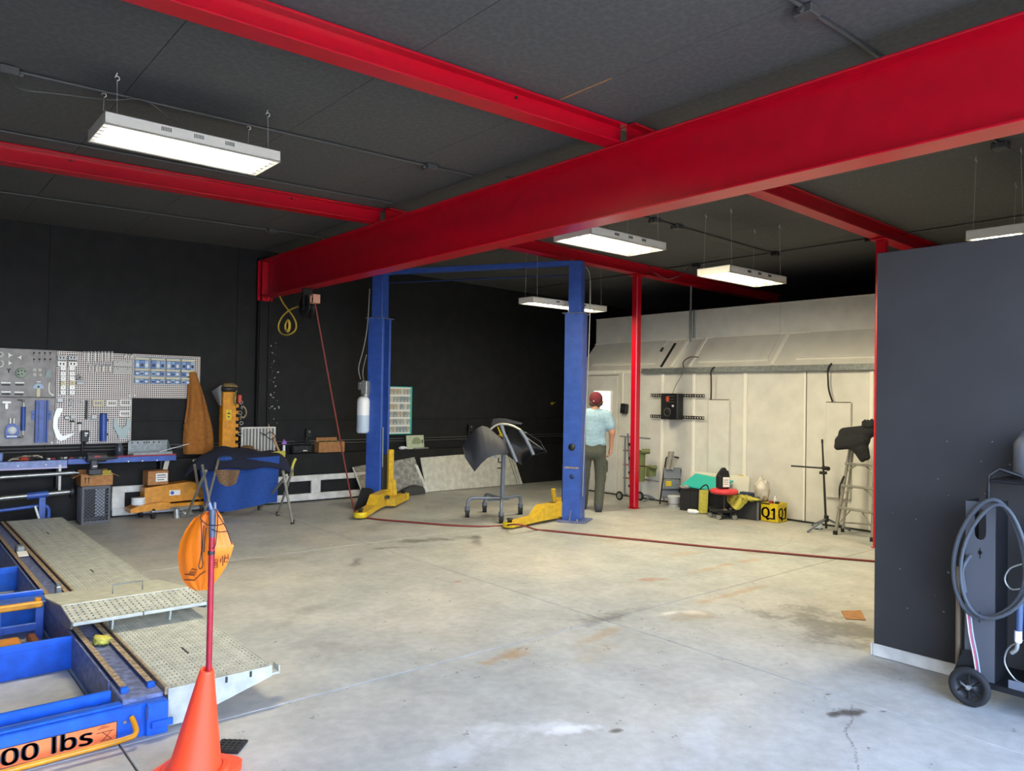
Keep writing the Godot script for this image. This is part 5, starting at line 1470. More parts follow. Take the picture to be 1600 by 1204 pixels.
	part(wp, "sheet", (lean.call([[8.14, 0.625], [9.42, 0.6], [9.6, 0.01], [8.22, 0.01]], -11.09, -10.99, 0.02) as G).mesh(), M.offwhite).position = -wp.position
	part(wp, "crease", W(wp).cyl(v3(9.28, 0.58, -11.06), v3(9.44, 0.03, -10.965), 0.006, -1, 6), M.tool_grey)
	part(wp, "crease", W(wp).cyl(v3(9.34, 0.58, -11.06), v3(9.5, 0.03, -10.965), 0.005, -1, 6), M.tool_grey)
	solo("strip_panel", lean.call([[7.16, 0.5], [7.22, 0.48], [7.4, 0.02], [7.34, 0.0]], -11.05, -10.955, 0.01), M.white_metal, "slim white strip between the mottled and the cream panels", "panel")
	solo("bumper_cover", G.new().sheet(16, 8, func(u: float, v: float) -> Vector3:
		var a := v * PI
		return v3(6.72 + u * 0.52, 0.005 + sin(a) * (0.06 + 0.1 * sin(u * 2.6)), -10.86 + cos(a) * 0.09 - u * 0.05), 0.008), mk("4a4a48", 0.6, 0.0, "patch", 3.0), "dark grey bumper corner lying on the floor by the mottled panel", "bumper")
	# folding stand under blankets
	var fsn := thing("folding_stand", "folding steel work stand with crossed tube legs under blankets", "work stand", v3(3.9, 0, -10.3))
	var tops := [v3(3.35, 0.76, -10.66), v3(4.4, 0.76, -10.25), v3(3.3, 0.76, -10.58), v3(4.4, 0.76, -10.05)]
	var legs := [[442, 735, 0.72, 457, 817], [457, 733, 0.72, 434, 804], [322, 735, 0.72, 291, 806], [304, 726, 0.74, 315, 797], [316, 726, 0.76, 335, 828], [342, 716, 0.8, 312, 830], [448, 742, 0.66, 405, 795]]
	for l in legs:
		var a := gy(l[0], l[1], l[2])
		var b := gy(l[3], l[4], 0.012)
		var lg := part(fsn, "leg", W(fsn).cyl(a, b, 0.017, -1, 10), M.alu)
		part(lg, "foot", W(fsn).cyl(b + v3(0, 0.045, 0), b - v3(0, 0.012, 0), 0.024, -1, 10), M.tool_dark)
	for i in 2:
		part(fsn, "top_bar", W(fsn).cyl(tops[i * 2], tops[i * 2 + 1], 0.018, -1, 10), M.alu)
	var A := wz(289, 716, -10.42)
	var B := wz(456, 711, -9.7)
	var Cc := wz(441, 702, -10.2)
	var D := wz(324, 699, -10.72)
	solo("moving_blanket", G.new().sheet(28, 14, func(u: float, v: float) -> Vector3:
		var p := A.lerp(B, u).lerp(D.lerp(Cc, u), v)
		p.y += 0.012 * sin(u * 19.0 + v * 4.0) + 0.02 * sin(u * 6.0) * v - (0.15 * pow(1.0 - v, 3.5)) - 0.1 * pow(u, 20.0) - 0.08 * pow(1.0 - u, 20.0)
		return p, 0.02), M.navy_cloth, "dark navy moving blanket spread over the folding stand", "blanket")
	solo("blue_blanket", G.new().sheet(26, 16, func(u: float, v: float) -> Vector3:
		var q := Vector2(lerpf(311, 437, u), lerpf(722, 712, u)).lerp(Vector2(lerpf(322, 433, u), lerpf(799, 787, u) + 3.0 * sin(u * 5.0)), v)
		return dp(q.x, q.y, 10.22 - 0.03 * sin(v * 2.5) + 0.014 * sin(u * 14.0 + v * 2.0)), 0.014), M.blue_cloth, "bright blue quilted blanket hanging down in front of the folding stand", "blanket")
	solo("blue_fold", G.new().blob(gy(352, 716, 0.85), v3(0.09, 0.03, 0.08), 0.4, 31, 10), M.blue_cloth, "bunched corner of bright blue cloth on the navy blanket", "cloth")
	var lt := gy(356, 735, 0.74)
	solo("leather_piece", G.new().sheet(10, 8, func(u: float, v: float) -> Vector3:
		var o := ray(356, 740).normalized()
		var r := v3(0.764, 0, 0.645)
		return lt + r * ((u - 0.5) * (0.3 - 0.1 * v)) + v3(0, 0.02 - v * (0.15 + 0.05 * sin(u * 3.0)), 0) - v3(o.x, 0, o.z) * (0.1 + 0.01 * sin(u * 9.0)), 0.01), M.tan_leather, "scrap of tan leather hanging over the bright blue blanket", "leather")
	solo("tan_hat", G.new().lathe([Vector2(0, 0.07), Vector2(0.06, 0.065), Vector2(0.09, 0.04), Vector2(0.1, 0.014), Vector2(0.16, 0.004), Vector2(0.16, 0.0), Vector2(0, 0)], gy(386, 703, 0.87), 22), mk("8d6b3c", 0.9, 0.0, "patch", 4.0), "brown felt hat lying on the navy blanket", "hat")
	solo("dark_glove", G.new().blob(gy(366, 701, 0.88), v3(0.09, 0.024, 0.05), 0.4, 22, 10), mk("39423c", 0.9), "dark green glove next to the brown hat", "glove")
	var gl := gy(441, 706, 0.86)
	var gr := v3(0.764, 0, 0.645)
	solo("yellow_glove", G.new().prism(PackedVector2Array([Vector2(-0.12, 0.0), Vector2(0.0, 0.03), Vector2(0.09, 0.03), Vector2(0.09, -0.05), Vector2(0.03, -0.13), Vector2(-0.01, -0.12), Vector2(-0.04, -0.02)]), 0.0, 0.03, Transform3D(Basis(gr, Vector3.UP, gr.cross(Vector3.UP)), gl + v3(-0.1, 0.0, 0.12))), M.yellow_cloth, "yellow glove draped over the blanket corner", "glove")
	var ys := gy(462, 716, 0.8)
	solo("yellow_strap", G.new().tube(curve([ys, ys + v3(-0.03, -0.06, 0), ys + v3(-0.05, -0.14, 0), ys + v3(-0.045, -0.23, 0)]), 0.018, 6), M.yellow_cloth, "yellow strap dangling from the stand beside the glove", "strap")
	# things on the ledge
	var lv := thing("louvre_panel", "white louvred panel with vertical slats leaning on the wall ledge", "louvre", v3(4.43, 0.752, -11.12))
	for s in [-1, 1]:
		part(lv, "frame_bar", W(lv).box(v3(4.43 + s * 0.25, 0.965, -11.16), v3(0.03, 0.42, 0.03), 0.004), M.white_metal)
		part(lv, "frame_bar", W(lv).box(v3(4.43, 0.965 + s * 0.2, -11.16), v3(0.48, 0.025, 0.03), 0.004), M.white_metal)
	for i in 9:
		part(lv, "slat", W(lv).box(v3(4.23 + i * 0.05, 0.965, -11.165), v3(0.022, 0.39, 0.02), 0.003, Basis(Vector3.UP, 0.5)), M.white_metal)
	part(lv, "back_sheet", W(lv).box(v3(4.43, 0.965, -11.185), v3(0.47, 0.39, 0.006)), mk("77756e", 0.7))
	part(lv, "cord", W(lv).tube(curve([v3(4.45, 1.1, -11.14), v3(4.52, 1.05, -11.13), v3(4.6, 1.1, -11.13), v3(4.68, 1.03, -11.12), v3(4.6, 0.99, -11.12), v3(4.5, 1.08, -11.13)]), 0.006, 5), M.rubber)
	solo("broom_handle", G.new().cyl(v3(4.55, 1.34, -11.25), v3(4.74, 0.77, -11.08), 0.017, -1, 10), mk("b98f6a", 0.7), "bare wooden broom handle leaning beside the louvred panel", "stick")
	var pb2 := thing("spray_bottle", "slim white bottle with a purple trigger top on the ledge", "bottle", v3(4.82, 0.752, -11.12))
	part(pb2, "body", G.new().cyl(v3(0, 0, 0), v3(0, 0.14, 0), 0.024, 0.018, 12), M.white_plastic)
	part(pb2, "trigger_top", G.new().box(v3(0, 0.175, 0), v3(0.075, 0.05, 0.04), 0.012).cyl(v3(0, 0.19, 0), v3(0, 0.225, 0), 0.02, 0.012, 10), mk("9a6fc0", 0.5))
	part(pb2, "foot_ring", G.new().cyl(v3(0, 0.0, 0), v3(0, 0.02, 0), 0.032, -1, 12), mk("9a6fc0", 0.5))
	var rad := thing("radio", "black jobsite radio with a carry handle on the ledge", "radio", v3(5.13, 0.752, -11.17))
	part(rad, "body", G.new().box(v3(0, 0.07, 0), v3(0.33, 0.14, 0.1), 0.02), M.black_plastic)
	part(rad, "handle", G.new().tube(curve([v3(-0.15, 0.12, 0), v3(-0.12, 0.18, 0), v3(0.0, 0.19, 0), v3(0.12, 0.18, 0), v3(0.15, 0.12, 0)]), 0.012, 6), M.black_plastic)
	part(rad, "badge", G.new().box(v3(0.04, 0.045, 0.0515), v3(0.07, 0.016, 0.003)), M.tool_white)
	for s in [-1, 1]:
		part(rad, "speaker", G.new().lathe([Vector2(0.03, 0.006), Vector2(0.042, 0.004), Vector2(0.045, 0)], v3(s * 0.1, 0.075, 0.05), 16, Basis(Vector3.RIGHT, Vector3.BACK, Vector3.DOWN)), M.tool_dark)
	var lb := carton("cardboard_box", "open cardboard box of green fittings on the wall ledge", v3(5.62, 0.752, -11.19), v3(0.45, 0.17, 0.16), M.cardboard)
	part(lb, "flap", G.new().box(v3(-0.02, 0.2, -0.075), v3(0.36, 0.07, 0.005)), M.cardboard)
	for i in 10:
		part(lb, "fitting", G.new().cyl(v3(-0.18 + i * 0.04, 0.16, -0.05 + 0.03 * (i % 3)), v3(-0.15 + i * 0.04, 0.185, 0.03), 0.01, -1, 6), M.olive)
	# small parts cabinet on the wall
	var oc := thing("parts_cabinet", "wall parts cabinet with rows of clear drawers and a teal side", "parts cabinet", v3(6.95, 1.01, -11.22))
	part(oc, "case", G.new().box(v3(0, 0.415, -0.03), v3(0.48, 0.83, 0.08), 0.006), M.teal)
	part(oc, "face_frame", G.new().box(v3(-0.015, 0.415, 0.012), v3(0.43, 0.8, 0.006), 0.002), M.tool_white)
	var rg := RandomNumberGenerator.new()
	rg.seed = 4
	for r in 6:
		for c in 6:
			var dr2 := part(oc, "drawer", G.new().box(v3(-0.19 + c * 0.07, 0.09 + r * 0.13, 0.022), v3(0.062, 0.095, 0.016), 0.003), [mk("c9c7b4", 0.3), mk("a9aca0", 0.3), mk("8d9a9a", 0.3), mk("b8ad94", 0.3)][rg.randi() % 4])
			part(dr2, "pull", G.new().box(v3(-0.19 + c * 0.07, 0.062 + r * 0.13, 0.033), v3(0.03, 0.01, 0.008)), M.white_plastic)
	var gp := thing("filter_panel", "pale green square panel with a round stain propped on the ledge", "panel", v3(7.24, 0.752, -11.15))
	part(gp, "sheet", G.new().box(v3(0, 0.12, -0.02), v3(0.36, 0.24, 0.012), 0.003, Basis(Vector3.RIGHT, -0.15)), mk("c6cfae", 0.6, 0.0, "soft", 3.0))
	part(gp, "round_patch", G.new().cyl(v3(0.02, 0.115, -0.016), v3(0.02, 0.115, -0.009), 0.09, -1, 20), mk("94a37c", 0.7, 0.0, "soft", 4.0))
	part(gp, "slot", G.new().box(v3(0.14, 0.12, -0.012), v3(0.022, 0.08, 0.004)), M.tool_dark)
	solo("paper_cup", G.new().lathe([Vector2(0, 0), Vector2(0.028, 0), Vector2(0.034, 0.09), Vector2(0, 0.09)], v3(6.6, 0.752, -11.15), 14), M.white_plastic, "white paper cup on the ledge next to the lift post", "cup")
	solo("wiping_cloth", G.new().blob(v3(6.98, 0.78, -11.15), v3(0.08, 0.03, 0.05), 0.3, 5, 10), M.white_plastic, "crumpled white cloth on the ledge beside the green panel", "cloth")
	solo("flat_tool", G.new().box(v3(7.34, 0.764, -11.14), v3(0.3, 0.024, 0.07), 0.008), M.tool_grey, "flat grey sanding block on the ledge in front of the green panel", "block")

# ---------------------------------------------------------------- wheeled stand with black fenders
func build_fender_stand() -> void:
	var DD := 10.62
	var t := thing("panel_stand", "grey wheeled panel stand with a tall post", "panel stand", v3(6.7, 0, -8.3))
	var wheels := [gy(730, 808, 0.0), gy(757, 800, 0.0), gy(783, 817, 0.0), gy(813, 803, 0.0)]
	var hub := dp(784, 781, DD)
	hub.y = 0.26
	for i in 4:
		var p: Vector3 = wheels[i]
		var top := v3(p.x, 0.25, p.z)
		var inn := hub.lerp(top, 0.85)
		inn.y = 0.27
		part(t, "base_tube", W(t).tube(curve([hub, hub.lerp(inn, 0.5), inn, v3(p.x, 0.22, p.z).lerp(inn, 0.1), v3(p.x, 0.14, p.z)], 5), 0.022, 8), M.stand_grey)
		var f := part(t, "caster_fork", W(t).box(v3(p.x, 0.11, p.z), v3(0.06, 0.09, 0.06), 0.008), M.stand_grey)
		part(f, "wheel", W(t).cyl(v3(p.x - 0.024, 0.055, p.z - 0.018), v3(p.x + 0.024, 0.055, p.z + 0.018), 0.055, -1, 18), M.rubber)
	part(t, "cross_plate", W(t).prism(PackedVector2Array([Vector2(-0.3, -0.1), Vector2(0.05, -0.14), Vector2(0.2, 0.1), Vector2(-0.1, 0.14)]), -0.006, 0.006, Transform3D(Basis(Vector3.RIGHT, Vector3.FORWARD, Vector3.UP), hub + v3(-0.06, 0.0, 0.03))), M.stand_grey)
	var top2 := dp(788, 690, DD)
	part(t, "post", W(t).box((hub + v3(top2.x, 1.06, top2.z)) * 0.5, v3(0.05, 0.86, 0.05), 0.006, Basis(Vector3.BACK, -0.02)), M.stand_grey)
	part(t, "head_tube", W(t).cyl(v3(top2.x, 1.0, top2.z), v3(top2.x - 0.02, 1.3, top2.z - 0.02), 0.02, -1, 8), M.stand_grey)
	for q in [[779, 715, 779, 722], [777, 731, 783, 731]]:
		part(t, "crank", W(t).tube([dp(q[0], q[1], DD - 0.06), dp(q[2], q[3], DD - 0.06), dp(783, q[3], DD - 0.04)], 0.01, 6), M.tool_dark)
	part(t, "knob", W(t).cyl(dp(774, 713, DD - 0.05), dp(774, 713, DD - 0.1), 0.022, -1, 12), M.stand_grey)
	var zc := func(x: float, y: float, dd: float) -> Vector3: return dp(710.0 + x * 0.1495, 640.0 + y * 0.1495, dd)
	for q in [[[490, 160], [520, 250], [590, 400], [650, 545]], [[690, 215], [740, 290], [790, 390], [825, 470]]]:
		var pts := []
		for e in q:
			pts.append(zc.call(e[0], e[1], DD - 0.12))
		part(t, "support_arm", W(t).tube(pts, 0.026, 8), M.stand_grey)
	var arch := []
	for e in [[375, 205], [420, 170], [470, 150], [540, 150], [620, 172], [690, 212]]:
		arch.append(zc.call(e[0], e[1], DD - 0.1))
	part(t, "arch_tube", W(t).tube(curve(arch, 3), 0.017, 8), M.alu)
	part(t, "thin_rod", W(t).tube([zc.call(740, 280, DD), zc.call(950, 430, DD + 0.1)], 0.008, 6), M.alu)
	# fender hung over the near side
	var TOP := [[85, 385], [112, 335], [170, 268], [230, 198], [290, 170], [345, 183], [405, 232], [470, 290], [525, 330], [560, 440]]
	var BOT := [[85, 392], [112, 500], [212, 645], [282, 560], [345, 505], [400, 482], [445, 470], [505, 470], [545, 470], [562, 446]]
	var strip := func(A2: Array, B2: Array, u: float, v: float) -> Vector2:
		var f := u * (A2.size() - 1)
		var i := mini(int(f), A2.size() - 2)
		var a := Vector2(A2[i][0], A2[i][1]).lerp(Vector2(A2[i + 1][0], A2[i + 1][1]), f - i)
		var b := Vector2(B2[i][0], B2[i][1]).lerp(Vector2(B2[i + 1][0], B2[i + 1][1]), f - i)
		return a.lerp(b, v)
	solo("car_fender", G.new().sheet(36, 14, func(u: float, v: float) -> Vector3:
		var q: Vector2 = strip.call(TOP, BOT, u, v)
		return zc.call(q.x, q.y, DD - 0.28 - 0.13 * sin(u * PI) + 0.2 * pow(1.0 - v, 2.0) + 0.06 * cos(u * 11.0) * (1.0 - v)), 0.006), M.fender, "satin black car fender hung over the wheeled stand, arched lower edge", "fender")
	var T2 := [[560, 215], [640, 190], [700, 215], [760, 240], [830, 285], [900, 325], [935, 390], [962, 440]]
	var B2b := [[545, 470], [640, 540], [700, 580], [760, 530], [815, 480], [860, 470], [910, 455], [962, 446]]
	solo("car_fender", G.new().sheet(30, 12, func(u: float, v: float) -> Vector3:
		var q: Vector2 = strip.call(T2, B2b, u, v)
		return zc.call(q.x, q.y, DD + 0.08 + 0.12 * sin(v * PI) - 0.1 * u), 0.006), mk("15161a", 0.4), "dull black fender liner on the far side of the wheeled stand", "fender")
	var T3 := [[405, 100], [470, 92], [540, 98], [620, 120], [710, 142]]
	var B3 := [[385, 168], [460, 140], [540, 135], [620, 145], [700, 152]]
	solo("headlight_bracket", G.new().sheet(14, 4, func(u: float, v: float) -> Vector3:
		var q: Vector2 = strip.call(T3, B3, u, v)
		return zc.call(q.x, q.y, DD + 0.05 - 0.12 * v), 0.01), mk("33353a", 0.3), "narrow black trim strip lying on top of the panel stand", "trim strip")
	solo("wire_harness", G.new().tube(curve([zc.call(455, 180, DD - 0.05), zc.call(480, 240, DD - 0.1), zc.call(500, 275, DD - 0.1), zc.call(470, 265, DD - 0.05)]), 0.012, 6), M.yellow_bright, "short yellow cable tucked behind the black fender", "cable")

# ---------------------------------------------------------------- hoses
func build_hoses() -> void:
	var X := 4.5
	var rc := wx(480, 479, X)
	var t := thing("hose_reel", "black hose reel with copper frame hung under the girder end", "hose reel", rc)
	part(t, "drum", W(t).lathe([Vector2(0.05, -0.05), Vector2(0.16, -0.05), Vector2(0.165, -0.04), Vector2(0.06, -0.03), Vector2(0.06, 0.03), Vector2(0.165, 0.04), Vector2(0.16, 0.05), Vector2(0.05, 0.05)], rc, 24, Basis(Vector3.UP, Vector3.RIGHT, Vector3.BACK)), M.black_metal)
	part(t, "hub", W(t).cyl(rc - v3(0.07, 0, 0), rc + v3(0.07, 0, 0), 0.03, -1, 12), M.black_metal)
	part(t, "hanger", W(t).box(rc + v3(0, 0.1, 0), v3(0.14, 0.3, 0.03), 0.004), M.black_metal)
	part(t, "side_plate", W(t).box(wx(470, 479, X), v3(0.03, 0.17, 0.05), 0.006), mk("a8623c", 0.4, 0.5))
	var gd := wx(492, 467, X)
	part(t, "guide_frame", W(t).box(gd + v3(0, 0.05, 0), v3(0.1, 0.02, 0.12), 0.004).box(gd + v3(0, -0.05, 0), v3(0.1, 0.02, 0.12), 0.004).box(gd + v3(0, 0, 0.05), v3(0.1, 0.1, 0.02), 0.004).box(gd + v3(0, 0, -0.05), v3(0.1, 0.1, 0.02), 0.004), mk("c9967c", 0.5))
	part(t, "guide_roller", W(t).cyl(gd - v3(0.03, 0, 0), gd + v3(0.03, 0, 0), 0.03, -1, 10), M.black_plastic)
	# red hose: from the reel to the floor, then across the workshop to the partition
	var pts := [gd + v3(0, -0.04, 0)]
	var foot := gy(553, 798, 0.012)
	for i in 7:
		pts.append((gd + v3(0, -0.04, 0)).lerp(foot, (i + 1) / 7.5) + v3(0, -0.04 * sin(PI * (i + 1) / 7.5), 0))
	for q in [[558, 806], [575, 809], [600, 812], [650, 816], [700, 820], [750, 822], [785, 821]]:
		pts.append(gy(q[0], q[1], 0.012))
	pts.append(gy(800, 819, 0.115))
	pts.append(gy(815, 820, 0.115))
	for q in [[838, 827], [860, 829], [900, 833], [1000, 843], [1100, 853], [1200, 862], [1300, 871], [1372, 877], [1420, 882]]:
		pts.append(gy(q[0], q[1], 0.012))
	solo("air_hose", G.new().tube(curve(pts, 5), 0.012, 8), M.hose_red, "long red air hose dropping from the reel and crossing the floor", "hose")
	var yp := []
	for q in [[437, 463], [444, 476], [455, 490], [462, 503], [462, 514], [455, 521], [445, 523], [437, 518], [435, 508], [440, 496], [450, 486], [462, 480], [472, 478]]:
		yp.append(wx(q[0], q[1], X))
	solo("air_hose", G.new().tube(curve(yp, 5), 0.011, 8), M.hose_yellow, "yellow air hose hanging in a loop beside the reel", "hose")
	var yl := []
	for i in 40:
		var a := i * TAU * 2.0 / 40.0
		var c := wx(449, 509, X)
		yl.append(c + v3(0.008 * sin(a * 0.5), 0.09 * cos(a) * (1.0 - i * 0.006), 0.085 * sin(a) * (1.0 - i * 0.006)))
	solo("hose_coil", G.new().tube(yl, 0.011, 8), M.hose_yellow, "small coil of yellow hose inside the hanging loop", "hose")

# ---------------------------------------------------------------- things in front of the booth
func build_booth_row() -> void:
	# panel trolley half hidden by the red post
	var DT := 12.55
	var t := thing("panel_trolley", "wheeled bar trolley holding olive panels behind the red post", "trolley", v3(9.6, 0, -8.1))
	for q in [[977, 681, 976, 770], [981, 677, 986, 772]]:
		part(t, "upright", W(t).cyl(dp(q[0], q[1], DT), dp(q[2], q[3], DT), 0.016, -1, 8), M.stand_grey)
	part(t, "lower_bar", W(t).tube(curve([dp(976, 770, DT), dp(985, 774, DT), dp(1005, 773, DT), dp(1018, 776, DT), dp(1029, 784, DT)], 4), 0.015, 8), M.stand_grey)
	part(t, "lower_bar", W(t).tube(curve([dp(1016, 776, DT), dp(1010, 781, DT - 0.1), dp(1001, 787, DT - 0.2)], 4), 0.013, 8), M.stand_grey)
	for w in [[968, 775, 0.0], [1000, 772, 0.0]]:
		var c := dp(w[0], w[1], DT)
		c.y = 0.075
		var wh := part(t, "wheel", W(t).tube(ring_pts(c, 0.058, 18, 0), 0.018, 8, true), M.rubber)
		part(wh, "rim", W(t).cyl(c - v3(0.012, 0, 0), c + v3(0.012, 0, 0), 0.045, -1, 16), M.tool_grey)
	for y in [683, 705, 727, 748]:
		var a := part(t, "cross_arm", W(t).cyl(dp(968 if y == 683 else 974, y - 2, DT), dp(1016, y + 2, DT), 0.012, -1, 8), M.stand_grey if y == 683 else mk("7c4038", 0.6))
		part(a, "arm_knob", W(t).cyl(dp(984, y + 11, DT - 0.03), dp(984, y + 11, DT + 0.03), 0.028, -1, 10), M.rubber)
	part(t, "far_arm", W(t).cyl(dp(1008, 748, DT), dp(1029, 752, DT - 0.1), 0.01, -1, 8), M.stand_grey)
	var olive := func(q: Array, d0: float) -> G:
		return G.new().sheet(8, 8, func(u: float, v: float) -> Vector3: return dp(lerpf(q[0], q[2], u) + (q[4] as float) * v, lerpf(q[1], q[3], v), d0 + 0.05 * sin(u * PI)), 0.012)
	for q in [[995, 703, 1009, 727, -1.0, "olive car part panel on the top arm of the trolley"], [995, 729, 1009, 752, -2.0, "olive car part panel on the third arm of the trolley"], [1010, 727, 1026, 744, -1.5, "short olive panel at the far end of the trolley arm"]]:
		solo("olive_fender", olive.call(q, DT - 0.08), M.olive, q[5], "car part")
	for q in [[1009, 705, 1015, 705, "rolled olive tube end on the top trolley arm"], [1020, 728, 1027, 731, "rolled olive tube end on the middle trolley arm"]]:
		solo("olive_roll", G.new().cyl(dp(q[0] - 6, q[1], DT - 0.08), dp(q[2], q[3], DT - 0.12), 0.042 if q[0] == 1009 else 0.025, -1, 14), M.olive, q[4], "roll")
	# step stool with a rag over it
	var DS := 12.15
	var s := thing("step_stool", "grey folding step stool with a black tube handle", "step stool", v3(9.7, 0, -7.5))
	part(s, "frame", W(s).tube(curve([dp(1031, 788, DS), dp(1035, 755, DS), dp(1040, 722, DS + 0.1), dp(1043, 714, DS + 0.1), dp(1056, 714, DS + 0.1), dp(1064, 717, DS + 0.1), dp(1065, 725, DS + 0.1), dp(1062, 750, DS), dp(1061, 790, DS)], 4), 0.013, 8), M.black_metal)
	part(s, "rear_leg", W(s).cyl(dp(1041, 720, DS + 0.12), dp(1037, 780, DS + 0.3), 0.012, -1, 8), M.alu)
	for q in [[1037, 731, 1063, 748], [1034, 764, 1062, 777]]:
		var qq: Array = q
		part(s, "step", W(s).sheet(6, 4, func(u: float, v: float) -> Vector3: return dp(lerpf(qq[0], qq[2], u), lerpf(qq[1], qq[3], v), DS + 0.05 - v * 0.1), 0.02), M.stand_grey)
	part(s, "warning_label", W(s).sheet(3, 3, func(u: float, v: float) -> Vector3: return dp(lerpf(1040, 1049, u), lerpf(751, 759, v), DS - 0.06), 0.004), M.yellow_bright, "yellow warning label")
	part(s, "back_plate", W(s).sheet(3, 3, func(u: float, v: float) -> Vector3: return dp(lerpf(1038, 1062, u), lerpf(749, 763, v), DS - 0.04), 0.01), M.galv)
	solo("white_rag", G.new().sheet(10, 10, func(u: float, v: float) -> Vector3: return dp(lerpf(1041, 1051, u) + 3.0 * (1.0 - v), lerpf(705, 733, v), DS - 0.02 + 0.03 * sin(u * 9.0 + v * 3.0)), 0.012), mk("cfc9bb", 0.95, 0.0, "patch", 6.0), "creased white rag hanging on the step stool handle", "rag")
	var bk := thing("bucket", "white plastic bucket tucked under the step stool", "bucket", gy(1053, 791, 0.0))
	part(bk, "body", G.new().lathe([Vector2(0, 0), Vector2(0.085, 0), Vector2(0.1, 0.16), Vector2(0.108, 0.165), Vector2(0.1, 0.17), Vector2(0.08, 0.02), Vector2(0, 0.02)], Vector3.ZERO, 20), M.white_plastic)
	part(bk, "grey_band", G.new().lathe([Vector2(0.089, 0.04), Vector2(0.093, 0.04), Vector2(0.095, 0.055), Vector2(0.091, 0.055)], Vector3.ZERO, 20), M.tool_grey)
	# storage totes
	var tote := func(label: String, p: Vector3, turn: float, w: float, h: float, d: float) -> Node3D:
		var q := thing("storage_tote", label, "tote", p, turn)
		var g := G.new()
		for k in [-1, 1]:
			g.box(v3(k * (w / 2 - 0.006), h / 2, 0), v3(0.012, h, d), 0.003)
			g.box(v3(0, h / 2, k * (d / 2 - 0.006)), v3(w, h, 0.012), 0.003)
		g.box(v3(0, 0.006, 0), v3(w, 0.012, d))
		part(q, "body", g, M.black_plastic)
		part(q, "rim", G.new().box(v3(0, h - 0.01, d / 2), v3(w + 0.03, 0.025, 0.025), 0.005).box(v3(0, h - 0.01, -d / 2), v3(w + 0.03, 0.025, 0.025), 0.005).box(v3(w / 2, h - 0.01, 0), v3(0.025, 0.025, d), 0.005).box(v3(-w / 2, h - 0.01, 0), v3(0.025, 0.025, d), 0.005), M.black_plastic)
		for k in 4:
			part(q, "groove", G.new().box(v3(-w / 2 + w * (k + 0.5) / 4, h * 0.45, d / 2 + 0.003), v3(0.02, h * 0.75, 0.006), 0.002), M.black_plastic)
		return q
	var tp := gy(1080, 797, 0.0)
	tote.call("black storage tote covered by the teal board", v3(9.68, 0, -7.0), -75.0, 0.42, 0.34, 0.34)
	tote.call("black storage tote under the red stool seat, beside the first tote", v3(9.72, 0, -6.52), -80.0, 0.4, 0.3, 0.3)
	solo("teal_board", G.new().sheet(6, 4, func(u: float, v: float) -> Vector3: return v3(9.89, 0.52, -7.18).lerp(v3(9.89, 0.47, -6.5), u).lerp(v3(9.5, 0.37, -7.16).lerp(v3(9.5, 0.34, -6.62), u), v), 0.02), M.teal, "bright teal board lying tilted on the black tote", "board")
	solo("grey_cloth", G.new().blob(v3(9.5, 0.36, -7.1), v3(0.05, 0.03, 0.09), 0.4, 6, 8), mk("8b8e8a", 0.9), "grey cloth bunched under the teal board edge", "cloth")
	solo("yellow_towel", G.new().sheet(8, 14, func(u: float, v: float) -> Vector3: return wx(lerpf(1094, 1107, u) - 1.5 * v, lerpf(765, 801, v), 9.44 - 0.02 * sin(u * 7.0)), 0.014), M.yellow_cloth, "long yellow towel hanging down the tote corner", "towel")
	solo("tote_strap", G.new().tube(curve([wx(1090, 768, 9.45), wx(1099, 759, 9.45), wx(1105, 758, 9.46), wx(1108, 768, 9.47)]), 0.01, 6), M.rubber, "black strap arched over the yellow towel", "strap")
	solo("white_bottle", G.new().lathe([Vector2(0, 0), Vector2(0.03, 0), Vector2(0.034, 0.02), Vector2(0.034, 0.13), Vector2(0.016, 0.15), Vector2(0.016, 0.17), Vector2(0, 0.17)], gy(1075, 798, 0.035), 14, Basis(Vector3.UP, v3(0.3, 0, 0.95).normalized(), Vector3.UP.cross(v3(0.3, 0, 0.95).normalized()))), M.white_plastic, "white bottle lying on the floor in front of the tote", "bottle")
	solo("foam_board", G.new().box(v3(9.945, 0.3, -6.8), v3(0.03, 0.52, 1.05), 0.004, Basis(Vector3.BACK, -0.06)), mk("e6e2cc", 0.7), "white foam board standing behind the totes against the booth", "board")
	var yl := solo("yellow_sticker", G.new().box(v3(9.965, 0.5, -6.42), v3(0.006, 0.15, 0.09), 0.001), M.yellow_bright, "yellow printed sticker on the booth above the blue box", "sticker")
	for k in 3:
		part(yl, "print_line", G.new().box(v3(9.961, 0.46 + k * 0.035, -6.42), v3(0.003, 0.012, 0.06)), M.ink)
	solo("blue_box", G.new().box(v3(9.91, 0.17, -6.28), v3(0.1, 0.34, 0.2), 0.01), mk("38425e", 0.6), "slate blue box standing behind the stool beside the booth", "box")
	# rolling stool with a jug on it
	var sc := gy(1131, 809, 0.0)
	var st := thing("rolling_stool", "low rolling stool with a round red seat and black tray", "stool", sc)
	part(st, "seat", G.new().lathe([Vector2(0, 0.42), Vector2(0.17, 0.42), Vector2(0.195, 0.405), Vector2(0.2, 0.385), Vector2(0.19, 0.36), Vector2(0.16, 0.35), Vector2(0, 0.35)], Vector3.ZERO, 28), M.red_seat)
	part(st, "column", G.new().cyl(v3(0, 0.14, 0), v3(0, 0.35, 0), 0.04, 0.03, 14), M.black_plastic)
	part(st, "tray", G.new().lathe([Vector2(0, 0.1), Vector2(0.19, 0.1), Vector2(0.215, 0.13), Vector2(0.22, 0.145), Vector2(0.2, 0.14), Vector2(0.18, 0.115), Vector2(0, 0.115)], Vector3.ZERO, 24), M.black_plastic)
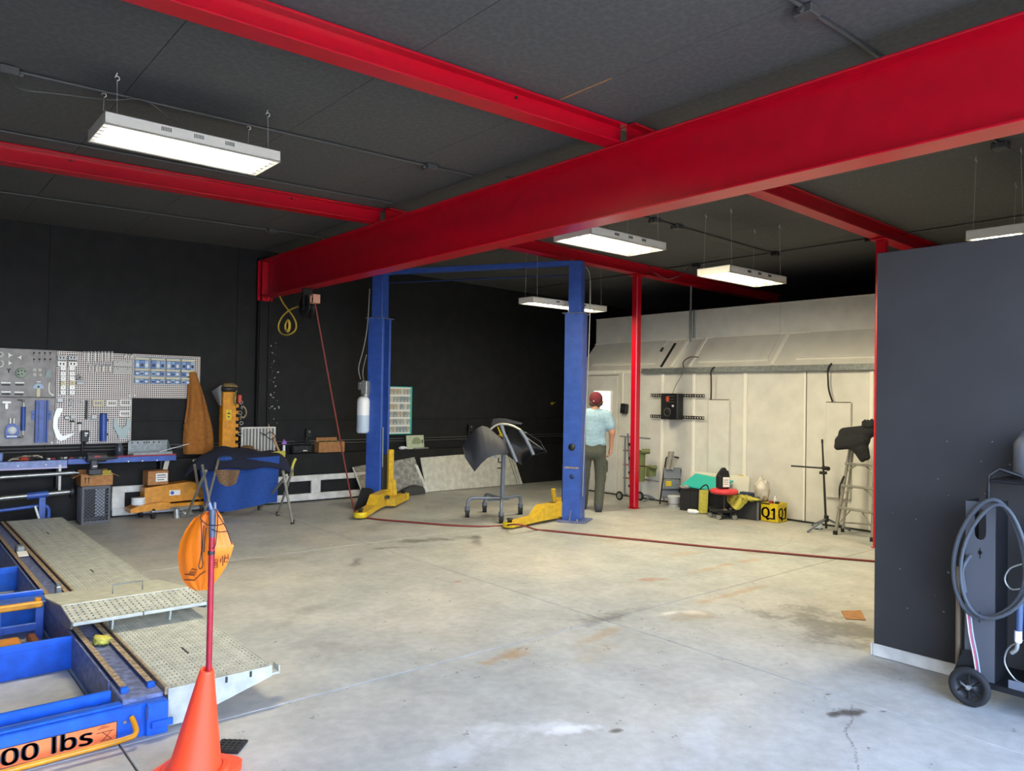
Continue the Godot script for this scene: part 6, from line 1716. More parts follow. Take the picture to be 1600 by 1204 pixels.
	for k in 5:
		var a := k * TAU / 5 + 0.4
		var p := v3(cos(a) * 0.19, 0, sin(a) * 0.19)
		var cs := part(st, "caster", G.new().box(p + v3(0, 0.08, 0), v3(0.03, 0.04, 0.03), 0.004), M.tool_dark)
		part(cs, "wheel", G.new().cyl(p + v3(-0.013, 0.036, 0), p + v3(0.013, 0.036, 0), 0.036, -1, 14), M.tool_grey)
	for k in 6:
		solo("tray_part", G.new().box(sc + v3(-0.12 + k * 0.045, 0.128, 0.1 - 0.03 * (k % 3)), v3(0.035, 0.02, 0.05), 0.004, Basis(Vector3.UP, k * 1.3)), [M.tool_dark, M.rust_edge, M.tool_grey][k % 3], "loose small part in the black stool tray", "part", "parts in the stool tray")
	var jug := thing("plastic_jug", "black plastic jug with a white label on the red stool", "jug", sc + v3(-0.005, 0.421, -0.02), -30)
	part(jug, "body", G.new().box(v3(0, 0.1, 0), v3(0.17, 0.2, 0.13), 0.02).prism(PackedVector2Array([Vector2(-0.08, 0.19), Vector2(0.08, 0.19), Vector2(0.06, 0.26), Vector2(0.02, 0.275), Vector2(-0.03, 0.26)]), -0.05, 0.05), M.black_plastic)
	part(jug, "label", G.new().box(v3(0.02, 0.1, 0.0665), v3(0.1, 0.14, 0.003)), M.paper)
	part(jug, "label_print", G.new().box(v3(0.02, 0.13, 0.0685), v3(0.075, 0.012, 0.002)).box(v3(0.02, 0.1, 0.0685), v3(0.08, 0.008, 0.002)).box(v3(0.02, 0.07, 0.0685), v3(0.07, 0.008, 0.002)), M.tool_grey)
	part(jug, "handle", G.new().tube(curve([v3(-0.05, 0.24, 0), v3(-0.02, 0.285, 0), v3(0.03, 0.285, 0), v3(0.05, 0.25, 0)]), 0.014, 8), M.black_plastic)
	# clear dark crate with bag and rags
	var ck := thing("file_crate", "smoked plastic crate splashed with paint beside the yellow box", "crate", v3(9.68, 0, -6.1), -82)
	for k in [-1, 1]:
		part(ck, "panel", G.new().box(v3(0, 0.14, k * 0.15), v3(0.4, 0.26, 0.008)), mk("4a4c50", 0.35, 0.0, "grime", 6.0))
		part(ck, "panel", G.new().box(v3(k * 0.2, 0.14, 0), v3(0.008, 0.26, 0.3)), mk("4a4c50", 0.35, 0.0, "grime", 6.0))
		for e in [-1, 1]:
			part(ck, "corner_post", G.new().box(v3(k * 0.2, 0.14, e * 0.15), v3(0.025, 0.28, 0.025), 0.004), mk("6d7074", 0.4))
		part(ck, "rim", G.new().box(v3(0, 0.275, k * 0.15), v3(0.44, 0.02, 0.03), 0.004), M.black_plastic)
	part(ck, "bottom", G.new().box(v3(0, 0.01, 0), v3(0.4, 0.015, 0.3)), M.black_plastic)
	solo("plastic_bag", G.new().blob(v3(9.72, 0.42, -5.92), v3(0.1, 0.155, 0.1), 0.3, 41, 14), mk("ddd6c6", 0.3, 0.0, "soft", 6.0), "lumpy clear bag of pale scraps on the smoked crate", "bag")
	solo("yellow_rag", G.new().sheet(14, 12, func(u: float, v: float) -> Vector3: return wx(lerpf(1136, 1168, u), lerpf(773, 781 + 16 * sin(u * PI), v), 9.4 + 0.12 * (1.0 - v) + 0.03 * sin(u * 14.0 + v * 6.0)), 0.014), M.yellow_cloth, "yellow rag draped over the rim of the smoked crate", "rag")
	solo("yellow_rag", G.new().blob(v3(9.52, 0.3, -6.0), v3(0.07, 0.03, 0.13), 0.5, 44, 10), M.yellow_cloth, "crumpled yellow rag on the smoked crate below the clear bag", "rag")
	# yellow carton marked Q1
	var Q := carton("yellow_carton", "yellow carton printed with Q1 on two faces", v3(9.735, 0, -5.735), v3(0.245, 0.26, 0.26), M.yellow_bright)
	lettering(Q, "printed_mark", "Q1", 0.14, M.ink, v3(-0.1245, 0.125, -0.004), Basis(Vector3.BACK, Vector3.UP, Vector3.LEFT), 1.0)
	lettering(Q, "printed_mark", "Q1", 0.14, M.ink, v3(0.004, 0.125, 0.132), Basis(), 0.95)
	part(Q, "dark_band", G.new().box(v3(-0.1235, 0.25, -0.06), v3(0.003, 0.02, 0.13)), M.ink)
	part(Q, "underline", G.new().box(v3(-0.1238, 0.05, 0.03), v3(0.003, 0.018, 0.12)), M.ink)
	part(Q, "underline", G.new().box(v3(0.03, 0.05, 0.1312), v3(0.11, 0.018, 0.003)), M.ink)
	part(Q, "lid", G.new().box(v3(0, 0.245, 0), v3(0.22, 0.006, 0.235)), M.yellow_bright)
	solo("spray_can", G.new().lathe([Vector2(0, 0), Vector2(0.022, 0), Vector2(0.022, 0.05), Vector2(0.01, 0.07), Vector2(0.006, 0.1), Vector2(0, 0.1)], v3(9.78, 0.249, -5.75), 12), M.white_plastic, "small white nozzle bottle on the yellow carton", "bottle")
	solo("red_clip", G.new().box(v3(9.7, 0.268, -5.76), v3(0.05, 0.035, 0.06), 0.008), mk("8c2f34", 0.5), "dark red clip lying on the yellow carton", "clip")
	solo("black_fitting", G.new().box(v3(9.74, 0.265, -5.69), v3(0.06, 0.03, 0.05), 0.008), M.black_plastic, "black fitting lying on the yellow carton", "fitting")
	# black stand with a boom arm
	var ms := thing("boom_stand", "thin black tripod stand with a side boom arm", "stand", v3(9.6, 0, -4.9))
	var b0 := v3(9.6, 0, -4.9)
	part(ms, "pole", W(ms).cyl(b0 + v3(0, 0.03, 0), b0 + v3(-0.03, 1.15, -0.05), 0.016, 0.011, 10), M.tool_dark)
	part(ms, "tip", W(ms).cyl(b0 + v3(-0.03, 1.15, -0.05), b0 + v3(-0.031, 1.2, -0.052), 0.014, -1, 8), M.tool_dark)
	part(ms, "boom", W(ms).cyl(v3(9.58, 0.82, -4.9), v3(9.35, 0.835, -5.27), 0.011, -1, 8), M.tool_dark)
	part(ms, "clamp_knob", W(ms).cyl(v3(9.56, 0.82, -4.86), v3(9.64, 0.82, -4.97), 0.028, -1, 12), M.tool_dark)
	part(ms, "clamp_knob", W(ms).cyl(v3(9.54, 0.76, -4.97), v3(9.6, 0.76, -4.9), 0.02, -1, 10), M.tool_dark)
	part(ms, "collar", W(ms).cyl(b0 + v3(0, 0.12, 0), b0 + v3(0, 0.2, 0), 0.03, -1, 12), M.tool_dark)
	for p in [v3(9.25, 0.012, -4.97), v3(9.85, 0.012, -4.7), v3(9.8, 0.012, -5.2)]:
		part(ms, "leg", W(ms).cyl(b0 + v3(0, 0.16, 0), p, 0.014, -1, 8), M.stand_grey)
	solo("plastic_scrap", G.new().blob(v3(9.62, 0.035, -5.02), v3(0.06, 0.035, 0.06), 0.5, 50, 8), mk("b9c4c6", 0.4), "crumpled pale plastic scrap at the foot of the boom stand", "scrap")
	# aluminium step ladder with a jacket
	var ld := thing("step_ladder", "aluminium step ladder standing beside the red post", "ladder", v3(9.55, 0, -4.45))
	var fl := [v3(9.42, 0, -4.69), v3(9.33, 0, -4.18)]
	var ft := [v3(9.6, 1.3, -4.56), v3(9.55, 1.3, -4.24)]
	var rl := [v3(9.68, 0, -4.72), v3(9.95, 0, -4.15)]
	for i in 2:
		var r := part(ld, "front_rail", W(ld).cyl(fl[i], ft[i], 0.024, 0.02, 8), M.alu)
		part(r, "foot", W(ld).cyl(fl[i], fl[i] + v3(0.006, 0.05, 0), 0.03, -1, 8), M.rubber)
		var rr := part(ld, "rear_rail", W(ld).cyl(rl[i], ft[i] + v3(0.06, -0.02, 0), 0.017, -1, 8), M.alu)
		part(rr, "foot", W(ld).cyl(rl[i], rl[i] + v3(0, 0.05, 0), 0.023, -1, 8), M.rubber)
	for y in [0.345, 0.63, 0.91]:
		var a := (fl[0] as Vector3).lerp(ft[0], y / 1.3)
		var b := (fl[1] as Vector3).lerp(ft[1], y / 1.3)
		var m := (a + b) * 0.5
		var dd := (b - a)
		part(ld, "step", W(ld).box(m, v3(0.09, 0.026, dd.length() + 0.03), 0.005, Basis(Vector3.UP, atan2(dd.x, dd.z))), M.alu)
		for k in [[a, b], [b, a]]:
			var e: Vector3 = k[0]
			var f: Vector3 = k[1]
			part(ld, "brace", W(ld).cyl(e.lerp(f, 0.33) - v3(0, 0.012, 0), e - v3(0.012, 0.2 if y < 0.4 else 0.1, 0), 0.008, -1, 6), M.alu)
	part(ld, "rear_bar", W(ld).cyl((rl[0] as Vector3).lerp(ft[0], 0.1), (rl[1] as Vector3).lerp(ft[1], 0.1), 0.01, -1, 6), M.alu)
	part(ld, "top_cap", W(ld).box(v3(9.6, 1.31, -4.4), v3(0.14, 0.03, 0.4), 0.008), M.alu)
	part(ld, "spreader", W(ld).tube(curve([v3(9.5, 0.75, -4.62), v3(9.47, 0.6, -4.66), v3(9.52, 0.4, -4.68)]), 0.012, 6), M.rubber)
	var jk := thing("dark_jacket", "dark grey jacket thrown over the top of the step ladder", "jacket", v3(9.55, 1.05, -4.45))
	var jg := W(jk)
	flesh(jg, [[v3(9.5, 1.3, -4.62), v3(9.5, 1.34, -4.3), 0.07, 0.08, 1.0], [v3(9.46, 1.2, -4.66), v3(9.46, 1.22, -4.35), 0.06, 0.07], [v3(9.44, 1.12, -4.68), v3(9.44, 1.16, -4.5), 0.04, 0.05],
		[v3(9.44, 1.15, -4.45), v3(9.43, 0.98, -4.36), 0.06, 0.03], [v3(9.44, 1.1, -4.34), v3(9.43, 1.02, -4.3), 0.06, 0.04], [v3(9.6, 1.32, -4.55), v3(9.66, 1.15, -4.5), 0.06, 0.05]], 0.016, 0.02)
	part(jk, "jacket_body", jg, M.black_cloth)
	part(jk, "hood", W(jk).blob(v3(9.5, 1.41, -4.3), v3(0.085, 0.07, 0.1), 0.35, 61, 12), M.black_cloth)
	# scrap of cardboard on the floor
	solo("cardboard_scrap", G.new().prism(PackedVector2Array([Vector2(6.02, 2.94), Vector2(6.17, 2.85), Vector2(5.93, 2.7), Vector2(5.83, 2.81)]), 0.001, 0.006, Transform3D(Basis(Vector3.RIGHT, Vector3.FORWARD, Vector3.UP), Vector3.ZERO)), M.cardboard, "flat scrap of cardboard on the floor near the partition", "cardboard")

# ---------------------------------------------------------------- traffic cone with a pole and an orange bag
func build_cone() -> void:
	var c := v3(1.125, 0, -3.33)
	var cb := gy(303, 1212, 0.0)
	var t := thing("traffic_cone", "bright orange traffic cone with a square base by the frame rack", "traffic cone", cb)
	var ax := (c + v3(-0.006, 0.515, 0) - cb).normalized()
	var cx3 := ax.cross(Vector3.BACK).normalized()
	var tilt := Basis(cx3, ax, cx3.cross(ax))
	part(t, "body", G.new().lathe([Vector2(0.125, 0.03), Vector2(0.108, 0.06), Vector2(0.03, 0.505), Vector2(0.027, 0.515), Vector2(0.018, 0.515), Vector2(0.018, 0.45)], Vector3.ZERO, 36, tilt), M.cone)
	var base := PackedVector2Array()
	for i in 32:
		var a := TAU * i / 32
		var cx := cos(a)
		var sy := sin(a)
		var k := 0.165 / pow(pow(absf(cx), 5) + pow(absf(sy), 5), 0.2)
		base.append(Vector2(cx * k, sy * k))
	part(t, "base", G.new().prism(base, 0.0, 0.03, Transform3D(Basis(Vector3.UP, 0.6) * Basis(Vector3.RIGHT, Vector3.FORWARD, Vector3.UP), Vector3.ZERO)), M.cone)
	part(t, "base_ring", G.new().lathe([Vector2(0.15, 0.03), Vector2(0.14, 0.042), Vector2(0.12, 0.042)], Vector3.ZERO, 36), M.cone)
	var p := thing("wooden_pole", "red painted pole with a grey taped top standing in the traffic cone", "pole", c + v3(0, 0.46, 0))
	part(p, "shaft", W(p).cyl(c + v3(0, 0.44, 0), c + v3(0.002, 1.07, 0), 0.0125, -1, 14), mk("b0182c", 0.4, 0.0, "soft", 4.0))
	part(p, "grey_sleeve", W(p).cyl(c + v3(0.002, 1.07, 0), c + v3(0.002, 1.19, 0), 0.0135, 0.0155, 14), mk("5d6574", 0.5, 0.3, "soft", 4.0))
	part(p, "top_fork", W(p).box(c + v3(-0.008, 1.2, 0), v3(0.012, 0.05, 0.02), 0.004, Basis(Vector3.BACK, 0.3)).box(c + v3(0.01, 1.2, 0), v3(0.01, 0.04, 0.02), 0.004), mk("7c8494", 0.5, 0.3))
	part(p, "collar", W(p).cyl(c + v3(0, 0.995, 0), c + v3(0, 1.01, 0), 0.015, -1, 12), M.tool_dark)
	# drawstring bag hanging behind the pole
	var DB := 3.275
	var outl := [[315, 803], [300, 812], [288, 830], [280, 848], [278, 870], [283, 900], [290, 912], [303, 921], [320, 922], [333, 912], [345, 895], [355, 880], [361, 865], [370, 850], [362, 846], [356, 832], [350, 815], [338, 795], [328, 798]]
	var b := thing("drawstring_bag", "orange drawstring bag with dark printed characters hung on the pole", "bag", dp(322, 860, DB))
	var left := [[318, 801], [303, 809], [290, 828], [282, 846], [278, 868], [281, 892], [286, 906], [295, 917], [306, 922]]
	var right := [[338, 794], [346, 806], [353, 824], [360, 844], [365, 852], [360, 868], [352, 886], [342, 901], [325, 921]]
	for side in [-1.0, 1.0]:
		part(b, "cloth", W(b).sheet(18, 24, func(u: float, v: float) -> Vector3:
			var f := v * 8.0
			var i := mini(int(f), 7)
			var a := Vector2(left[i][0], left[i][1]).lerp(Vector2(left[i + 1][0], left[i + 1][1]), f - i)
			var e := Vector2(right[i][0], right[i][1]).lerp(Vector2(right[i + 1][0], right[i + 1][1]), f - i)
			var q := a.lerp(e, u)
			var puff := sin(u * PI) * (0.02 + 0.035 * sin(v * PI))
			var fold := 0.006 * sin(u * 16.0 + v * 3.0) * (1.0 - v * 0.7) + 0.004 * sin(u * 31.0)
			return dp(q.x, q.y, DB + 0.055 - side * puff + fold), 0.002), M.bag)
	var dc := func(x: float, y: float, d := 0.022) -> Vector3: return dp(260.0 + x * 0.1328, 780.0 + y * 0.1328, DB - d)
	for q in [[[480, 100], [400, 200], [430, 260], [480, 300]], [[410, 250], [412, 600], [380, 780], [400, 815], [430, 770], [420, 640], [440, 300]], [[580, 110], [605, 200], [580, 520], [540, 580]], [[600, 170], [700, 330], [770, 530]], [[480, 300], [600, 305], [680, 280]], [[530, 350], [620, 380], [710, 375]], [[470, 330], [450, 480], [440, 620]]]:
		var pts := []
		for e in q:
			pts.append(dc.call(e[0], e[1], 0.03))
		part(b, "cord", W(b).tube(curve(pts, 4), 0.0022, 5), M.rubber)
	for q in [[[215, 880], [330, 890], [350, 860], [275, 850], [300, 815], [360, 830]], [[210, 945], [330, 950], [390, 890], [460, 845]], [[265, 870], [320, 870]], [[530, 710], [600, 705], [600, 800], [530, 800]], [[540, 750], [595, 745]], [[565, 715], [560, 800]], [[545, 775], [595, 770]], [[645, 690], [635, 740]], [[660, 660], [665, 780]], [[690, 650], [680, 740], [720, 730]], [[675, 700], [725, 680]], [[725, 640], [730, 710]]]:
		var pts := []
		for e in q:
			pts.append(dc.call(e[0], e[1], 0.004 if e[0] > 230 else -0.02))
		part(b, "printed_stroke", W(b).tube(pts, 0.0026, 4), mk("7a3a10", 0.7))
	# black rubber pad on the floor behind the cone
	var pd := thing("rubber_pad", "small black ribbed rubber pad lying on the floor by the cone", "pad", v3(1.33, 0, -3.62), 20)
	part(pd, "pad", G.new().box(v3(0, 0.006, 0), v3(0.13, 0.012, 0.13), 0.003, Basis(Vector3.UP, 0.5)), M.rubber)
	for k in 5:
		part(pd, "rib", G.new().box(v3(-0.05 + k * 0.025, 0.0135, 0).rotated(Vector3.UP, 0.5), v3(0.004, 0.004, 0.12), 0.0, Basis(Vector3.UP, 0.5)), M.tool_dark)
		part(pd, "rib", G.new().box(v3(0, 0.0135, -0.05 + k * 0.025).rotated(Vector3.UP, 0.5), v3(0.12, 0.004, 0.004), 0.0, Basis(Vector3.UP, 0.5)), M.tool_dark)

# ---------------------------------------------------------------- welding machine on its cart
func build_welder() -> void:
	var t := thing("welder_cart", "black wheeled welding machine cart beside the grey partition", "welder", v3(4.85, 0, -1.3))
	var X := 4.8
	var wc := v3(4.74, 0.108, -1.575)
	var tyre := part(t, "wheel", W(t).tube(ring_pts(wc, 0.088, 30, 0), 0.021, 8, true), M.rubber)
	part(tyre, "rim", W(t).lathe([Vector2(0.0, 0.012), Vector2(0.018, 0.014), Vector2(0.02, 0.004), Vector2(0.064, 0.0), Vector2(0.07, 0.012), Vector2(0.076, 0.012), Vector2(0.076, -0.012), Vector2(0, -0.012)], wc, 24, Basis(Vector3.UP, Vector3.LEFT, Vector3.BACK)), M.black_plastic)
	for k in 6:
		var a := k * TAU / 6
		part(tyre, "spoke", W(t).box(wc + v3(-0.008, cos(a) * 0.044, sin(a) * 0.044), v3(0.01, 0.05, 0.01), 0.002, Basis(Vector3.RIGHT, a)), M.black_metal)
	part(tyre, "axle_cap", W(t).cyl(wc - v3(0.012, 0, 0), wc - v3(0.026, 0, 0), 0.013, -1, 10), M.tool_grey)
	part(tyre, "cotter_pin", W(t).tube([wc + v3(-0.028, 0.0, 0.0), wc + v3(-0.03, 0.02, -0.025), wc + v3(-0.03, 0.028, -0.04), wc + v3(-0.03, 0.018, -0.034), wc + v3(-0.028, -0.004, 0.004)], 0.003, 5), M.steel)
	part(t, "axle", W(t).cyl(wc, wc + v3(0.36, 0, 0), 0.012, -1, 8), M.black_metal)
	var pil := W(t)
	# tall sheet-metal pillar with a hand slot
	var zc := -1.545
	var half := [Vector2(-0.075, 0.145), Vector2(0, 0.145), Vector2(0, 0.93), Vector2(-0.016, 0.936), Vector2(-0.027, 0.952), Vector2(-0.03, 0.97), Vector2(-0.03, 1.07), Vector2(-0.027, 1.088), Vector2(-0.016, 1.104), Vector2(0, 1.11), Vector2(0, 1.145), Vector2(-0.075, 1.145)]
	for e in [1.0, -1.0]:
		var poly := PackedVector2Array()
		for q in half:
			poly.append(Vector2(q.x * e, q.y))
		pil.prism(poly, -0.003, 0.003, Transform3D(Basis(Vector3.BACK, Vector3.UP, Vector3.LEFT), v3(X, 0, zc)))
	part(t, "pillar_face", pil, mk("505257", 0.5))
	for e in [-1, 1]:
		part(t, "pillar_side", W(t).box(v3(X + 0.1, 0.64, zc + e * 0.075), v3(0.2, 1.01, 0.005), 0.001), M.black_metal)
	for y in [0.86, 0.5]:
		part(t, "key_slot", W(t).cyl(v3(X - 0.0035, y, zc), v3(X - 0.0045, y, zc), 0.012, -1, 10).box(v3(X - 0.004, y - 0.004, zc), v3(0.001, 0.06, 0.006)), M.dark)
	part(t, "chassis", W(t).box(v3(4.97, 0.13, -1.15), v3(0.4, 0.03, 0.75), 0.004), M.black_metal)
	part(t, "front_skirt", W(t).box(v3(4.79, 0.16, -1.1), v3(0.01, 0.06, 0.6), 0.003), M.stand_grey)
	part(t, "machine_body", W(t).box(v3(5.02, 0.62, -1.0), v3(0.26, 0.92, 0.5), 0.012), M.black_metal)
	part(t, "machine_panel", W(t).box(v3(4.885, 0.85, -1.05), v3(0.012, 0.3, 0.3), 0.006), M.black_plastic)
	part(t, "support_rod", W(t).cyl(v3(4.85, 0.15, -1.67), v3(4.85, 0.75, -1.67), 0.016, -1, 10), mk("7b6c58", 0.5, 0.2))
	part(t, "axle_bracket", W(t).prism(PackedVector2Array([Vector2(-1.68, 0.14), Vector2(-1.56, 0.14), Vector2(-1.56, 0.3), Vector2(-1.62, 0.3)]), -0.004, 0.004, Transform3D(Basis(Vector3.BACK, Vector3.UP, Vector3.LEFT), v3(4.78, 0, 0))), M.black_metal)
	part(t, "top_tray", W(t).box(v3(4.95, 1.27, -1.3), v3(0.3, 0.02, 0.4), 0.004), M.black_metal)
	part(t, "tray_bracket", W(t).tube([v3(4.83, 1.13, -1.52), v3(4.82, 1.3, -1.51), v3(4.83, 1.34, -1.46), v3(4.86, 1.3, -1.36)], 0.012, 6), M.black_metal)
	part(t, "gas_bottle", W(t).lathe([Vector2(0, 0), Vector2(0.09, 0), Vector2(0.1, 0.02), Vector2(0.1, 0.2), Vector2(0.06, 0.27), Vector2(0, 0.28)], v3(5.0, 1.28, -1.34), 20), M.stand_grey)
	# coiled cables, torch and leads
	for k in 2:
		var pts := []
		for i in 36:
			var a := i * TAU / 36
			var sx := 1.0 - k * 0.04
			pts.append(wx(1546 + k * 9 + cos(a) * 55 * sx + 6 * sin(a * 2.0), 873 + k * 4 + sin(a) * 92 * sx + 4 * cos(a * 3.0), 4.755 - k * 0.022))
		part(t, "coiled_cable", W(t).tube(pts, 0.0125 - k * 0.002, 8, true), mk("454b52", 0.6))
	part(t, "coiled_cable", W(t).tube(curve([wx(1508, 925, 4.75), wx(1504, 895, 4.74), wx(1508, 880, 4.745), wx(1516, 868, 4.79)]), 0.011, 8), mk("454b52", 0.6))
	for q in [[0, "b9506a", "pink lead running down to the wheel"], [3, "8f9cc0", "pale blue lead running down to the wheel"], [-2.5, "cfcfd4", "white lead running down to the wheel"]]:
		part(t, "lead", W(t).tube(curve([wx(1513 + q[0], 955, 4.77), wx(1517 + q[0], 990, 4.76), wx(1524 + q[0], 1025, 4.76), wx(1529 + q[0], 1060, 4.77)]), 0.005, 6), mk(q[1], 0.5), q[2])
	part(t, "thin_cable", W(t).tube(curve([wx(1600, 880, 4.85), wx(1578, 888, 4.85), wx(1570, 905, 4.85), wx(1580, 920, 4.85), wx(1600, 918, 4.85)]), 0.005, 6), M.tool_grey)
	part(t, "thin_cable", W(t).tube(curve([wx(1598, 1000, 4.84), wx(1576, 1012, 4.84), wx(1570, 1035, 4.84), wx(1585, 1060, 4.84), wx(1600, 1068, 4.84)]), 0.005, 6), M.tool_grey)
	var th := part(t, "torch_handle", W(t).tube([wx(1594, 940, 4.82), wx(1592, 985, 4.82)], 0.018, 10), mk("3c5070", 0.5))
	part(th, "torch_grip", W(t).box(wx(1591, 994, 4.82), v3(0.025, 0.075, 0.035), 0.008), M.white_plastic)
	part(th, "torch_neck", W(t).tube(curve([wx(1590, 1004, 4.82), wx(1588, 1014, 4.82), wx(1580, 1020, 4.82)]), 0.011, 8), M.tool_grey)

# ---------------------------------------------------------------- the man: smooth-joined bones meshed as surface nets
# bones: [a, b, radius at a, radius at b, flatness in z]
func flesh(g: G, bones: Array, cell: float, k: float) -> void:
	var lo := Vector3.ONE * 1e9
	var hi := -lo
	for b in bones:
		var r: float = maxf(b[2], b[3]) + 4.0 * k + cell * 2.0
		for i in 2:
			lo = lo.min(b[i] - Vector3.ONE * r)
			hi = hi.max(b[i] + Vector3.ONE * r)
	var n := Vector3i(((hi - lo) / cell).ceil()) + Vector3i.ONE
	var sum := PackedFloat32Array()
	sum.resize(n.x * n.y * n.z)
	for b in bones:
		var a: Vector3 = b[0]
		var e: Vector3 = b[1]
		var ra: float = b[2]
		var rb: float = b[3]
		var fz: float = b[4] if b.size() > 4 else 1.0
		var r := maxf(ra, rb) + 4.0 * k
		var p0 := Vector3i(((a.min(e) - Vector3.ONE * r - lo) / cell).floor()).clamp(Vector3i.ZERO, n - Vector3i.ONE)
		var p1 := Vector3i(((a.max(e) + Vector3.ONE * r - lo) / cell).ceil()).clamp(Vector3i.ZERO, n - Vector3i.ONE)
		var ab := e - a
		var l2 := maxf(ab.length_squared(), 1e-9)
		for z in range(p0.z, p1.z + 1):
			for y in range(p0.y, p1.y + 1):
				var row := (z * n.y + y) * n.x
				for x in range(p0.x, p1.x + 1):
					var q := lo + Vector3(x, y, z) * cell - a
					var t := clampf(q.dot(ab) / l2, 0.0, 1.0)
					var w := q - ab * t
					w.z /= fz
					var d := w.length() - lerpf(ra, rb, t)
					if d < 4.0 * k:
						sum[row + x] += exp(-d / k)
	var f := PackedFloat32Array()
	f.resize(sum.size())
	for i in sum.size():
		f[i] = -k * log(sum[i]) if sum[i] > 1e-6 else 4.0 * k
	var idx := {}
	var pos := PackedVector3Array()
	var sx := 1
	var sy := n.x
	var sz := n.x * n.y
	var off := [0, sx, sy, sx + sy, sz, sz + sx, sz + sy, sz + sx + sy]
	var edges := [[0, 1], [2, 3], [4, 5], [6, 7], [0, 2], [1, 3], [4, 6], [5, 7], [0, 4], [1, 5], [2, 6], [3, 7]]
	for z in n.z - 1:
		for y in n.y - 1:
			for x in n.x - 1:
				var i := z * sz + y * sy + x
				if absf(f[i]) > cell * 3.0:
					continue
				var m := 0
				for c in 8:
					if f[i + off[c]] < 0.0:
						m |= 1 << c
				if m == 0 or m == 255:
					continue
				var s := Vector3.ZERO
				var cnt := 0
				for ed in edges:
					var fa := f[i + off[ed[0]]]
					var fb := f[i + off[ed[1]]]
					if (fa < 0.0) != (fb < 0.0):
						var t := fa / (fa - fb)
						var pa2 := Vector3(ed[0] & 1, (ed[0] >> 1) & 1, ed[0] >> 2)
						var pb2 := Vector3(ed[1] & 1, (ed[1] >> 1) & 1, ed[1] >> 2)
						s += pa2.lerp(pb2, t)
						cnt += 1
				idx[i] = pos.size()
				pos.append(lo + (Vector3(x, y, z) + s / cnt) * cell)
	g.sg += 1
	var st := [sx, sy, sz]
	for i in idx:
		for ax in 3:
			var u: int = st[(ax + 1) % 3]
			var v: int = st[(ax + 2) % 3]
			var j: int = i + st[ax]
			if (f[i] < 0.0) == (f[j] < 0.0):
				continue
			if not (idx.has(i - u) and idx.has(i - v) and idx.has(i - u - v)):
				continue
			var a := pos[idx[i]]
			var b := pos[idx[i - u]]
			var c := pos[idx[i - u - v]]
			var d := pos[idx[i - v]]
			if f[i] < 0.0:
				g.quad(d, c, b, a, g.sg)
			else:
				g.quad(a, b, c, d, g.sg)

func hand_bones(w: Vector3, dir: Vector3, side: float) -> Array:
	var o := []
	var x := v3(0, 0, 1)
	var palm := w + dir * 0.085
	o.append([w, palm, 0.024, 0.03, 1.2])
	for i in 4:
		var s := (i - 1.5) * 0.021
		var L: float = [0.07, 0.082, 0.078, 0.06][i]
		var a := palm + x * s
		var m := a + dir * L * 0.45 + v3(-side * 0.008, 0, 0)
		var e := m + dir * L * 0.4 + v3(-side * 0.028, 0, 0)
		var q := e + dir * L * 0.12 + v3(-side * 0.026, 0.004, 0)
		o.append([a, m, 0.0095, 0.009])
		o.append([m, e, 0.009, 0.0085])
		o.append([e, q, 0.0085, 0.0075])
	var tb := w + dir * 0.03 + x * -0.022
	o.append([tb, tb + dir * 0.035 + v3(-side * 0.012, 0, -0.018), 0.013, 0.011])
	o.append([tb + dir * 0.035 + v3(-side * 0.012, 0, -0.018), tb + dir * 0.066 + v3(-side * 0.024, 0, -0.014), 0.0105, 0.009])
	return o

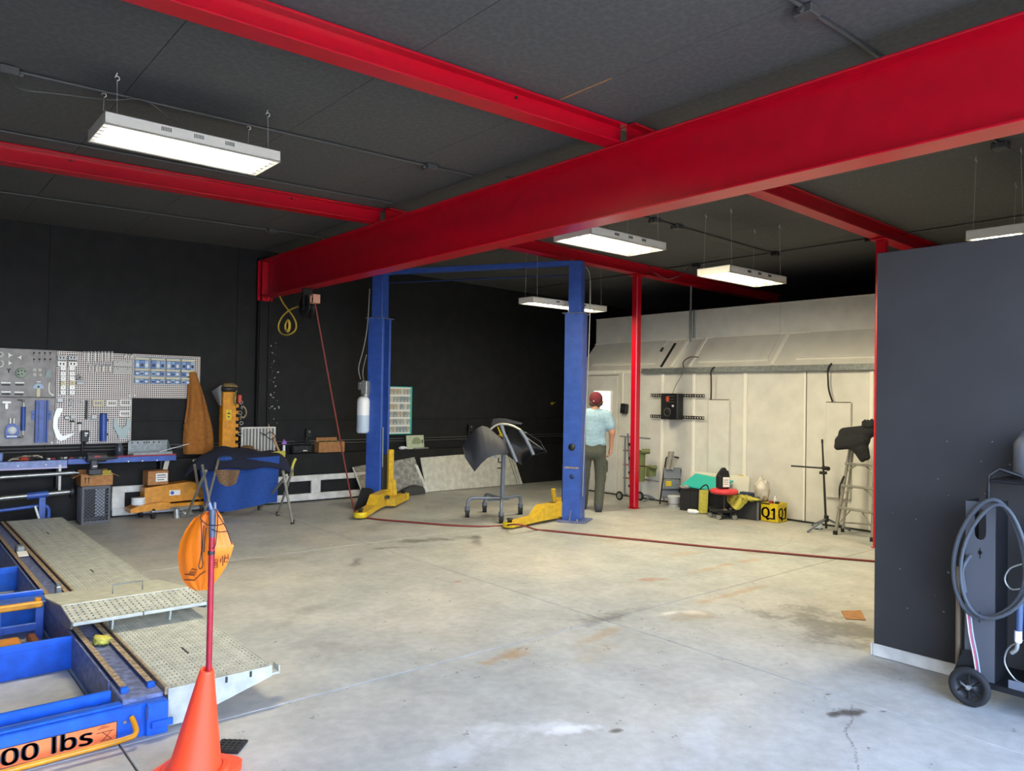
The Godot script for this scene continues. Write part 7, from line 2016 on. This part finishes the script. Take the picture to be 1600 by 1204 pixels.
func build_person() -> void:
	# local axes: x to his right, y up, -z the way he walks
	var foot := gy(924.5, 797, 0.0)
	var t := thing("person", "person in pale blue shirt, dark trousers and maroon cap walking away past the blue post", "person", foot, -46)
	var hl := v3(-0.1, 0.93, 0)
	var hr := v3(0.1, 0.93, 0)
	var kl := v3(-0.115, 0.52, -0.05)
	var kr := v3(0.125, 0.5, 0.0)
	var al := v3(-0.13, 0.1, -0.16)
	var ar := v3(0.1, 0.1, 0.08)
	var sl := v3(-0.185, 1.44, 0.0)
	var sr := v3(0.205, 1.44, 0.0)
	var el := v3(-0.25, 1.18, 0.05)
	var er := v3(0.285, 1.19, 0.04)
	var wl := v3(-0.25, 0.95, -0.06)
	var wr := v3(0.275, 0.965, -0.03)
	var nk := v3(0.02, 1.5, 0.0)
	var hd := v3(0.04, 1.63, -0.03)
	var g := G.new()
	# head with brow, nose, jaw and ears; neck, arms; slim trunk and legs inside the clothes
	var body := [
		[v3(0, 1.38, 0), nk, 0.075, 0.058], [nk, v3(0.03, 1.58, -0.01), 0.057, 0.056],
		[hd + v3(0, 0.035, 0.02), hd + v3(0.005, 0.03, -0.02), 0.088, 0.086], [hd + v3(0.01, -0.03, -0.035), hd + v3(0.015, -0.06, -0.06), 0.062, 0.05],
		[hd + v3(0.012, 0.0, -0.1), hd + v3(0.014, -0.025, -0.118), 0.014, 0.017], [hd + v3(0.014, -0.055, -0.09), hd + v3(0.014, -0.06, -0.098), 0.02, 0.018],
		[hd + v3(-0.085, 0.01, 0.0), hd + v3(-0.088, -0.03, 0.0), 0.018, 0.014], [hd + v3(0.088, 0.01, 0.0), hd + v3(0.09, -0.03, 0.0), 0.018, 0.014],
		[v3(0, 1.0, 0), v3(0, 1.38, 0), 0.1, 0.12, 0.7], [v3(-0.15, 1.42, 0), v3(0.16, 1.42, 0), 0.05, 0.05],
		[sl, el, 0.05, 0.041], [el, wl, 0.041, 0.028], [sr, er, 0.05, 0.043], [er, wr, 0.043, 0.029],
		[hl, kl, 0.075, 0.05], [kl, al, 0.05, 0.035], [hr, kr, 0.075, 0.05], [kr, ar, 0.05, 0.035], [v3(0, 0.95, 0), v3(0, 1.05, 0), 0.11, 0.1, 0.8]]
	flesh(g, body, 0.0125, 0.014)
	flesh(g, hand_bones(wl, v3(0.02, -1, -0.12).normalized(), -1.0), 0.0042, 0.004)
	flesh(g, hand_bones(wr, v3(-0.06, -1, -0.1).normalized(), 1.0), 0.0042, 0.004)
	part(t, "body", g, M.skin)
	var sh := G.new()
	flesh(sh, [[v3(-0.01, 1.03, 0.0), v3(0, 1.2, 0), 0.185, 0.18, 0.68], [v3(0, 1.2, 0), v3(0.01, 1.36, 0), 0.18, 0.175, 0.66], [v3(-0.13, 1.41, 0.005), v3(0.15, 1.41, 0.005), 0.085, 0.085, 0.95],
		[v3(-0.05, 1.47, 0.0), v3(0.08, 1.47, 0.0), 0.058, 0.058], [sl, sl.lerp(el, 0.62), 0.08, 0.083], [sr, sr.lerp(er, 0.62), 0.08, 0.085],
		[v3(-0.14, 1.02, 0.01), v3(0.13, 1.02, 0.01), 0.075, 0.075, 1.3]], 0.0125, 0.022)
	part(t, "shirt", sh, M.shirt, "pale blue short sleeved shirt")
	var tr := G.new()
	flesh(tr, [[v3(-0.08, 0.97, 0.01), v3(0.08, 0.97, 0.01), 0.125, 0.125, 0.92], [v3(-0.08, 0.88, 0.03), v3(0.085, 0.88, 0.03), 0.11, 0.11, 1.0], [hl + v3(0.005, -0.05, 0), kl, 0.098, 0.076], [kl, al + v3(0, 0.0, 0), 0.076, 0.068],
		[hr + v3(0, -0.05, 0), kr, 0.098, 0.078], [kr, ar + v3(0, 0.0, 0), 0.078, 0.07], [hr + v3(0.1, -0.2, 0), hr + v3(0.1, -0.32, 0.0), 0.035, 0.035], [hl + v3(-0.1, -0.2, 0), hl + v3(-0.11, -0.32, 0.0), 0.03, 0.03]], 0.0125, 0.012)
	part(t, "trousers", tr, M.trousers, "dark grey green work trousers with thigh pockets")
	for s in [[al, "boot"], [ar, "boot"]]:
		var a: Vector3 = s[0]
		var bt := G.new()
		flesh(bt, [[v3(a.x, 0.055, a.z + 0.045), v3(a.x, 0.05, a.z - 0.12), 0.052, 0.046], [v3(a.x, 0.1, a.z + 0.01), v3(a.x, 0.06, a.z + 0.03), 0.055, 0.055]], 0.0105, 0.012)
		var bo := part(t, "boot", bt, M.boot)
		part(bo, "sole", G.new().box(v3(a.x, 0.012, a.z - 0.035), v3(0.095, 0.022, 0.28), 0.008), M.rubber)
	var cp := G.new()
	flesh(cp, [[hd + v3(0.0, 0.068, 0.02), hd + v3(0.004, 0.064, -0.02), 0.096, 0.096], [hd + v3(0.0, 0.03, 0.03), hd + v3(0.0, 0.03, 0.0), 0.094, 0.092]], 0.009, 0.01)
	var cap := part(t, "cap", cp, M.cap_cloth, "maroon cloth cap")
	part(cap, "brim", G.new().sheet(12, 5, func(u: float, v: float) -> Vector3:
		var a := lerpf(-1.1, 1.1, u)
		return hd + v3(0.012 + sin(a) * (0.09 + 0.02 * v) + v * 0.02, 0.055 - 0.03 * v - 0.02 * absf(a), -0.06 - cos(a) * (0.03 + 0.085 * v)), 0.006), M.cap_cloth)
	part(cap, "back_strap", G.new().box(hd + v3(-0.01, 0.02, 0.118), v3(0.07, 0.018, 0.008), 0.002), mk("b98a86", 0.8))
	var hr2 := G.new()
	flesh(hr2, [[hd + v3(-0.05, -0.01, 0.05), hd + v3(0.05, -0.01, 0.05), 0.048, 0.048], [hd + v3(-0.065, -0.02, 0.02), hd + v3(-0.03, -0.04, 0.055), 0.03, 0.028], [hd + v3(0.065, -0.02, 0.02), hd + v3(0.03, -0.04, 0.055), 0.03, 0.028]], 0.008, 0.01)
	part(t, "hair", hr2, M.hair, "short brown hair below the cap")
